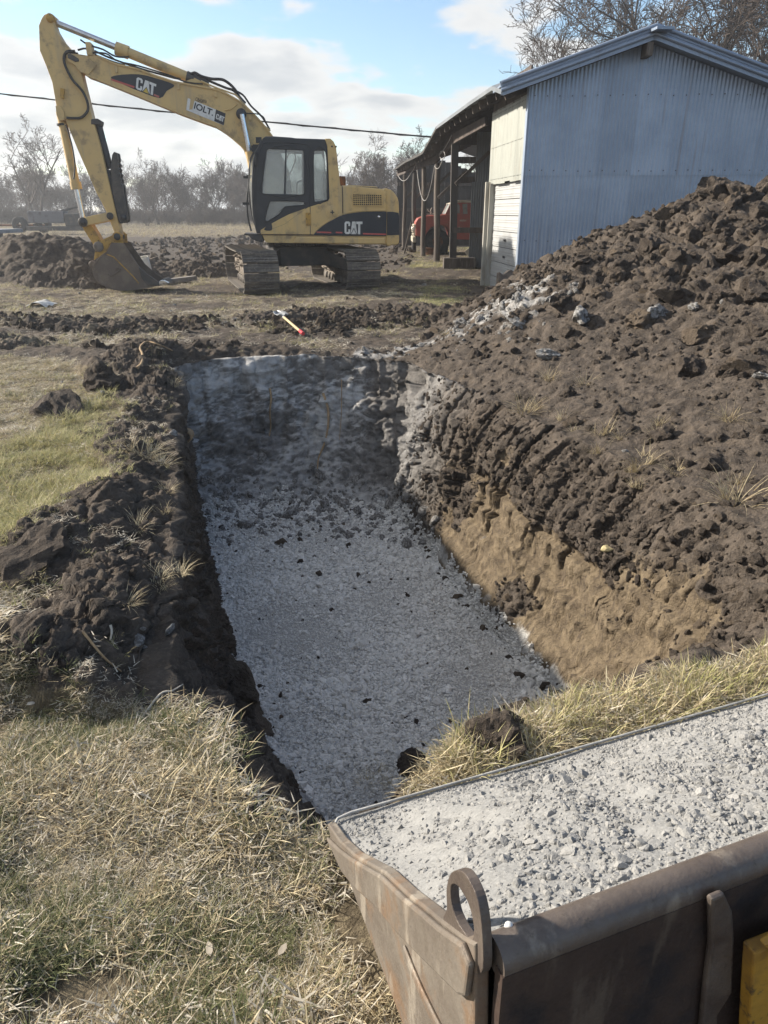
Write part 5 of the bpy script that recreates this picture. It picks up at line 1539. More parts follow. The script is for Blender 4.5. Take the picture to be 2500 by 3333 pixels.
for sx in (-1, 1):
    tf_ = MB().box((sx * GAUGE / 2, 0, .44), (.34, TLEN + .05, .30)).box((sx * GAUGE / 2, 0, .26), (.22, TLEN - .3, .16))
    tfo = tput(tf_.build('track_frame', M_MUD, exc, bevel=.02))
    for k in range(NSH):
        s = per * k / NSH
        if s < TLEN: y, z, a = -TLEN / 2 + s, .44 - TR, math.pi
        elif s < TLEN + math.pi * TR:
            t = (s - TLEN) / TR; y, z, a = TLEN / 2 + TR * math.sin(t), .44 - TR * math.cos(t), math.pi + t
        elif s < 2 * TLEN + math.pi * TR: y, z, a = TLEN / 2 - (s - TLEN - math.pi * TR), .44 + TR, 0
        else:
            t = (s - 2 * TLEN - math.pi * TR) / TR; y, z, a = -TLEN / 2 - TR * math.sin(t), .44 + TR * math.cos(t), t
        sag_ = -.02 * math.sin(math.pi * (y / TLEN + .5)) if z > .7 else 0
        o = bpy.data.objects.new('track_shoe', shoe_me); COL.objects.link(o); o.parent = tfo
        o.location = (sx * GAUGE / 2, y, z + sag_); o.rotation_euler = (a, 0, 0)
    for (y, r_, nm) in ((-TLEN / 2, .33, 'idler'), (TLEN / 2, .33, 'sprocket')):
        w = MB().lathe([(0, -.11), (.10, -.13), (.14, -.06), (r_ - .06, -.05), (r_, -.08), (r_, .08), (r_ - .06, .05), (.14, .06), (.10, .13), (0, .11)], 22, (sx * GAUGE / 2, y, .44), 'x').build(nm, M_TRACK, tfo)
    for k in range(8):
        y = -TLEN / 2 + .45 + k * (TLEN - .9) / 7
        MB().lathe([(0, -.17), (.075, -.17), (.085, -.1), (.07, -.08), (.07, .08), (.085, .1), (.075, .17), (0, .17)], 12, (sx * GAUGE / 2, y, .155), 'x').build('roller', M_TRACK, tfo)
    # caked mud on the frame: a lumpy skin
    g = np.random.default_rng(3 + sx)
    m = MB()
    for k in range(90):
        y = g.uniform(-TLEN / 2, TLEN / 2); zz_ = g.uniform(.34, .70); x = sx * GAUGE / 2 + g.choice([-1, 1]) * .17
        r_ = g.uniform(.03, .09); c = Vector((x, y, zz_))
        vs = [c + Vector(v) * r_ * g.uniform(.6, 1.2) for v in ((1, 0, 0), (-1, 0, 0), (0, 1.4, 0), (0, -1.4, 0), (0, 0, 1), (0, 0, -1))]
        m.add(vs, [(0, 2, 4), (2, 1, 4), (1, 3, 4), (3, 0, 4), (2, 0, 5), (1, 2, 5), (3, 1, 5), (0, 3, 5)])
    o = m.build('caked_mud', M_MUD, tfo); o['kind'] = 'stuff'
exc.location.z = EZ
# =================================================================== LOADER BUCKET FULL OF GRAVEL
ZL = .07
A_ = on_z(1077, 2662, ZL); B_ = on_z(2500, 2258, ZL)
wv = (B_ - A_).normalized(); nv = Vector((-wv.y, wv.x, 0))
bucket = empty('loader_bucket', (A_.x, A_.y, 0), math.atan2(wv.y, wv.x), 'worn brown loader bucket heaped with pale gravel at the edge of the pit', 'loader bucket')
BWID = 1.95
def SPt(px, py, off=0.0):
    q = on_plane(px, py, A_ + wv * off, wv); return ((q - A_).dot(nv), q.z)
def BKp(px, py, y):
    q = on_plane(px, py, A_ + nv * y, nv); return ((q - A_).dot(wv), q.z)
def zb1(a, b): return (1050 + a / 2.552, 2600 + b / 2.552)
def zb2(a, b): return (1700 + a / 2.074, 2600 + b / 2.074)
def steel(name, c0, c1, rust, mud, rough=.6):
    t = NT(name); c = t.coord()
    n = t.noise(4, 7, .62, c); f = t.noise(60, 7, .7, c); st = t.noise(11, 6, .65, t.mapping(c, (1, 1, .18)))
    col = t.mix(t.ramp(n, .38, .64), c0, c1)
    col = t.mix(t.math('MULTIPLY', t.ramp(t.noise(6.5, 6, .6, c), .50, .66), .8), col, rust)
    col = t.mix(t.math('MULTIPLY', t.ramp(st, .54, .64), .85), col, mud)
    col = t.mix(t.ramp(f, .56, .74, 0, .6), col, tuple(x * .45 for x in c0))
    return t.done(col, t.ramp(f, .3, .7, rough - .15, rough + .2), t.bump(t.math('ADD', f, t.math('MULTIPLY', st, .8)), .35, .006), .25, .4)
M_BSIDE = steel('brown scraped bucket side', (.140, .118, .098), (.19, .166, .14), (.20, .125, .075), (.30, .265, .22))
M_BBACK = steel('dark brown bucket back', (.040, .027, .023), (.062, .042, .034), (.012, .013, .018), (.095, .074, .058), .7)
M_BTUBE = steel('scuffed bucket tube', (.092, .074, .064), (.13, .107, .092), (.06, .045, .042), (.20, .17, .14), .42)
M_EDGE = worn('dusty steel lip', (.40, .40, .39), (.30, .30, .29), 8, .9, 0, .45, .65, .3, 60)
M_LOADYEL = worn('grimy loader yellow', (.40, .22, .03), (.22, .12, .03), 6, .6, 0, .48, .62, .2, 40, (.05, .035, .025))
top_e = [SPt(*zb1(*p)) for p in [(75, 195), (170, 330), (300, 450), (560, 590), (750, 765), (900, 880), (1035, 988), (1230, 1130), (1330, 1180)]]
bot_e = [SPt(*zb1(*p)) for p in [(65, 210), (100, 320), (140, 470), (210, 570), (280, 680), (350, 830), (440, 1060), (520, 1260), (640, 1530), (720, 1760), (745, 1871)]]
zf = bot_e[-1][1]
print('bucket side', top_e[0], top_e[-1], bot_e)
YB = top_e[-1][0]; ZT = top_e[-1][1]
ZFL = min(.05, zf)
low = [(p[0], min(p[1], top_e[0][1])) for p in bot_e]
side_o = top_e + [(YB - .02, ZT - .2), (YB - .02, low[-1][1] + .0), (YB + .10, low[-1][1] - .05)] + list(reversed(low[1:]))
for s_, nm in ((0, 'side_plate'), (BWID, 'side_plate')):
    MB().prism([(y, z) for y, z in side_o], s_ - .012, s_ + .012, 'yz').build(nm, M_BSIDE, bucket, bevel=.004)
# raised doubler on the outside of the side plate
dbl = [SPt(*zb1(*p)) for p in [(90, 300), (200, 400), (300, 470), (560, 610), (750, 785), (900, 900), (1060, 1030), (1260, 1160), (1335, 1350), (1300, 1600), (1240, 1590), (960, 1330), (700, 1080), (520, 870), (330, 710), (230, 590), (150, 420)]]
MB().prism(dbl, -.024, -.012, 'yz').build('wear_plate', M_BSIDE, bucket, bevel=.005)
rb2 = [SPt(*zb1(*p)) for p in [(740, 1180), (820, 1380), (900, 1560), (1000, 1760), (1060, 1871), (1010, 1871), (930, 1700), (840, 1500), (760, 1300)]]
MB().prism(rb2, -.020, -.012, 'yz').build('weld_bead', M_BSIDE, bucket, bevel=.004)
# lip, floor, back
lipz = top_e[0][1]
m = MB(); yl = .012
m.tube([(0.0, -.02, lipz - .005), (.02, .004, lipz - .004), (.06, .012, lipz - .004), (BWID - .02, .012, lipz - .004), (BWID, -.02, lipz - .005)], .004, 8)
m.build('lip', M_EDGE, bucket)
fl_y0, fl_y1 = -.01, YB + .1
MB().box((BWID / 2, (fl_y0 + fl_y1) / 2, low[-1][1] - .03), (BWID, abs(fl_y1 - fl_y0), .02)).build('floor_plate', M_BSIDE, bucket)
MB().prism([(.0, lipz - .02), (-.06, lipz - .03), (-.09, low[4][1] - .02), (-.05, low[4][1] - .035)], .0, BWID, 'yz').build('cutting_edge', M_BTUBE, bucket)
RT = .030
tube_z = ZT - .026
m = MB().tube([(.015, YB - .01, tube_z), (BWID, YB - .01, tube_z)], RT, 20)
m.build('top_tube', M_BTUBE, bucket)
MB().prism([(YB - .02, tube_z - .005), (YB - .040, tube_z - .005), (YB - .048, -.02), (YB - .03, -.02)], .012, BWID - .012, 'yz').build('back_plate', M_BBACK, bucket)
YP = YB - .046
# upright rib with its lip
rib = [BKp(*zb2(*p), YP) for p in [(1235, 640), (1330, 600), (1385, 720), (1398, 900), (1385, 1270), (1290, 1420), (1275, 1900), (1140, 1900), (1200, 1260), (1238, 950)]]
MB().prism([(x, z) for x, z in rib], YP, YP - .012).build('upright_rib', M_BTUBE, bucket, bevel=.005)
# yellow hitch to the right of the rib
hx0 = BKp(*zb2(1420, 800), YP)[0]
MB().prism([(x, z) for x, z in [BKp(*zb2(*p), YP) for p in [(1425, 760), (1659, 610), (1760, 560), (1760, 760), (1659, 830), (1555, 880)]]], YP - .05, YP - .062).build('hitch_tab', M_LOADYEL, bucket, bevel=.003)
MB().prism([(x, z) for x, z in [BKp(*zb2(*p), YP) for p in [(1420, 880), (1900, 700), (1900, 2300), (1370, 2300), (1400, 1300)]]], YP - .02, YP - .045).build('hitch_plate', M_LOADYEL, bucket, bevel=.004)
MB().box((hx0 + .5, YP - .3, .25), (.14, .5, .3)).build('loader_arm', M_LOADYEL, bucket, bevel=.02)
# lifting eye
eye_o = smooth_poly([SPt(*zb1(*p)) for p in [(1040, 1000), (1068, 900), (1066, 750), (1092, 625), (1150, 580), (1225, 612), (1305, 760), (1345, 900), (1368, 1100), (1372, 1400), (1300, 1420), (1180, 1200)]], 3)
eye_h = smooth_poly([SPt(*zb1(*p)) for p in [(1112, 735), (1150, 715), (1195, 760), (1245, 850), (1280, 980), (1288, 1090), (1262, 1140), (1215, 1090), (1160, 1000), (1120, 880)]], 3)
ec_ = (sum(p[0] for p in eye_h) / len(eye_h), sum(p[1] for p in eye_h) / len(eye_h))
eye_h = [(ec_[0] + (a - ec_[0]) * 1.10, ec_[1] + (b - ec_[1]) * 1.06) for a, b in eye_h]
MB().plate(eye_o, [eye_h], -.008, .007, 'yz').build('lifting_eye', M_BTUBE, bucket, bevel=.006)
s_, z_ = BKp(*zb1(1570, 1165), YB)
MB().lathe([(0, .0015), (.004, .001), (.006, -.001), (.007, -.006)], 9, (s_, YB + .01, tube_z + RT - .0045)).build('paint_blob', M_WHITEPL, bucket)

# ---- gravel: a heaped surface, then stones on it
def rock_mesh(name, seed, sub=1, flat=.75, mat=None, cuts=5, smooth=False):
    import bmesh
    g = random.Random(seed); bm = bmesh.new()
    bmesh.ops.create_icosphere(bm, subdivisions=sub, radius=1)
    for _ in range(cuts):
        n = Vector((g.gauss(0, 1), g.gauss(0, 1), g.gauss(0, 1))).normalized(); d = g.uniform(.45, .8)
        for v in bm.verts:
            e = v.co.dot(n) - d
            if e > 0: v.co -= n * e
    sx, sy, sz = g.uniform(.8, 1.25), g.uniform(.7, 1.1), g.uniform(flat * .7, flat * 1.1)
    for v in bm.verts:
        v.co = Vector((v.co.x * sx, v.co.y * sy, v.co.z * sz)) * g.uniform(.93, 1.07)
    me = bpy.data.meshes.new(name); bm.to_mesh(me); bm.free()
    if mat: me.materials.append(mat)
    me.polygons.foreach_set('use_smooth', [smooth] * len(me.polygons))
    return me
def stone_material(name, lo, hi):
    t = NT(name); c = t.coord(); r = t.rand()
    col = t.mix(r, lo, hi); n = t.noise(3, 6, .65, c)
    col = t.mix(t.ramp(n, .4, .7), col, tuple(x * .82 for x in hi))
    return t.done(col, .92, t.bump(n, .35, .12), 0, .2)
M_STONE = stone_material('dusty pale limestone', (.225, .224, .218), (.325, .322, .315))
M_STONEPIT = stone_material('grey limestone', (.52, .51, .49), (.78, .765, .735))
ROCKS = [rock_mesh('stone', 100 + k, 2, .62, M_STONE, 9) for k in range(7)]
ROCKSP = [rock_mesh('stone', 200 + k, 1, .7, M_STONEPIT, 4) for k in range(6)]
nx, ny = 150, 80
gx = np.linspace(.012, BWID - .012, nx); gy = np.linspace(0.010, YB + .01, ny)
GXX, GYY = np.meshgrid(gx, gy, indexing='ij')
tt = GYY / YB
tz_ = np.interp(-GYY.ravel(), [-p[0] for p in top_e], [p[1] for p in top_e]).reshape(GXX.shape)
ctr = np.sin(np.clip(tt, 0, 1) * math.pi) * np.clip(GXX / .35, 0, 1)
gz_ = tz_ - .012 + .05 * ctr
pq = np.c_[GXX.ravel() * 1, GYY.ravel(), GXX.ravel() * 0]
gz_ = gz_ + (.055 * fbm(pq * 3.0, 4, 7) + .010 * fbm(pq * 22, 3, 9)).reshape(GXX.shape) * np.clip(GXX / .12, .15, 1) * np.clip(-GYY / .1, .1, 1) * np.clip((GYY - YB) / .14, .12, 1)
V_ = np.c_[GXX.ravel(), GYY.ravel(), gz_.ravel()]
ij = np.arange(nx * ny).reshape(nx, ny)
Fq = np.c_[ij[:-1, :-1].ravel(), ij[:-1, 1:].ravel(), ij[1:, 1:].ravel(), ij[1:, :-1].ravel()]
gm_ = np_mesh('gravel_fines', V_, Fq)
t = NT('gravel fines'); c = t.coord(); f = t.noise(110, 7, .7, c); v_ = t.voronoi(95, c)
col = t.mix(t.ramp(f, .35, .7), (.20, .20, .197), (.30, .30, .296)); col = t.mix(t.ramp(t.noise(9, 5, .6, c), .45, .7), col, (.275, .275, .27))
gm_.materials.append(t.done(col, .95, t.bump(t.math('ADD', f, t.math('MULTIPLY', v_, .5)), .6, .005), 0, .15))
gload = obj_from_mesh('gravel_load', gm_, None)
gload.matrix_world = bucket.matrix_world
gload.location = bucket.location; gload.rotation_euler = bucket.rotation_euler
tag(gload, 'heap of pale grey gravel filling the loader bucket', 'gravel')
if np.cross(V_[Fq[0, 1]] - V_[Fq[0, 0]], V_[Fq[0, 2]] - V_[Fq[0, 0]])[2] < 0: gm_.flip_normals()
g = np.random.default_rng(21)
N = 85000
ux_ = g.random(N); uy_ = g.random(N)
dens = .5 + .5 * fbm(np.c_[ux_ * 9, uy_ * 4, uy_ * 0], 3, 15)
keep = g.random(N) < np.clip(.55 + 1.3 * (dens - .4) + .3 * (ux_ - .3), .25, 1)
ux_, uy_ = ux_[keep], uy_[keep]; N = len(ux_)
xi = np.clip((ux_ * (nx - 1)).astype(int), 0, nx - 1); yi = np.clip((uy_ * (ny - 1)).astype(int), 0, ny - 1)
px_ = gx[0] + ux_ * (gx[-1] - gx[0]); py_ = gy[0] + uy_ * (gy[-1] - gy[0])
pz_ = gz_[xi, yi]
size = np.exp(g.normal(math.log(.0034), .5, N)); big = g.random(N) < .011
size = np.where(big, g.uniform(.008, .014, N), size); size = np.minimum(size, .004 + .3 * np.minimum(px_, BWID - px_)); size = np.minimum(size, .003 + .25 * (-py_))
scl = size[:, None] * g.uniform(.75, 1.3, (N, 3))
so = scatter('gravel_stones', np.c_[px_, py_, pz_ + size * .25], np.c_[g.normal(0, .5, N), g.normal(.0, .5, N), g.uniform(0, 6.28, N)], scl, g.integers(0, 7, N), ROCKS)
so.location = bucket.location; so.rotation_euler = bucket.rotation_euler
tag(so, 'loose stones on top of the gravel in the loader bucket', 'gravel')
# ---- gravel of the pit floor
gm = gravel.copy()
wv_ = gm * np.clip(1.6 / np.maximum(1, far * .45), .25, 1)
Pg, Ng, _ = sample(wv_, 46000, 31)
N = len(Pg); g = np.random.default_rng(33)
size = np.exp(g.normal(math.log(.0125), .35, N)); size = np.where(g.random(N) < .03, size * 1.9, size)
fine_patch = fbm(np.c_[Pg[:, :2] * 1.6, Pg[:, :1] * 0], 3, 36)
size *= np.clip(1.0 + .7 * fine_patch, .5, 1.5)
po = scatter('pit_gravel', Pg + Ng * (size * .15)[:, None], np.c_[g.normal(0, .45, N), g.normal(0, .45, N), g.uniform(0, 6.28, N)], size[:, None] * g.uniform(.75, 1.3, (N, 3)), g.integers(0, 6, N), ROCKSP)
tag(po, 'layer of crushed grey gravel spread over the bottom of the pit', 'gravel')
# =================================================================== CLODS, STONES, ROOTS
def lump_mesh(name, seed, sub=2, mat=None, amp=.35):
    import bmesh
    bm = bmesh.new(); bmesh.ops.create_icosphere(bm, subdivisions=sub, radius=1)
    co = np.array([v.co for v in bm.verts]); g = np.random.default_rng(seed)
    d = 1 + amp * fbm(co * 1.3 + seed * 3.7, 3, seed) + .22 * fbm(co * 3.6 + seed, 2, seed + 3)
    co = co * d[:, None] * np.array([g.uniform(.85, 1.3), g.uniform(.75, 1.1), g.uniform(.6, .9)])
    for _ in range(4):
        n = g.normal(size=3); n /= np.linalg.norm(n); e = np.maximum(co @ n - g.uniform(.55, .8), 0); co -= e[:, None] * n
    for v, c in zip(bm.verts, co): v.co = c
    me = bpy.data.meshes.new(name); bm.to_mesh(me); bm.free()
    if mat: me.materials.append(mat)
    return me
t = NT('soil clod'); c = t.coord(); r = t.rand(); n = t.noise(2.2, 7, .65, c); f = t.noise(9, 6, .7, c)
col = t.mix(t.ramp(n, .35, .7), (.068, .055, .046), (.145, .118, .096)); col = t.mix(t.ramp(r, .72, 1.0, 0, .8), col, (.19, .148, .108))
col = t.mix(t.ramp(f, .55, .75, 0, .6), col, (.18, .147, .12))
M_CLOD = t.done(col, .95, t.bump(t.math('ADD', n, f), .8, .12), 0, .2)
t = NT('chalky rock'); c = t.coord(); n = t.noise(2.5, 7, .65, c)
M_CHALK = t.done(t.mix(t.ramp(n, .4, .65), (.17, .16, .15), (.42, .415, .405)), .95, t.bump(n, .7, .15), 0, .2)
CLODS = [lump_mesh('clod', 40 + k, 3, M_CLOD, .6) for k in range(7)]
SMALL = [lump_mesh('crumb', 60 + k, 1, M_CLOD, .3) for k in range(6)]
hw_ = np.clip(crest_rough + .10, 0, 1)
def clods(name, w, n, seed, s_mean, s_sig, smax, shapes, sink=.2):
    P, Nn, _ = sample(w, n, seed); g = np.random.default_rng(seed)
    s = np.minimum(np.exp(g.normal(math.log(s_mean), s_sig, n)), smax)
    return scatter(name, P - Nn * (s * sink * 0)[:, None], g.uniform(0, 6.28, (n, 3)), s[:, None] * g.uniform(.75, 1.25, (n, 3)), g.integers(0, len(shapes), n), shapes)
nearw = np.clip(4.5 / np.maximum(far, 2), .2, 1.3)
o = clods('heap_clods', heapm * (.25 + .75 * crest_rough) * (far < 17), 8500, 51, .026, .65, .095, CLODS)
tag(o, 'loose lumps of soil lying all over the big dark heap', 'soil clods')
o = clods('heap_crumbs', heapm * nearw * (far < 14), 13000, 53, .012, .55, .045, SMALL)
tag(o, 'fine dark crumbs of soil on the big heap', 'soil crumbs')
o = clods('rim_crumbs', np.clip(rimsoil * 1.2 * nearw + inpit * (hw > .25) * side_left * .5 * nearw + out * (ROW < 1.7) * (Y > 7.4) * .7, 0, 2), 14000, 55, .013, .6, .055, SMALL)
tag(o, 'dark crumbs of soil spilled along the left rim of the pit', 'soil crumbs')
o = clods('wall_crumbs', inpit * side_right * (hw > .03) * np.clip(crust * (1.2 - .6 * upper), 0, 1), 5500, 57, .011, .6, .045, SMALL)
tag(o, 'crumbs of soil clinging to the right wall of the pit', 'soil crumbs')
o = clods('bank_clods', rimsoil * np.clip(nearw, .3, 1), 8500, 56, .024, .6, .085, CLODS)
tag(o, 'loose dark clods of dug soil heaped along the left side of the pit', 'soil clods')
o = clods('churned_clods', churn * (Y < 18) * (Y > 8) * out, 4200, 59, .028, .6, .09, CLODS)
tag(o, 'dark clods churned up over the ground before the excavator', 'soil clods')
o = clods('field_clods', field * (1 - dryf) * (X > -14) * (X < 1), 1600, 58, .07, .5, .2, CLODS)
tag(o, 'dark clods lying over the worked field behind the excavator', 'soil clods')
CH = [lump_mesh('chalk_lump', 80 + k, 2, M_CHALK) for k in range(5)]
talw = inpit * np.exp(-((ROW * 6) ** 2)) * sstep(6.3, 7.4, Y)
P, Nn, _ = sample(talw, 700, 61); g = np.random.default_rng(61); s = np.minimum(np.exp(g.normal(math.log(.022), .6, 700)), .09)
o = scatter('chalky_rubble', P, g.uniform(0, 6.28, (700, 3)), s[:, None] * g.uniform(.7, 1.3, (700, 3)), g.integers(0, 5, 700), CH)
tag(o, 'pale rubble fallen at the foot of the far pit wall', 'rubble')
hcw = sstep(.3, .9, heapchalk + .8 * f_mid) * out
P, Nn, _ = sample(hcw, 1500, 63); s = np.minimum(np.exp(g.normal(math.log(.016), .6, 1500)), .07)
o = scatter('chalk_crumbs', P, g.uniform(0, 6.28, (1500, 3)), s[:, None] * g.uniform(.7, 1.3, (1500, 3)), g.integers(0, 5, 1500), CH)
tag(o, 'pale chalky crumbs strewn over the left foot of the dark heap', 'rubble')
# dark crumbs fallen on the gravel floor
P, Nn, _ = sample(floorm * (0.35 + 9 * sstep(.86, 1, FT) + sstep(6, 7.4, Y) * 2 + sstep(.6, .9, np.abs(fbm(np.c_[X * 1.2, Y * 1.2, X * 0], 2, 91)) * 2)), 700, 65)
s = np.minimum(np.exp(g.normal(math.log(.012), .55, 700)), .06)
o = scatter('floor_crumbs', P, g.uniform(0, 6.28, (700, 3)), s[:, None] * g.uniform(.7, 1.3, (700, 3)), g.integers(0, 6, 700), SMALL)
tag(o, 'few dark soil crumbs fallen on the pale gravel floor', 'soil crumbs')

# ---- rays onto the worked earth, for lumps one can point at
_vis = (far[quads].max(1) < 26)
_q = quads[_vis]; _u, _inv = np.unique(_q, return_inverse=True)
BV = BVHTree.FromPolygons(Pn[_u].tolist(), _inv.reshape(_q.shape).tolist())
def hit(px, py):
    r = BV.ray_cast(Vector((0, 0, CAMH)), ray(px, py).normalized(), 60)
    if r[0] is None: p = on_z(px, py); return p, Vector((0, 0, 1))
    return r[0], r[1]
def lump(name, mesh, px, py, size, label, cat, group=None, sink=.25, scale=(1, 1, 1), rz=None):
    p, n = hit(px, py); o = bpy.data.objects.new(name, mesh); COL.objects.link(o)
    o.location = p + Vector((0, 0, size * (.5 - sink))); o.scale = (size * scale[0], size * scale[1], size * scale[2])
    o.rotation_euler = (rnd.uniform(-.4, .4), rnd.uniform(-.4, .4), rnd.uniform(0, 6.3) if rz is None else rz)
    return tag(o, label, cat, group)
k = 1.507
BIGC = [lump_mesh('big_clod', 140 + i, 4, M_CLOD, .75) for i in range(6)]
BIGR = [lump_mesh('pale_rock', 160 + i, 3, M_CHALK, .8) for i in range(4)]
for i, (x, y, s) in enumerate([(1545, 428, .26), (1605, 432, .26), (1650, 428, .30), (1385, 448, .20), (1350, 462, .16), (1490, 440, .2), (1300, 492, .16), (1440, 470, .22), (1585, 455, .26), (1640, 470, .28),
      (1230, 520, .16), (1500, 520, .2), (1400, 540, .24), (1580, 560, .26), (1330, 600, .20), (1450, 640, .22), (1540, 650, .25), (1630, 640, .26), (1210, 660, .2), (1120, 690, .2), (1290, 640, .2), (1380, 700, .24), (1500, 730, .22), (1640, 720, .24),
      (1480, 800, .2), (1600, 800, .2), (1160, 610, .18), (1080, 640, .16), (1010, 655, .15), (1350, 770, .14), (940, 720, .12), (1260, 570, .18), (1560, 500, .24), (1460, 560, .2), (1640, 560, .24)]):
    nm_ = ['biggest left clod crowning the peak of the dirt heap', 'middle clod on the heap skyline right of the peak', 'clod on the heap skyline at the right picture edge'][i] if i < 3 else (
        ('large' if s > .21 else 'small') + ' brown clod ' + ('near the heap crest' if y < 480 else 'high on the heap' if y < 600 else 'low on the heap') + (' at its left foot' if x < 1230 else ' below the blue wall' if x < 1420 else ' below the peak' if x < 1570 else ' near the right picture edge'))
    lump('dirt_clod', BIGC[i % 6], x * k, y * k, s * (.8 if i < 3 else .55), nm_, 'dirt clod', 'large clods on the dirt heap', .35)
for (x, y, s, lab) in [(1255, 690, .17, 'biggest chalky white rock half buried in the middle of the dark heap'), (1425, 682, .13, 'upright pale rock on the dark heap right of the biggest chalky rock'), (1190, 772, .11, 'pale rock low on the heap above the grass tufts'),
                       (1498, 668, .09, 'small cream rock high on the heap below the building wall'), (1645, 815, .07, 'small white stone at the right edge of the heap'), (995, 702, .13, 'flat pale rock at the left toe of the dirt heap'),
                       (1120, 700, .12, 'grey dusted rock among pale crumbs on the left of the heap')]:
    lump('pale_rock', BIGR[rnd.randrange(4)], x * k, y * k, s * .8, lab, 'rock', 'pale rocks on the dirt heap', .3, (1.2, .9, .8))
lump('clay_stone', rock_mesh('yellow_stone', 9, 2, .7, worn('yellow clay stone', (.42, .36, .20), (.3, .25, .14), 3, .9), 5), 1313 * k, 1184 * k, .045, 'small yellow stone stuck in the right wall of the pit', 'stone', None, .5)
lump('sod_clod', BIGC[2], 225 * k, 835 * k, .20, 'brown round clod of sod lying on the lawn by the pit rim', 'dirt clod', None, .3)
lump('soil_mound', BIGC[4], 130 * k, 888 * k, .26, 'flat dark clod of soil lying on the green lawn at the left', 'dirt clod', None, .42, (1.3, 1, .5))
lump('round_clod', BIGC[1], 75 * k, 1215 * k, .17, 'rounded cracked dark clod at the lawn edge on the left', 'dirt clod', None, .4, (1.2, 1, .8))
lump('overhang_clod', BIGC[5], 505 * k, 1490 * k, .13, 'dark clod jutting out of the left wall of the pit', 'dirt clod', None, .5, (1.4, 1, 1))
for (x, y, s, lab) in [(1060, 1610, .10, 'dark clod between grass clumps on the near edge of the pit'), (893, 1655, .10, 'flat brown clod in the grass on the near edge of the pit')]:
    lump('edge_clod', BIGC[3], x * k, y * k, s, lab, 'dirt clod', None, .4)
# broken slab leaning on the garage door
M_CONC = worn('broken concrete', (.20, .165, .135), (.11, .092, .078), 5, .9, 0, .45, .62, .5, 25)
p = on_z(1650, 948, .1)
sl_ = [(a * 1.0, b * .95) for a, b in [(-.62, 0), (-.60, .32), (-.44, .30), (-.42, .58), (-.34, .52), (-.2, .62), (.0, .50), (.12, .52), (.35, .46), (.48, .38), (.52, 0)]]
o = tag(MB().prism(sl_, -.09, .09).build('broken_slab', M_CONC, bevel=.02), 'ragged grey brown slab of broken concrete standing before the garage door', 'slab')
o.location = (p.x + .1, p.y - .8, ground_at(p.x + .1, p.y - .8) - .05); o.rotation_euler = (R(-8), 0, R(10))
# roots hanging on the far wall and the stick on the rim
M_ROOT = worn('pale root', (.36, .25, .14), (.24, .17, .10), 10, .85, 0, .45, .6, .3, 80)
def root(name, pts, r_, label, cat, m=M_ROOT, lift=.02):
    q = []
    for x, y in pts:
        h, n = hit(x * k, y * k); q.append(h + (Vector((0, 0, CAMH)) - h).normalized() * lift)
    q = [Vector(v) for v in smooth_poly([tuple(v) for v in q], 4, False)]
    rs = [r_ * (1 - .6 * i / len(q)) for i in range(len(q))]
    return tag(MB().tube(q, rs, 6).build(name, m), label, cat)
root('root', [(583, 840), (586, 860), (583, 890), (585, 920), (582, 942)], .014, 'short pale root hanging on the left half of the far pit wall', 'root')
root('root', [(698, 850), (708, 880), (709, 920), (700, 960), (688, 990), (686, 1020)], .018, 'long tan root hanging down the middle of the far pit wall', 'root')
root('thin_root', [(738, 820), (738, 860), (737, 900), (733, 950)], .006, 'thin straight root hanging right of the long tan root', 'root')
root('stick', [(296, 795), (306, 785), (308, 765), (303, 750), (318, 738), (345, 745), (372, 757)], .018, 'bent tan stick lying on the far left corner of the pit rim', 'stick')
M_PVC = worn('white plastic pipe', (.62, .60, .54), (.5, .48, .42), 4, .45)
p = on_z(490, 905, .0); gz = ground_at(p.x, p.y)
pp_ = MB(); R_ = .11
pp_.lathe([(R_ - .014, .66), (R_ - .014, .0), (R_, .0), (R_, .66), (R_ - .014, .66)], 24)
o = tag(pp_.build('plastic_pipe', M_PVC), 'short white plastic pipe sticking out of the dirt beside the excavator bucket', 'pipe')
o.location = (p.x, p.y, gz - .1); o.rotation_euler = (R(14), R(-5), 0)
# pipe end in the wall and torn white plastic by it
h, n = hit(408 * k, 935 * k)
o = tag(MB().lathe([(.05, .0), (.06, .0), (.06, -.12), (.05, -.12), (.05, 0)], 20, (0, 0, 0), 'y').build('drain_pipe', M_ROOT), 'round end of a brown pipe showing in the far left corner of the pit', 'pipe')
o.location = h + Vector((0, -.03, 0))
# shovel lying on the dirt
a, n = hit(605 * k, 692 * k); b, n = hit(655 * k, 727 * k)
a = a + Vector((0, 0, .10)); b = b + Vector((0, 0, .04))
shv = empty('shovel', a, 0, 'shovel with pale wooden handle and red grip lying on the churned dirt', 'shovel')
d = b - a; u = d.normalized(); sdv = u.cross(Vector((0, 0, 1))).normalized(); upv = sdv.cross(u)
M_HANDLE = worn('pale wooden handle', (.50, .39, .22), (.42, .30, .16), 6, .6); M_REDGRIP = worn('red plastic grip', (.52, .035, .05), (.42, .05, .05), 6, .45)
M_BLADE = worn('bright shovel steel', (.48, .49, .50), (.25, .24, .23), 6, .4, .6)
MB().tube([u * .26, u * (d.length - .16)], .019, 10).build('handle', M_HANDLE, shv)
MB().tube([u * (d.length - .17), u * (d.length)], .026, 10).build('grip', M_REDGRIP, shv)
m = MB(); prof = [(-.16, .0), (-.12, .075), (-.02, .10), (.12, .105), (.20, .09), (.24, .03)]
vs = []
for t_, w in prof:
    for j in range(7):
        e = -1 + j / 3; vs.append(u * t_ + sdv * (w * e) + upv * (.035 * e * e - .015 + (.03 if t_ > .2 else 0)))
m.add(vs, [(i * 7 + j, i * 7 + j + 1, (i + 1) * 7 + j + 1, (i + 1) * 7 + j) for i in range(len(prof) - 1) for j in range(6)], True)
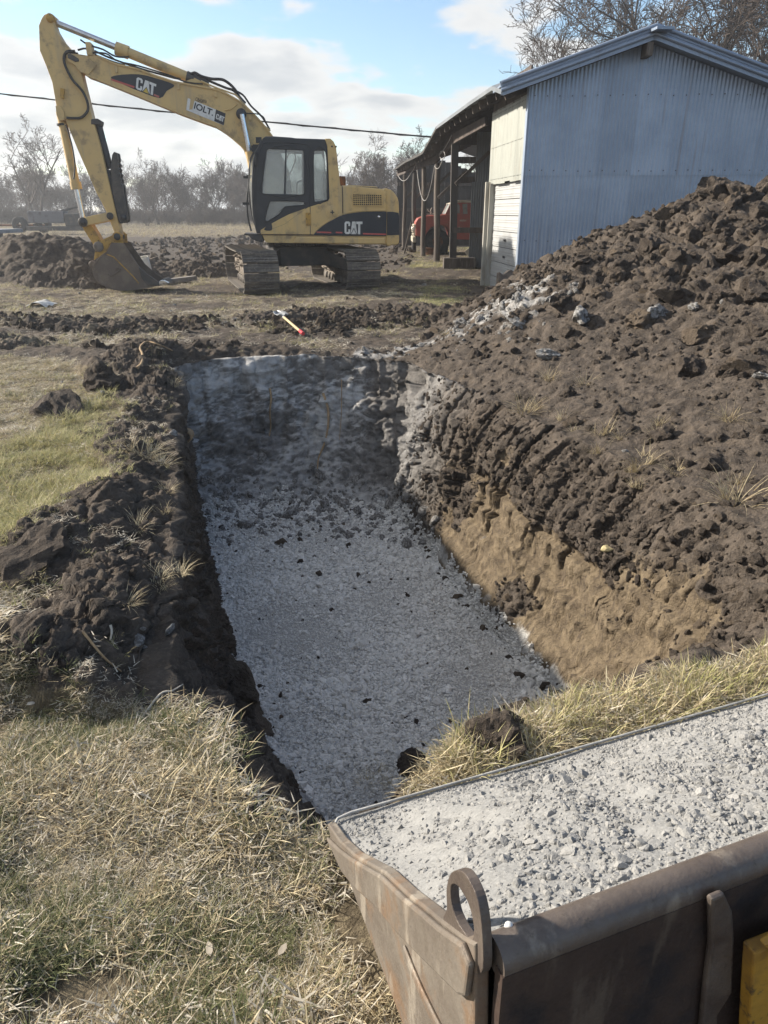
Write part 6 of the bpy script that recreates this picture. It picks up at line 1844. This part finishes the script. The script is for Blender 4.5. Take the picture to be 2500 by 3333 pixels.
bl = m.build('blade', M_BLADE, shv); sm = bl.modifiers.new('thickness', 'SOLIDIFY'); sm.thickness = .004
MB().tube([u * .16 - upv * .005, u * .30], [.022, .021], 10).build('socket', M_BLADE, shv)
# boards under and beside the excavator bucket
for (x0, y0, x1, y1, w, lab, c_) in [(346, 610, 422, 603, .16, 'weathered grey board lying right of the excavator bucket tip', 0), (200, 600, 232, 606, .14, 'short board end sticking out left under the excavator bucket', 1)]:
    a, b = on_z(x0 * k, y0 * k, 0), on_z(x1 * k, y1 * k, 0); a.z = ground_at(a.x, a.y) + .09; b.z = ground_at(b.x, b.y) + .09
    tag(MB().bar(a, b, w, .11).build('wooden_board', M_WHITEWOOD if False else worn('grey board', (.26, .24, .22), (.17, .155, .14), 5, .9), bevel=.005), lab, 'board')
# crumpled white sheet on the lawn
g = np.random.default_rng(9); m = MB(); nx_, ny_ = 14, 8
A0 = on_z(88 * k, 660 * k, 0); gz = ground_at(A0.x, A0.y)
vs = []
for i in range(nx_):
    for j in range(ny_):
        x, y = (i / (nx_ - 1) - .5) * .42, (j / (ny_ - 1) - .5) * .5
        vs.append((x, y, .03 + .07 * math.sin(math.pi * i / (nx_ - 1)) + .025 * float(vnoise(np.array([[x * 9, y * 9, 1.5]]), 4)[0])))
m.add(vs, [(i * ny_ + j, (i + 1) * ny_ + j, (i + 1) * ny_ + j + 1, i * ny_ + j + 1) for i in range(nx_ - 1) for j in range(ny_ - 1)])
o = m.build('white_scrap', worn('dirty white plastic', (.60, .60, .58), (.35, .34, .32), 6, .5)); o.location = (A0.x, A0.y, gz)
sm = o.modifiers.new('thickness', 'SOLIDIFY'); sm.thickness = .006
tag(o, 'crumpled piece of white plastic lying on the far left lawn', 'scrap')
# sticks, bones and dead leaves in the front lawn
M_STRAWST = worn('bleached stick', (.55, .50, .42), (.42, .36, .28), 12, .8)
root('bleached_stick', [(262, 1572), (290, 1574), (318, 1568)], .006, 'bleached white stick lying on the lawn beside the near pit rim', 'stick', M_STRAWST, .03)
root('bleached_stick', [(238, 1350), (241, 1365), (238, 1382)], .007, 'short bleached stick standing in the left soil bank', 'stick', M_STRAWST, .02)
root('dry_root', [(300, 1560), (345, 1500), (372, 1492), (395, 1478)], .005, 'curled dry root reaching over the near left pit rim', 'root', M_STRAWST, .03)
root('dry_root', [(180, 1365), (225, 1420), (262, 1450)], .006, 'thin tan root lying on the dark soil bank at the left', 'root', M_ROOT, .02)
root('thin_stick', [(1490, 1462), (1540, 1464), (1605, 1470)], .004, 'thin reddish twig on the soil above the right grass edge', 'twig', M_ROOT, .02)
M_LEAF = worn('dead leaf', (.34, .30, .24), (.22, .19, .15), 9, .8)
for i, (x, y, lab, mt) in enumerate([(612, 2070, 'pale dead leaf', 0), (455, 2068, 'pale scrap of bark in the grass at the bottom', 0), (460, 1830, 'white torn leaf in the middle of the dry lawn', 1), (70, 1535, 'small white paper scrap on the lawn at the left', 1), (925, 1672, '', 1), (1015, 2090, '', 0)][:4]):
    h, n = hit(x * k, y * k); m = MB(); L_ = .02
    pts = [(-L_, 0, .012), (-.3 * L_, .4 * L_, .02), (.5 * L_, .35 * L_, .01), (L_, 0, .02), (.4 * L_, -.4 * L_, .022), (-.4 * L_, -.35 * L_, .012)]
    m.prism([(a, b) for a, b, c in pts], .0, .002, 'xy'); o = m.build('dead_leaf', M_STRAWST if mt else M_LEAF)
    o.location = h + Vector((0, 0, .03)); o.rotation_euler = (rnd.uniform(-.5, .5), rnd.uniform(-.5, .5), rnd.uniform(0, 6))
    tag(o, lab if i else 'pale grey dead leaf in the lawn beside the loader bucket', 'leaf')
# =================================================================== GRASS
def blade_arrays(n, seed, length, spread, lean, width, curl, lift=0.0):
    g = np.random.default_rng(seed); V, F = [], []
    for i in range(n):
        a = g.uniform(0, 6.283); r = spread * math.sqrt(g.random()); x, y = r * math.cos(a), r * math.sin(a)
        d = g.uniform(0, 6.283) if lean > .8 else a + g.normal(0, .8)
        L_ = length * g.uniform(.55, 1.25); th0 = min(1.5, abs(g.normal(lean, .22))); cu = g.normal(curl, .3)
        w = width * g.uniform(.6, 1.3); p = np.array([x, y, lift * g.random()]); sd_ = np.array([-math.sin(d), math.cos(d), 0])
        b = len(V); ns = 4
        for s in range(ns + 1):
            t = s / ns; ww = w * (1 - t) ** .7 * .5
            if s == ns: V.append(p.copy())
            else: V.append(p - sd_ * ww); V.append(p + sd_ * ww)
            th = min(1.75, th0 + cu * t)
            p = p + np.array([math.cos(d) * math.sin(th), math.sin(d) * math.sin(th), math.cos(th)]) * (L_ / ns)
            p[2] = max(p[2], .002)
        for s in range(ns - 1):
            q = b + 2 * s; F.append((q, q + 1, q + 3, q + 2))
        q = b + 2 * (ns - 1); F.append((q, q + 1, q + 2))
    return V, F
def tuft_mesh(name, mat, *a, **kw):
    V, F = blade_arrays(*a, **kw); me = bpy.data.meshes.new(name); me.from_pydata([tuple(v) for v in V], [], F); me.materials.append(mat); return me
def blade_material(name, c0, c1, c2, trans=.25):
    t = NT(name); r = t.rand(); c = t.coord()
    n = t.noise(2.3, 2, .5, t.mapping(c, (30, 30, 4)))
    col = t.mix(r, c0, c1); col = t.mix(t.ramp(n, .5, .62), col, c2)
    t.set(t.b.inputs['Base Color'], col); t.set(t.b.inputs['Roughness'], .7); t.set(t.b.inputs['Specular IOR Level'], .25)
    tr = t.n('ShaderNodeBsdfTranslucent'); t.set(tr.inputs[0], col)
    mx = t.n('ShaderNodeMixShader'); mx.inputs[0].default_value = trans
    t.t.links.new(t.b.outputs[0], mx.inputs[1]); t.t.links.new(tr.outputs[0], mx.inputs[2]); t.t.links.new(mx.outputs[0], t.out.inputs[0])
    return t.m
M_STRAW = blade_material('dry straw', (.40, .355, .28), (.66, .62, .53), (.27, .22, .16))
M_TAN = blade_material('tan dry grass', (.40, .335, .21), (.58, .51, .35), (.29, .22, .13))
M_GREEN = blade_material('dull green grass', (.10, .125, .055), (.20, .215, .10), (.26, .235, .13))
M_LIGHTG = blade_material('yellow green grass', (.28, .28, .11), (.46, .43, .21), (.52, .45, .27))
flat_s = [tuft_mesh('straw', M_STRAW, 16, 300 + i, .054, .06, 1.44, .0042, .12, lift=.018) for i in range(6)]
flat_t = [tuft_mesh('tan', M_TAN, 14, 320 + i, .060, .05, 1.2, .0034, .4, lift=.018) for i in range(4)]
green_t = [tuft_mesh('green', M_GREEN, 16, 340 + i, .06, .03, .7, .0030, .7) for i in range(4)]
light_t = [tuft_mesh('light', M_LIGHTG, 18, 360 + i, .085, .05, .65, .0034, .6) for i in range(4)]
ALLG = flat_s + flat_t + green_t + light_t          # 0-5 straw, 6-9 tan, 10-13 green, 14-17 yellow green
def grass(name, w, n, seed, pick, smin, smax, label, zs=1.0, tilt=.15):
    P, Nn, vi = sample(w, n, seed); g = np.random.default_rng(seed)
    ix = pick(P, g, vi); s = g.uniform(smin, smax, n) * np.clip(1 + .9 * fbm(np.c_[P[:, :2] * 4.5, P[:, :1] * 0], 3, seed), .55, 1.5)
    o = scatter(name, P, np.c_[g.normal(0, tilt, n), g.normal(0, tilt, n), g.uniform(0, 6.283, n)], np.c_[s, s, s * zs * g.uniform(.7, 1.3, n)], ix, ALLG)
    return tag(o, label, 'grass')
frontm = sstep(-.03, .10, fl + .07 * wob + .05 * wob2) * out
leftm = sstep(-.12, .22, ll + .22 * wob + .08 * wob2) * out
ridgem = sstep(-.02, .06, nr + .03 * wob2) * out
bare = sstep(-.45, -.2, fbm(np.c_[X * 3.1, Y * 3.1, X * 0], 3, 121))
def pick_front(P, g, vi):
    n = len(P); f = fbm(np.c_[P[:, :2] * 2.6, P[:, :1] * 0], 3, 131); u = g.random(n)
    gr = np.clip(.24 + 1.4 * (f - .08), .05, .8)
    ix = g.integers(0, 6, n); ix = np.where(u < .28, 6 + g.integers(0, 4, n), ix); return np.where(g.random(n) < gr, 10 + g.integers(0, 4, n), ix)
fb_ = 1 - (((Pn[:, 0] - A_.x) * wv.x + (Pn[:, 1] - A_.y) * wv.y > -.02) & ((Pn[:, 0] - A_.x) * nv.x + (Pn[:, 1] - A_.y) * nv.y < .04)) * 1.0
grass('front_lawn', fb_ * frontm * bare * (far < 3.6) * (Y > .4) * (X > -2.2) * (X < .35), 17500, 71, pick_front, .65, 1.1, 'matted dry lawn grass with green blades in the foreground')
def pick_left(P, g, vi):
    n = len(P); f = fbm(np.c_[P[:, :2] * .9, P[:, :1] * 0], 3, 133); ix = np.where(g.random(n) < .5, g.integers(0, 6, n), 6 + g.integers(0, 4, n))
    gr = np.clip(.30 + 1.8 * f, .05, .8); ix = np.where(g.random(n) < gr, 14 + g.integers(0, 4, n), ix); return np.where(g.random(n) < .10, 10 + g.integers(0, 4, n), ix)
lwt = leftm * (X > -7) * np.clip(4.5 / np.maximum(far, 2.5), .4, 1.5)
grass('left_lawn', lwt, 21000, 73, pick_left, .65, 1.1, 'short yellow green lawn along the left side of the pit', .6)
def pick_ridge(P, g, vi):
    n = len(P); ix = np.where(g.random(n) < .55, 6 + g.integers(0, 4, n), g.integers(0, 6, n)); ix = np.where(g.random(n) < .08, 14 + g.integers(0, 4, n), ix); return np.where(g.random(n) < .03, 10 + g.integers(0, 4, n), ix)
bs_ = (Pn[:, 0] - A_.x) * wv.x + (Pn[:, 1] - A_.y) * wv.y; by_ = (Pn[:, 0] - A_.x) * nv.x + (Pn[:, 1] - A_.y) * nv.y
notbk = 1 - ((bs_ > -.05) & (by_ < .06) & (by_ > -1.1)) * 1.0
grass('edge_grass', notbk * ridgem * (nr < .45) * (X < 3.2) * (.25 + sstep(-.1, .2, fbm(np.c_[X * 3.5, Y * 3.5, X * 0], 2, 135))), 2500, 75, pick_ridge, .7, 1.15, 'longer pale grass along the near edge of the pit behind the loader bucket', .95)
def pick_yard(P, g, vi):
    n = len(P); ix = np.where(g.random(n) < .6, g.integers(0, 6, n), 6 + g.integers(0, 4, n)); gm_ = green_yard[vi]
    return np.where(g.random(n) < .15 + .6 * gm_, 14 + g.integers(0, 4, n), ix)
grass('yard_straw', straw * (Y < 34) * (far < 34) * (X > -16) * (X < 6) * np.clip(12 / np.maximum(far, 8), .3, 1.4), 15000, 77, pick_yard, .9, 1.7, 'trampled straw and short grass on the yard round the excavator', .6)
grass('field_grass', dryf * (far < 100) * (X < 20) * (X > -60), 9000, 79, lambda P, g, vi: 6 + g.integers(0, 4, len(P)), 2.5, 5.0, 'tall dry grass at the far edge of the field before the trees', 1.3)
grass('rim_straw', rimsoil * sstep(.0, .3, fbm(np.c_[X * 2.2, Y * 2.2, X * 0], 3, 137)) * (far < 10), 2600, 81, pick_yard, .4, .8, 'wisps of straw lying on the dark soil bank at the left', .7)
# single tufts one can point at
M_TUFT = M_TAN
TUF = []
for i in range(5):
    V, F = blade_arrays(60, 400 + i, .17, .05, .75, .0045, .9); V2, F2 = blade_arrays(25, 420 + i, .13, .05, 1.1, .004, .4)
    b = len(V); me = bpy.data.meshes.new('tuft'); me.from_pydata([tuple(v) for v in V] + [tuple(v) for v in V2], [], F + [tuple(q + b for q in f) for f in F2]); me.materials.append(M_TAN); TUF.append(me)
def tuft(x, y, s, lab, group, zs=1):
    h, n = hit(x * k, y * k); o = bpy.data.objects.new('grass_tuft', TUF[rnd.randrange(5)]); COL.objects.link(o)
    o.location = h - Vector((0, 0, .02)); q = (n * .6 + Vector((0, 0, 1))).normalized()
    e = q.to_track_quat('Z', 'Y').to_euler(); o.rotation_euler = (e.x, e.y, rnd.uniform(0, 6)); o.scale = (s, s, s * zs); return tag(o, lab, 'grass tuft', group)
for (x, y, s) in [(1135, 890, 1.3), (1215, 905, .9), (1190, 818, 1.1), (1265, 830, .9), (1300, 935, 1.1), (1290, 975, .9), (1370, 1015, 1.0), (1425, 915, .9), (1420, 940, .8), (1390, 1000, 1.1), (1460, 1020, .9), (1375, 1050, .9), (1580, 905, 1.1), (1240, 930, .7), (1340, 945, .8), (1600, 1040, .8), (1165, 880, 1.0)]:
    tuft(x, y, s, ('small' if s < 1 else 'larger') + ' dry tuft on the dark slope ' + ('below the low pale rock' if y < 860 else 'above the torn pit wall' if y < 960 else 'lowest above the clay') + (', towards the picture edge' if x > 1400 else ', mid slope' if x > 1280 else ', left part'), 'dry tufts on the right slope')
tuft(1590, 1085, 1.5, 'biggest dry grass tuft hanging on the right slope near the picture edge', None)
tuft(965, 722, .9, 'green tinged tuft at the left toe of the dirt heap', None)
for (x, y, s) in [(295, 1140, .8), (310, 985, 1.1), (350, 1000, .9), (330, 975, 1.0), (375, 830, .9), (360, 1060, .6), (355, 1105, .6), (385, 1240, .7), (340, 1250, .7), (400, 1220, .7), (270, 1300, .6), (280, 970, .9), (345, 1270, .6)]:
    tuft(x, y, s, ('small' if s < .8 else 'bushy') + ' dry tuft on the left soil bank ' + ('by the far corner' if y < 900 else 'halfway along' if y < 1110 else 'near the front lawn') + (', on the rim' if x > 345 else ', back from the rim'), 'dry tufts on the left rim')
for i in range(46):
    t_ = i / 45; x = 790 + (1659 - 790) * t_; y = np.interp(x, [790, 900, 1000, 1100, 1200, 1300, 1400, 1500, 1659], [1690, 1665, 1620, 1600, 1560, 1545, 1525, 1495, 1460]) + rnd.uniform(-25, 25)
    if abs(x - 893) < 35 or abs(x - 1050) < 35: continue
    tuft(x, y, rnd.uniform(.35, .62), 'clump of long dry grass on the near edge ' + ('left of the dark clods' if x < 880 else 'between the two dark clods' if x < 1050 else 'just right of the dark clods' if x < 1250 else 'under the foot of the clay wall' if x < 1450 else 'at the right picture edge'), 'long grass clumps on the near pit edge', 1.1)

# =================================================================== BARE TREES
def tree_arrays(seed, height, trunks=1, spread=.5, levels=4, r0=.16, twig=.010, dens=1.0, up=.25):
    g = random.Random(seed); segs = [[], []]
    def branch(p, d, L, r, lv):
        n = 5 if lv == 0 else (4 if lv < 3 else 3); pts = [p]; rs = [r]
        wander = (.10, .18, .24, .30, .34)[min(lv, 4)]
        for i in range(n):
            d = (d + Vector((g.gauss(0, wander), g.gauss(0, wander), g.gauss(0, wander * .6) + up * (.18 if lv else .1)))).normalized()
            p = p + d * (L / n); pts.append(p); rs.append(max(twig, r * (1 - (i + 1) / n * .72)))
        segs[0 if lv == 0 else 1].append((pts, rs, 6 if lv == 0 else (4 if lv == 1 else 3)))
        if lv >= levels: return
        kids = int((7, 6, 5, 5, 4)[lv] * dens * g.uniform(.8, 1.25))
        for _ in range(kids):
            t = g.uniform(.28 if lv == 0 else .15, 1.0); i = min(n - 1, int(t * n)); f = t * n - i
            q = pts[i].lerp(pts[i + 1], f); base = (pts[i + 1] - pts[i]).normalized()
            a = g.uniform(0, 6.283); s = base.cross(Vector((math.cos(a), math.sin(a), .3))).normalized()
            nd = (base * (1 - spread * .75) + s * spread * g.uniform(.8, 1.3)).normalized()
            branch(q, nd, L * g.uniform(.42, .68) * (1.08 - .35 * t), max(twig, rs[i] * g.uniform(.45, .62)), lv + 1)
    for k_ in range(trunks):
        a = g.uniform(0, 6.283); tilt = 0.05 if trunks == 1 else g.uniform(.1, .4)
        branch(Vector((.15 * math.cos(a), .15 * math.sin(a), -.2)) if trunks > 1 else Vector((0, 0, -.2)), Vector((math.cos(a) * tilt, math.sin(a) * tilt, 1)).normalized(), height * g.uniform(.55, .7), r0 * g.uniform(.7, 1.0), 0)
    return segs
def tubes_mesh(name, paths, mat):
    V, F, b = [], [], 0
    for pts, rs, n in paths:
        P = np.array([tuple(p) for p in pts]); m = len(P)
        D = np.empty_like(P); D[1:-1] = P[2:] - P[:-2]; D[0] = P[1] - P[0]; D[-1] = P[-1] - P[-2]
        D /= np.linalg.norm(D, axis=1)[:, None] + 1e-9
        ref = np.array([.31, .87, .38]); S_ = np.cross(D, ref); S_ /= np.linalg.norm(S_, axis=1)[:, None] + 1e-9; U = np.cross(S_, D)
        a = np.arange(n) * 2 * math.pi / n
        ring = P[:, None] + (S_[:, None] * np.cos(a)[None, :, None] + U[:, None] * np.sin(a)[None, :, None]) * np.array(rs)[:, None, None]
        V.append(ring.reshape(-1, 3))
        i, j = np.meshgrid(np.arange(m - 1), np.arange(n), indexing='ij'); j2_ = (j + 1) % n
        F.append(np.c_[(i * n + j).ravel(), (i * n + j2_).ravel(), ((i + 1) * n + j2_).ravel(), ((i + 1) * n + j).ravel()] + b); b += m * n
    me = np_mesh(name, np.concatenate(V), np.concatenate(F)); me.materials.append(mat); return me
def bark(name, c0, c1):
    t = NT(name); c = t.coord(); n = t.noise(6, 6, .65, t.mapping(c, (1, 1, .3)))
    return t.done(t.mix(t.ramp(n, .35, .65), c0, c1), .9, t.bump(n, .5, .03), 0, .2)
M_BARK = bark('grey brown bark', (.060, .050, .044), (.11, .095, .084))
M_TWIG = bark('thin twig bark', (.055, .043, .038), (.095, .076, .066))
M_BUSHB = bark('brush stems', (.075, .060, .052), (.13, .108, .092))
def make_tree(name, seed, **kw):
    s = tree_arrays(seed, **kw); return tubes_mesh('trunk', s[0], M_BARK), tubes_mesh('crown', s[1], M_TWIG)
def plant(name, meshes, x, y, s, rz, label, group=None, z=None):
    r = empty(name, (x, y, ground_at(x, y) if z is None else z), rz, label, 'tree', group); r.scale = (s, s, s)
    for nm, me in zip(('trunk', 'crown'), meshes):
        o = bpy.data.objects.new(nm, me); COL.objects.link(o); o.parent = r
    return r
def px_x(px, y): return (px - 1250) / FPX * (y * CP + .6)
big = [make_tree('tree', 501, height=13, levels=4, r0=.20, twig=.011, dens=1.12, spread=.52), make_tree('tree', 502, height=14, levels=4, r0=.24, twig=.012, dens=1.12, spread=.55, trunks=2),
       make_tree('tree', 503, height=12, levels=4, r0=.15, twig=.009, dens=1.1, spread=.42)]
for (px, y, s, i, rz, lab) in [(1790, 37, 1.05, 2, .3, 'slender bare tree behind the left slope of the barn roof'), (2070, 40, 1.2, 0, 1.2, 'bare tree behind the barn just left of the roof ridge'), (2190, 43, 1.3, 1, 2.0, 'forked bare tree straight behind the barn ridge'),
                               (2330, 38, 1.2, 1, 4.1, 'big forked bare tree right of the barn ridge'), (2480, 37, 1.25, 0, 5.0, 'tall bare tree behind the barn at the right picture edge'), (2420, 46, 1.5, 2, .8, 'thin straight bare tree between the two right hand trees'), (2260, 48, 1.5, 0, 2.9, 'wide bare tree far behind the right half of the barn roof'), (1960, 45, 1.25, 2, 5.5, 'thin bare tree behind the left roof slope nearer the ridge'), (1610, 44, .62, 2, 2.5, 'small bare tree showing low over the shed roof')]:
    plant('bare_tree', big[i], px_x(px, y), y, s, rz, lab, None, 0)
mids = [make_tree('tree', 511, height=9, levels=4, r0=.10, twig=.012, dens=1.02, trunks=4, spread=.5), make_tree('tree', 512, height=10, levels=4, r0=.15, twig=.014, dens=.95, trunks=2, spread=.55)]
plant('bare_tree', mids[0], px_x(1205, 72), 72, 1.0, .4, 'round many stemmed bare tree standing behind the excavator hood', None, .2)
plant('bare_tree', mids[1], px_x(1330, 80), 80, 1.1, 1.4, 'taller bare tree between the excavator and the shed roof', None, .2)
plant('bare_tree', mids[1], px_x(120, 84), 84, 1.28, 2.2, 'largest bare tree of the far left tree line standing clear of the others', None, .2)
plant('bare_tree', mids[1], px_x(520, 92), 92, .95, 4.2, 'crooked bare tree right of the excavator stick in the far tree line', None, .2)
line = [make_tree('tree', 521 + i, height=8.5, levels=3, r0=.11, twig=.018, dens=1.25, trunks=(1, 2, 1, 3)[i], spread=(.5, .55, .45, .5)[i]) for i in range(4)]
g = random.Random(77)
for i in range(100):
    y = g.uniform(90, 128); px = -160 + 1560 * (i + g.random()) / 100
    v_ = g.randrange(4); s_ = g.uniform(.62, 1.08)
    lb = ('tall ' if s_ > .92 else 'low ' if s_ < .74 else '') + ('single stemmed', 'forked', 'slim', 'three stemmed')[v_] + (' front' if y < 105 else ' back') + ' tree of far tree line ' + (
        'left of the excavator stick' if px < 150 else 'behind the excavator stick' if px < 400 else 'between stick and cab' if px < 800 else 'behind the excavator cab' if px < 1110 else 'between excavator and shed')
    plant('bare_tree', line[v_], px_x(px, y), y, s_, g.uniform(0, 6), lb, 'bare trees along the far edge of the field', .25)
# brush under the trees
br_ = []
for i in range(3):
    s = tree_arrays(540 + i, 2.6, trunks=7, spread=.6, levels=2, r0=.025, twig=.014, dens=1.0); br_.append(tubes_mesh('brush', s[0] + s[1], M_BUSHB))
g2 = np.random.default_rng(88); N = 360
yy = g2.uniform(86, 130, N); pxx = g2.uniform(-200, 1420, N); xx = (pxx - 1250) / FPX * (yy * CP + .6)
s = g2.uniform(.5, 1.15, N)
o = scatter('brush', np.c_[xx, yy, np.full(N, .2)], np.c_[np.zeros(N), np.zeros(N), g2.uniform(0, 6.28, N)], np.c_[s, s, s], g2.integers(0, 3, N), br_)
tag(o, 'grey tangled brush under the far tree line', 'brush')
# =================================================================== LEFT SPOIL HEAP AND JUNK BEHIND THE EXCAVATOR BUCKET
def mound(name, cx, cy, rx, ry, h, seed, label, rz=0.0, res=(230, 170), rough=1.0, pw=1.0):
    nu, nv_ = res; u = np.linspace(-1.15, 1.15, nu); v = np.linspace(-1.15, 1.15, nv_); U, V = np.meshgrid(u, v, indexing='ij')
    x, y = U.ravel() * rx, V.ravel() * ry; q = np.c_[x + seed, y, x * 0]
    rr = np.hypot(U, V).ravel() + .22 * fbm(q * .9 / max(rx, ry) * 2.2, 3, seed)
    z = h * np.clip(1 - rr, 0, 1) ** pw * 1.25
    z = np.minimum(z, h * (.92 + .15 * fbm(q * 1.1, 2, seed + 2)))
    P = np.c_[x, y, z]; c1, e1, r1 = cells(P * 2.1 + seed, seed); c2, e2, r2 = cells(P * 5.2 + seed, seed + 1)
    m_ = sstep(1.05, .8, rr)
    z = z + m_ * rough * (.20 * (.55 - c1) * r1 + .11 * (.55 - c2) * r2 + .09 * fbm(P * 3, 4, seed + 5) + .06 * fbm(P * 9, 4, seed + 6) + .05 * (.5 - cells(P * 11, seed + 8)[0]))
    gz = np.array([ground_at(cx + a, cy + b) for a, b in np.c_[x, y][::1]]) if nu * nv_ < 3000 else ground_at(cx, cy)
    z = z - .10 * (1 - m_) - .03
    ij = np.arange(nu * nv_).reshape(nu, nv_); F = np.c_[ij[:-1, :-1].ravel(), ij[1:, :-1].ravel(), ij[1:, 1:].ravel(), ij[:-1, 1:].ravel()]
    me = np_mesh(name, np.c_[x, y, z + gz], F); me.materials.append(EARTH)
    fattr(me, 'straw', np.clip(.30 + .9 * fbm(np.c_[x * 2.2, y * 4, x * 0], 3, seed + 20), 0, .62) * (h < .3)); fattr(me, 'heap', np.ones(nu * nv_)); fattr(me, 'moist', np.full(nu * nv_, .5))
    o = bpy.data.objects.new(name, me); COL.objects.link(o); o.location = (cx, cy, 0); o.rotation_euler = (0, 0, rz); return tag(o, label, 'dirt heap')
mound('spoil_heap', -8.9, 20.2, 3.9, 2.2, 1.12, 3, 'long dark spoil heap behind the excavator bucket at the left')
mound('spoil_heap', -7.6, 18.3, 1.5, 1.2, .60, 5, 'small pointed mound of soil in front of the long spoil heap')
mound('spoil_heap', -5.2, 20.8, 1.4, .8, .42, 6, 'low dirt mound right of the white plastic pipe')
mound('dirt_mound', -1.75, 11.6, .9, .8, .15, 8, 'low grassy mound of churned soil under the shovel')
mound('dirt_mound', .75, 12.1, .85, .9, .16, 9, 'low mound of churned soil in front of the right track')
mound('dirt_mound', -4.3, 10.9, 1.3, .55, .09, 10, 'flat strip of dark churned soil on the left lawn')
mound('dirt_mound', -5.0, 9.5, .7, .3, .08, 12, 'small flat patch of sod and soil nearest the left lawn')
# flatbed and junk
M_TRAILER = worn('grey trailer deck', (.30, .31, .32), (.20, .20, .21), 4, .6, .2)
tp0 = Vector((-17.4, 29.5, 0))
tra = empty('flatbed_trailer', tp0, R(-3), 'grey steel flatbed trailer deck showing at the left picture edge behind the spoil heap', 'trailer')
MB().box((0, 0, .92), (6.0, 2.0, .14)).build('deck', M_TRAILER, tra, bevel=.01)
for i in range(14): MB().box((-2.8 + i * .43, -1.02, .84), (.10, .06, .10)).build('stake_pocket', M_STEELDK, tra)
MB().box((.2, -.2, .55), (4.6, 1.2, .58)).build('chassis', M_TRAILER, tra, bevel=.02)
for sx in (-1.2, -.2):
    MB().lathe([(.15, -.12), (.34, -.13), (.40, -.08), (.40, .08), (.34, .13), (.15, .12)], 18, (sx, -.7, .40), 'y').build('wheel', M_TYRE, tra)
e = empty('axle_set', (px_x(70, 62), 62, .1), 0, 'rusty axle with two black wheels lying in the dry grass at the far left', 'axle')
for sx in (0, 1.9): MB().lathe([(.2, -.2), (.55, -.22), (.62, -.12), (.62, .12), (.55, .22), (.2, .2)], 18, (sx, 0, .55), 'y').build('wheel', M_TYRE, e)
MB().tube([(-4.4, .2, .5), (2.0, .2, .5)], .08, 8).build('axle_beam', M_RUST, e)
MB().box((-4.2, 0, .7), (1.4, .6, .5)).build('hitch_frame', M_RUST, e)
j = empty('scrap_engine', (px_x(193, 58), 58, .1), 0, 'dark heap of scrap machinery with a grey panel before the far trees', 'scrap machine')
MB().box((-.6, 0, 1.15), (2.7, 1.0, .85)).build('panel_box', worn('grey sheet panel', (.16, .16, .17), (.10, .09, .09), 3, .7), j, bevel=.05)
MB().box((0, 0, .35), (4.2, 1.4, .3)).build('frame', M_STEELDK, j, bevel=.03)
MB().box((1.4, 0, .95), (1.2, 1.2, .9)).build('engine_block', M_STEELDK, j, bevel=.08)
for i in range(9):
    a = Vector((rnd.uniform(-2, 1.8), rnd.uniform(-.5, .5), rnd.uniform(.5, 1.5))); MB().tube([a, a + Vector((rnd.uniform(-.7, .9), rnd.uniform(-.3, .3), rnd.uniform(-.2, .45)))], .07, 6).build('bent_pipe', M_STEELDK, j)
MB().bar((.2, 0, 1.5), (2.2, .2, 1.95), .5, .12).build('fender', M_STEELDK, j)
# =================================================================== HAZE
hm = bpy.data.materials.new('haze'); hm.use_nodes = True; hm.node_tree.nodes.clear()
ho = hm.node_tree.nodes.new('ShaderNodeOutputMaterial'); pv = hm.node_tree.nodes.new('ShaderNodeVolumePrincipled')
pv.inputs['Color'].default_value = (.86, .90, .96, 1); pv.inputs['Density'].default_value = HAZE_DENSITY; pv.inputs['Anisotropy'].default_value = .35
hm.node_tree.links.new(pv.outputs[0], ho.inputs['Volume'])
bpy.context.view_layer.update()
top_ = max((o.matrix_world @ Vector(c)).z for o in sc.objects if o.type == 'MESH' for c in o.bound_box)
print('haze top', top_)
me = MB().box((0, 0, 0), (1840, 1840, 1)).mesh('haze')
co = np.zeros(24); me.vertices.foreach_get('co', co); co = co.reshape(-1, 3); co[:, 2] = np.where(co[:, 2] > 0, max(top_, 3) + .6, -3.4); me.vertices.foreach_set('co', co.ravel()); me.materials.append(hm)
hz = bpy.data.objects.new('haze', me); COL.objects.link(hz); hz['kind'] = 'stuff'
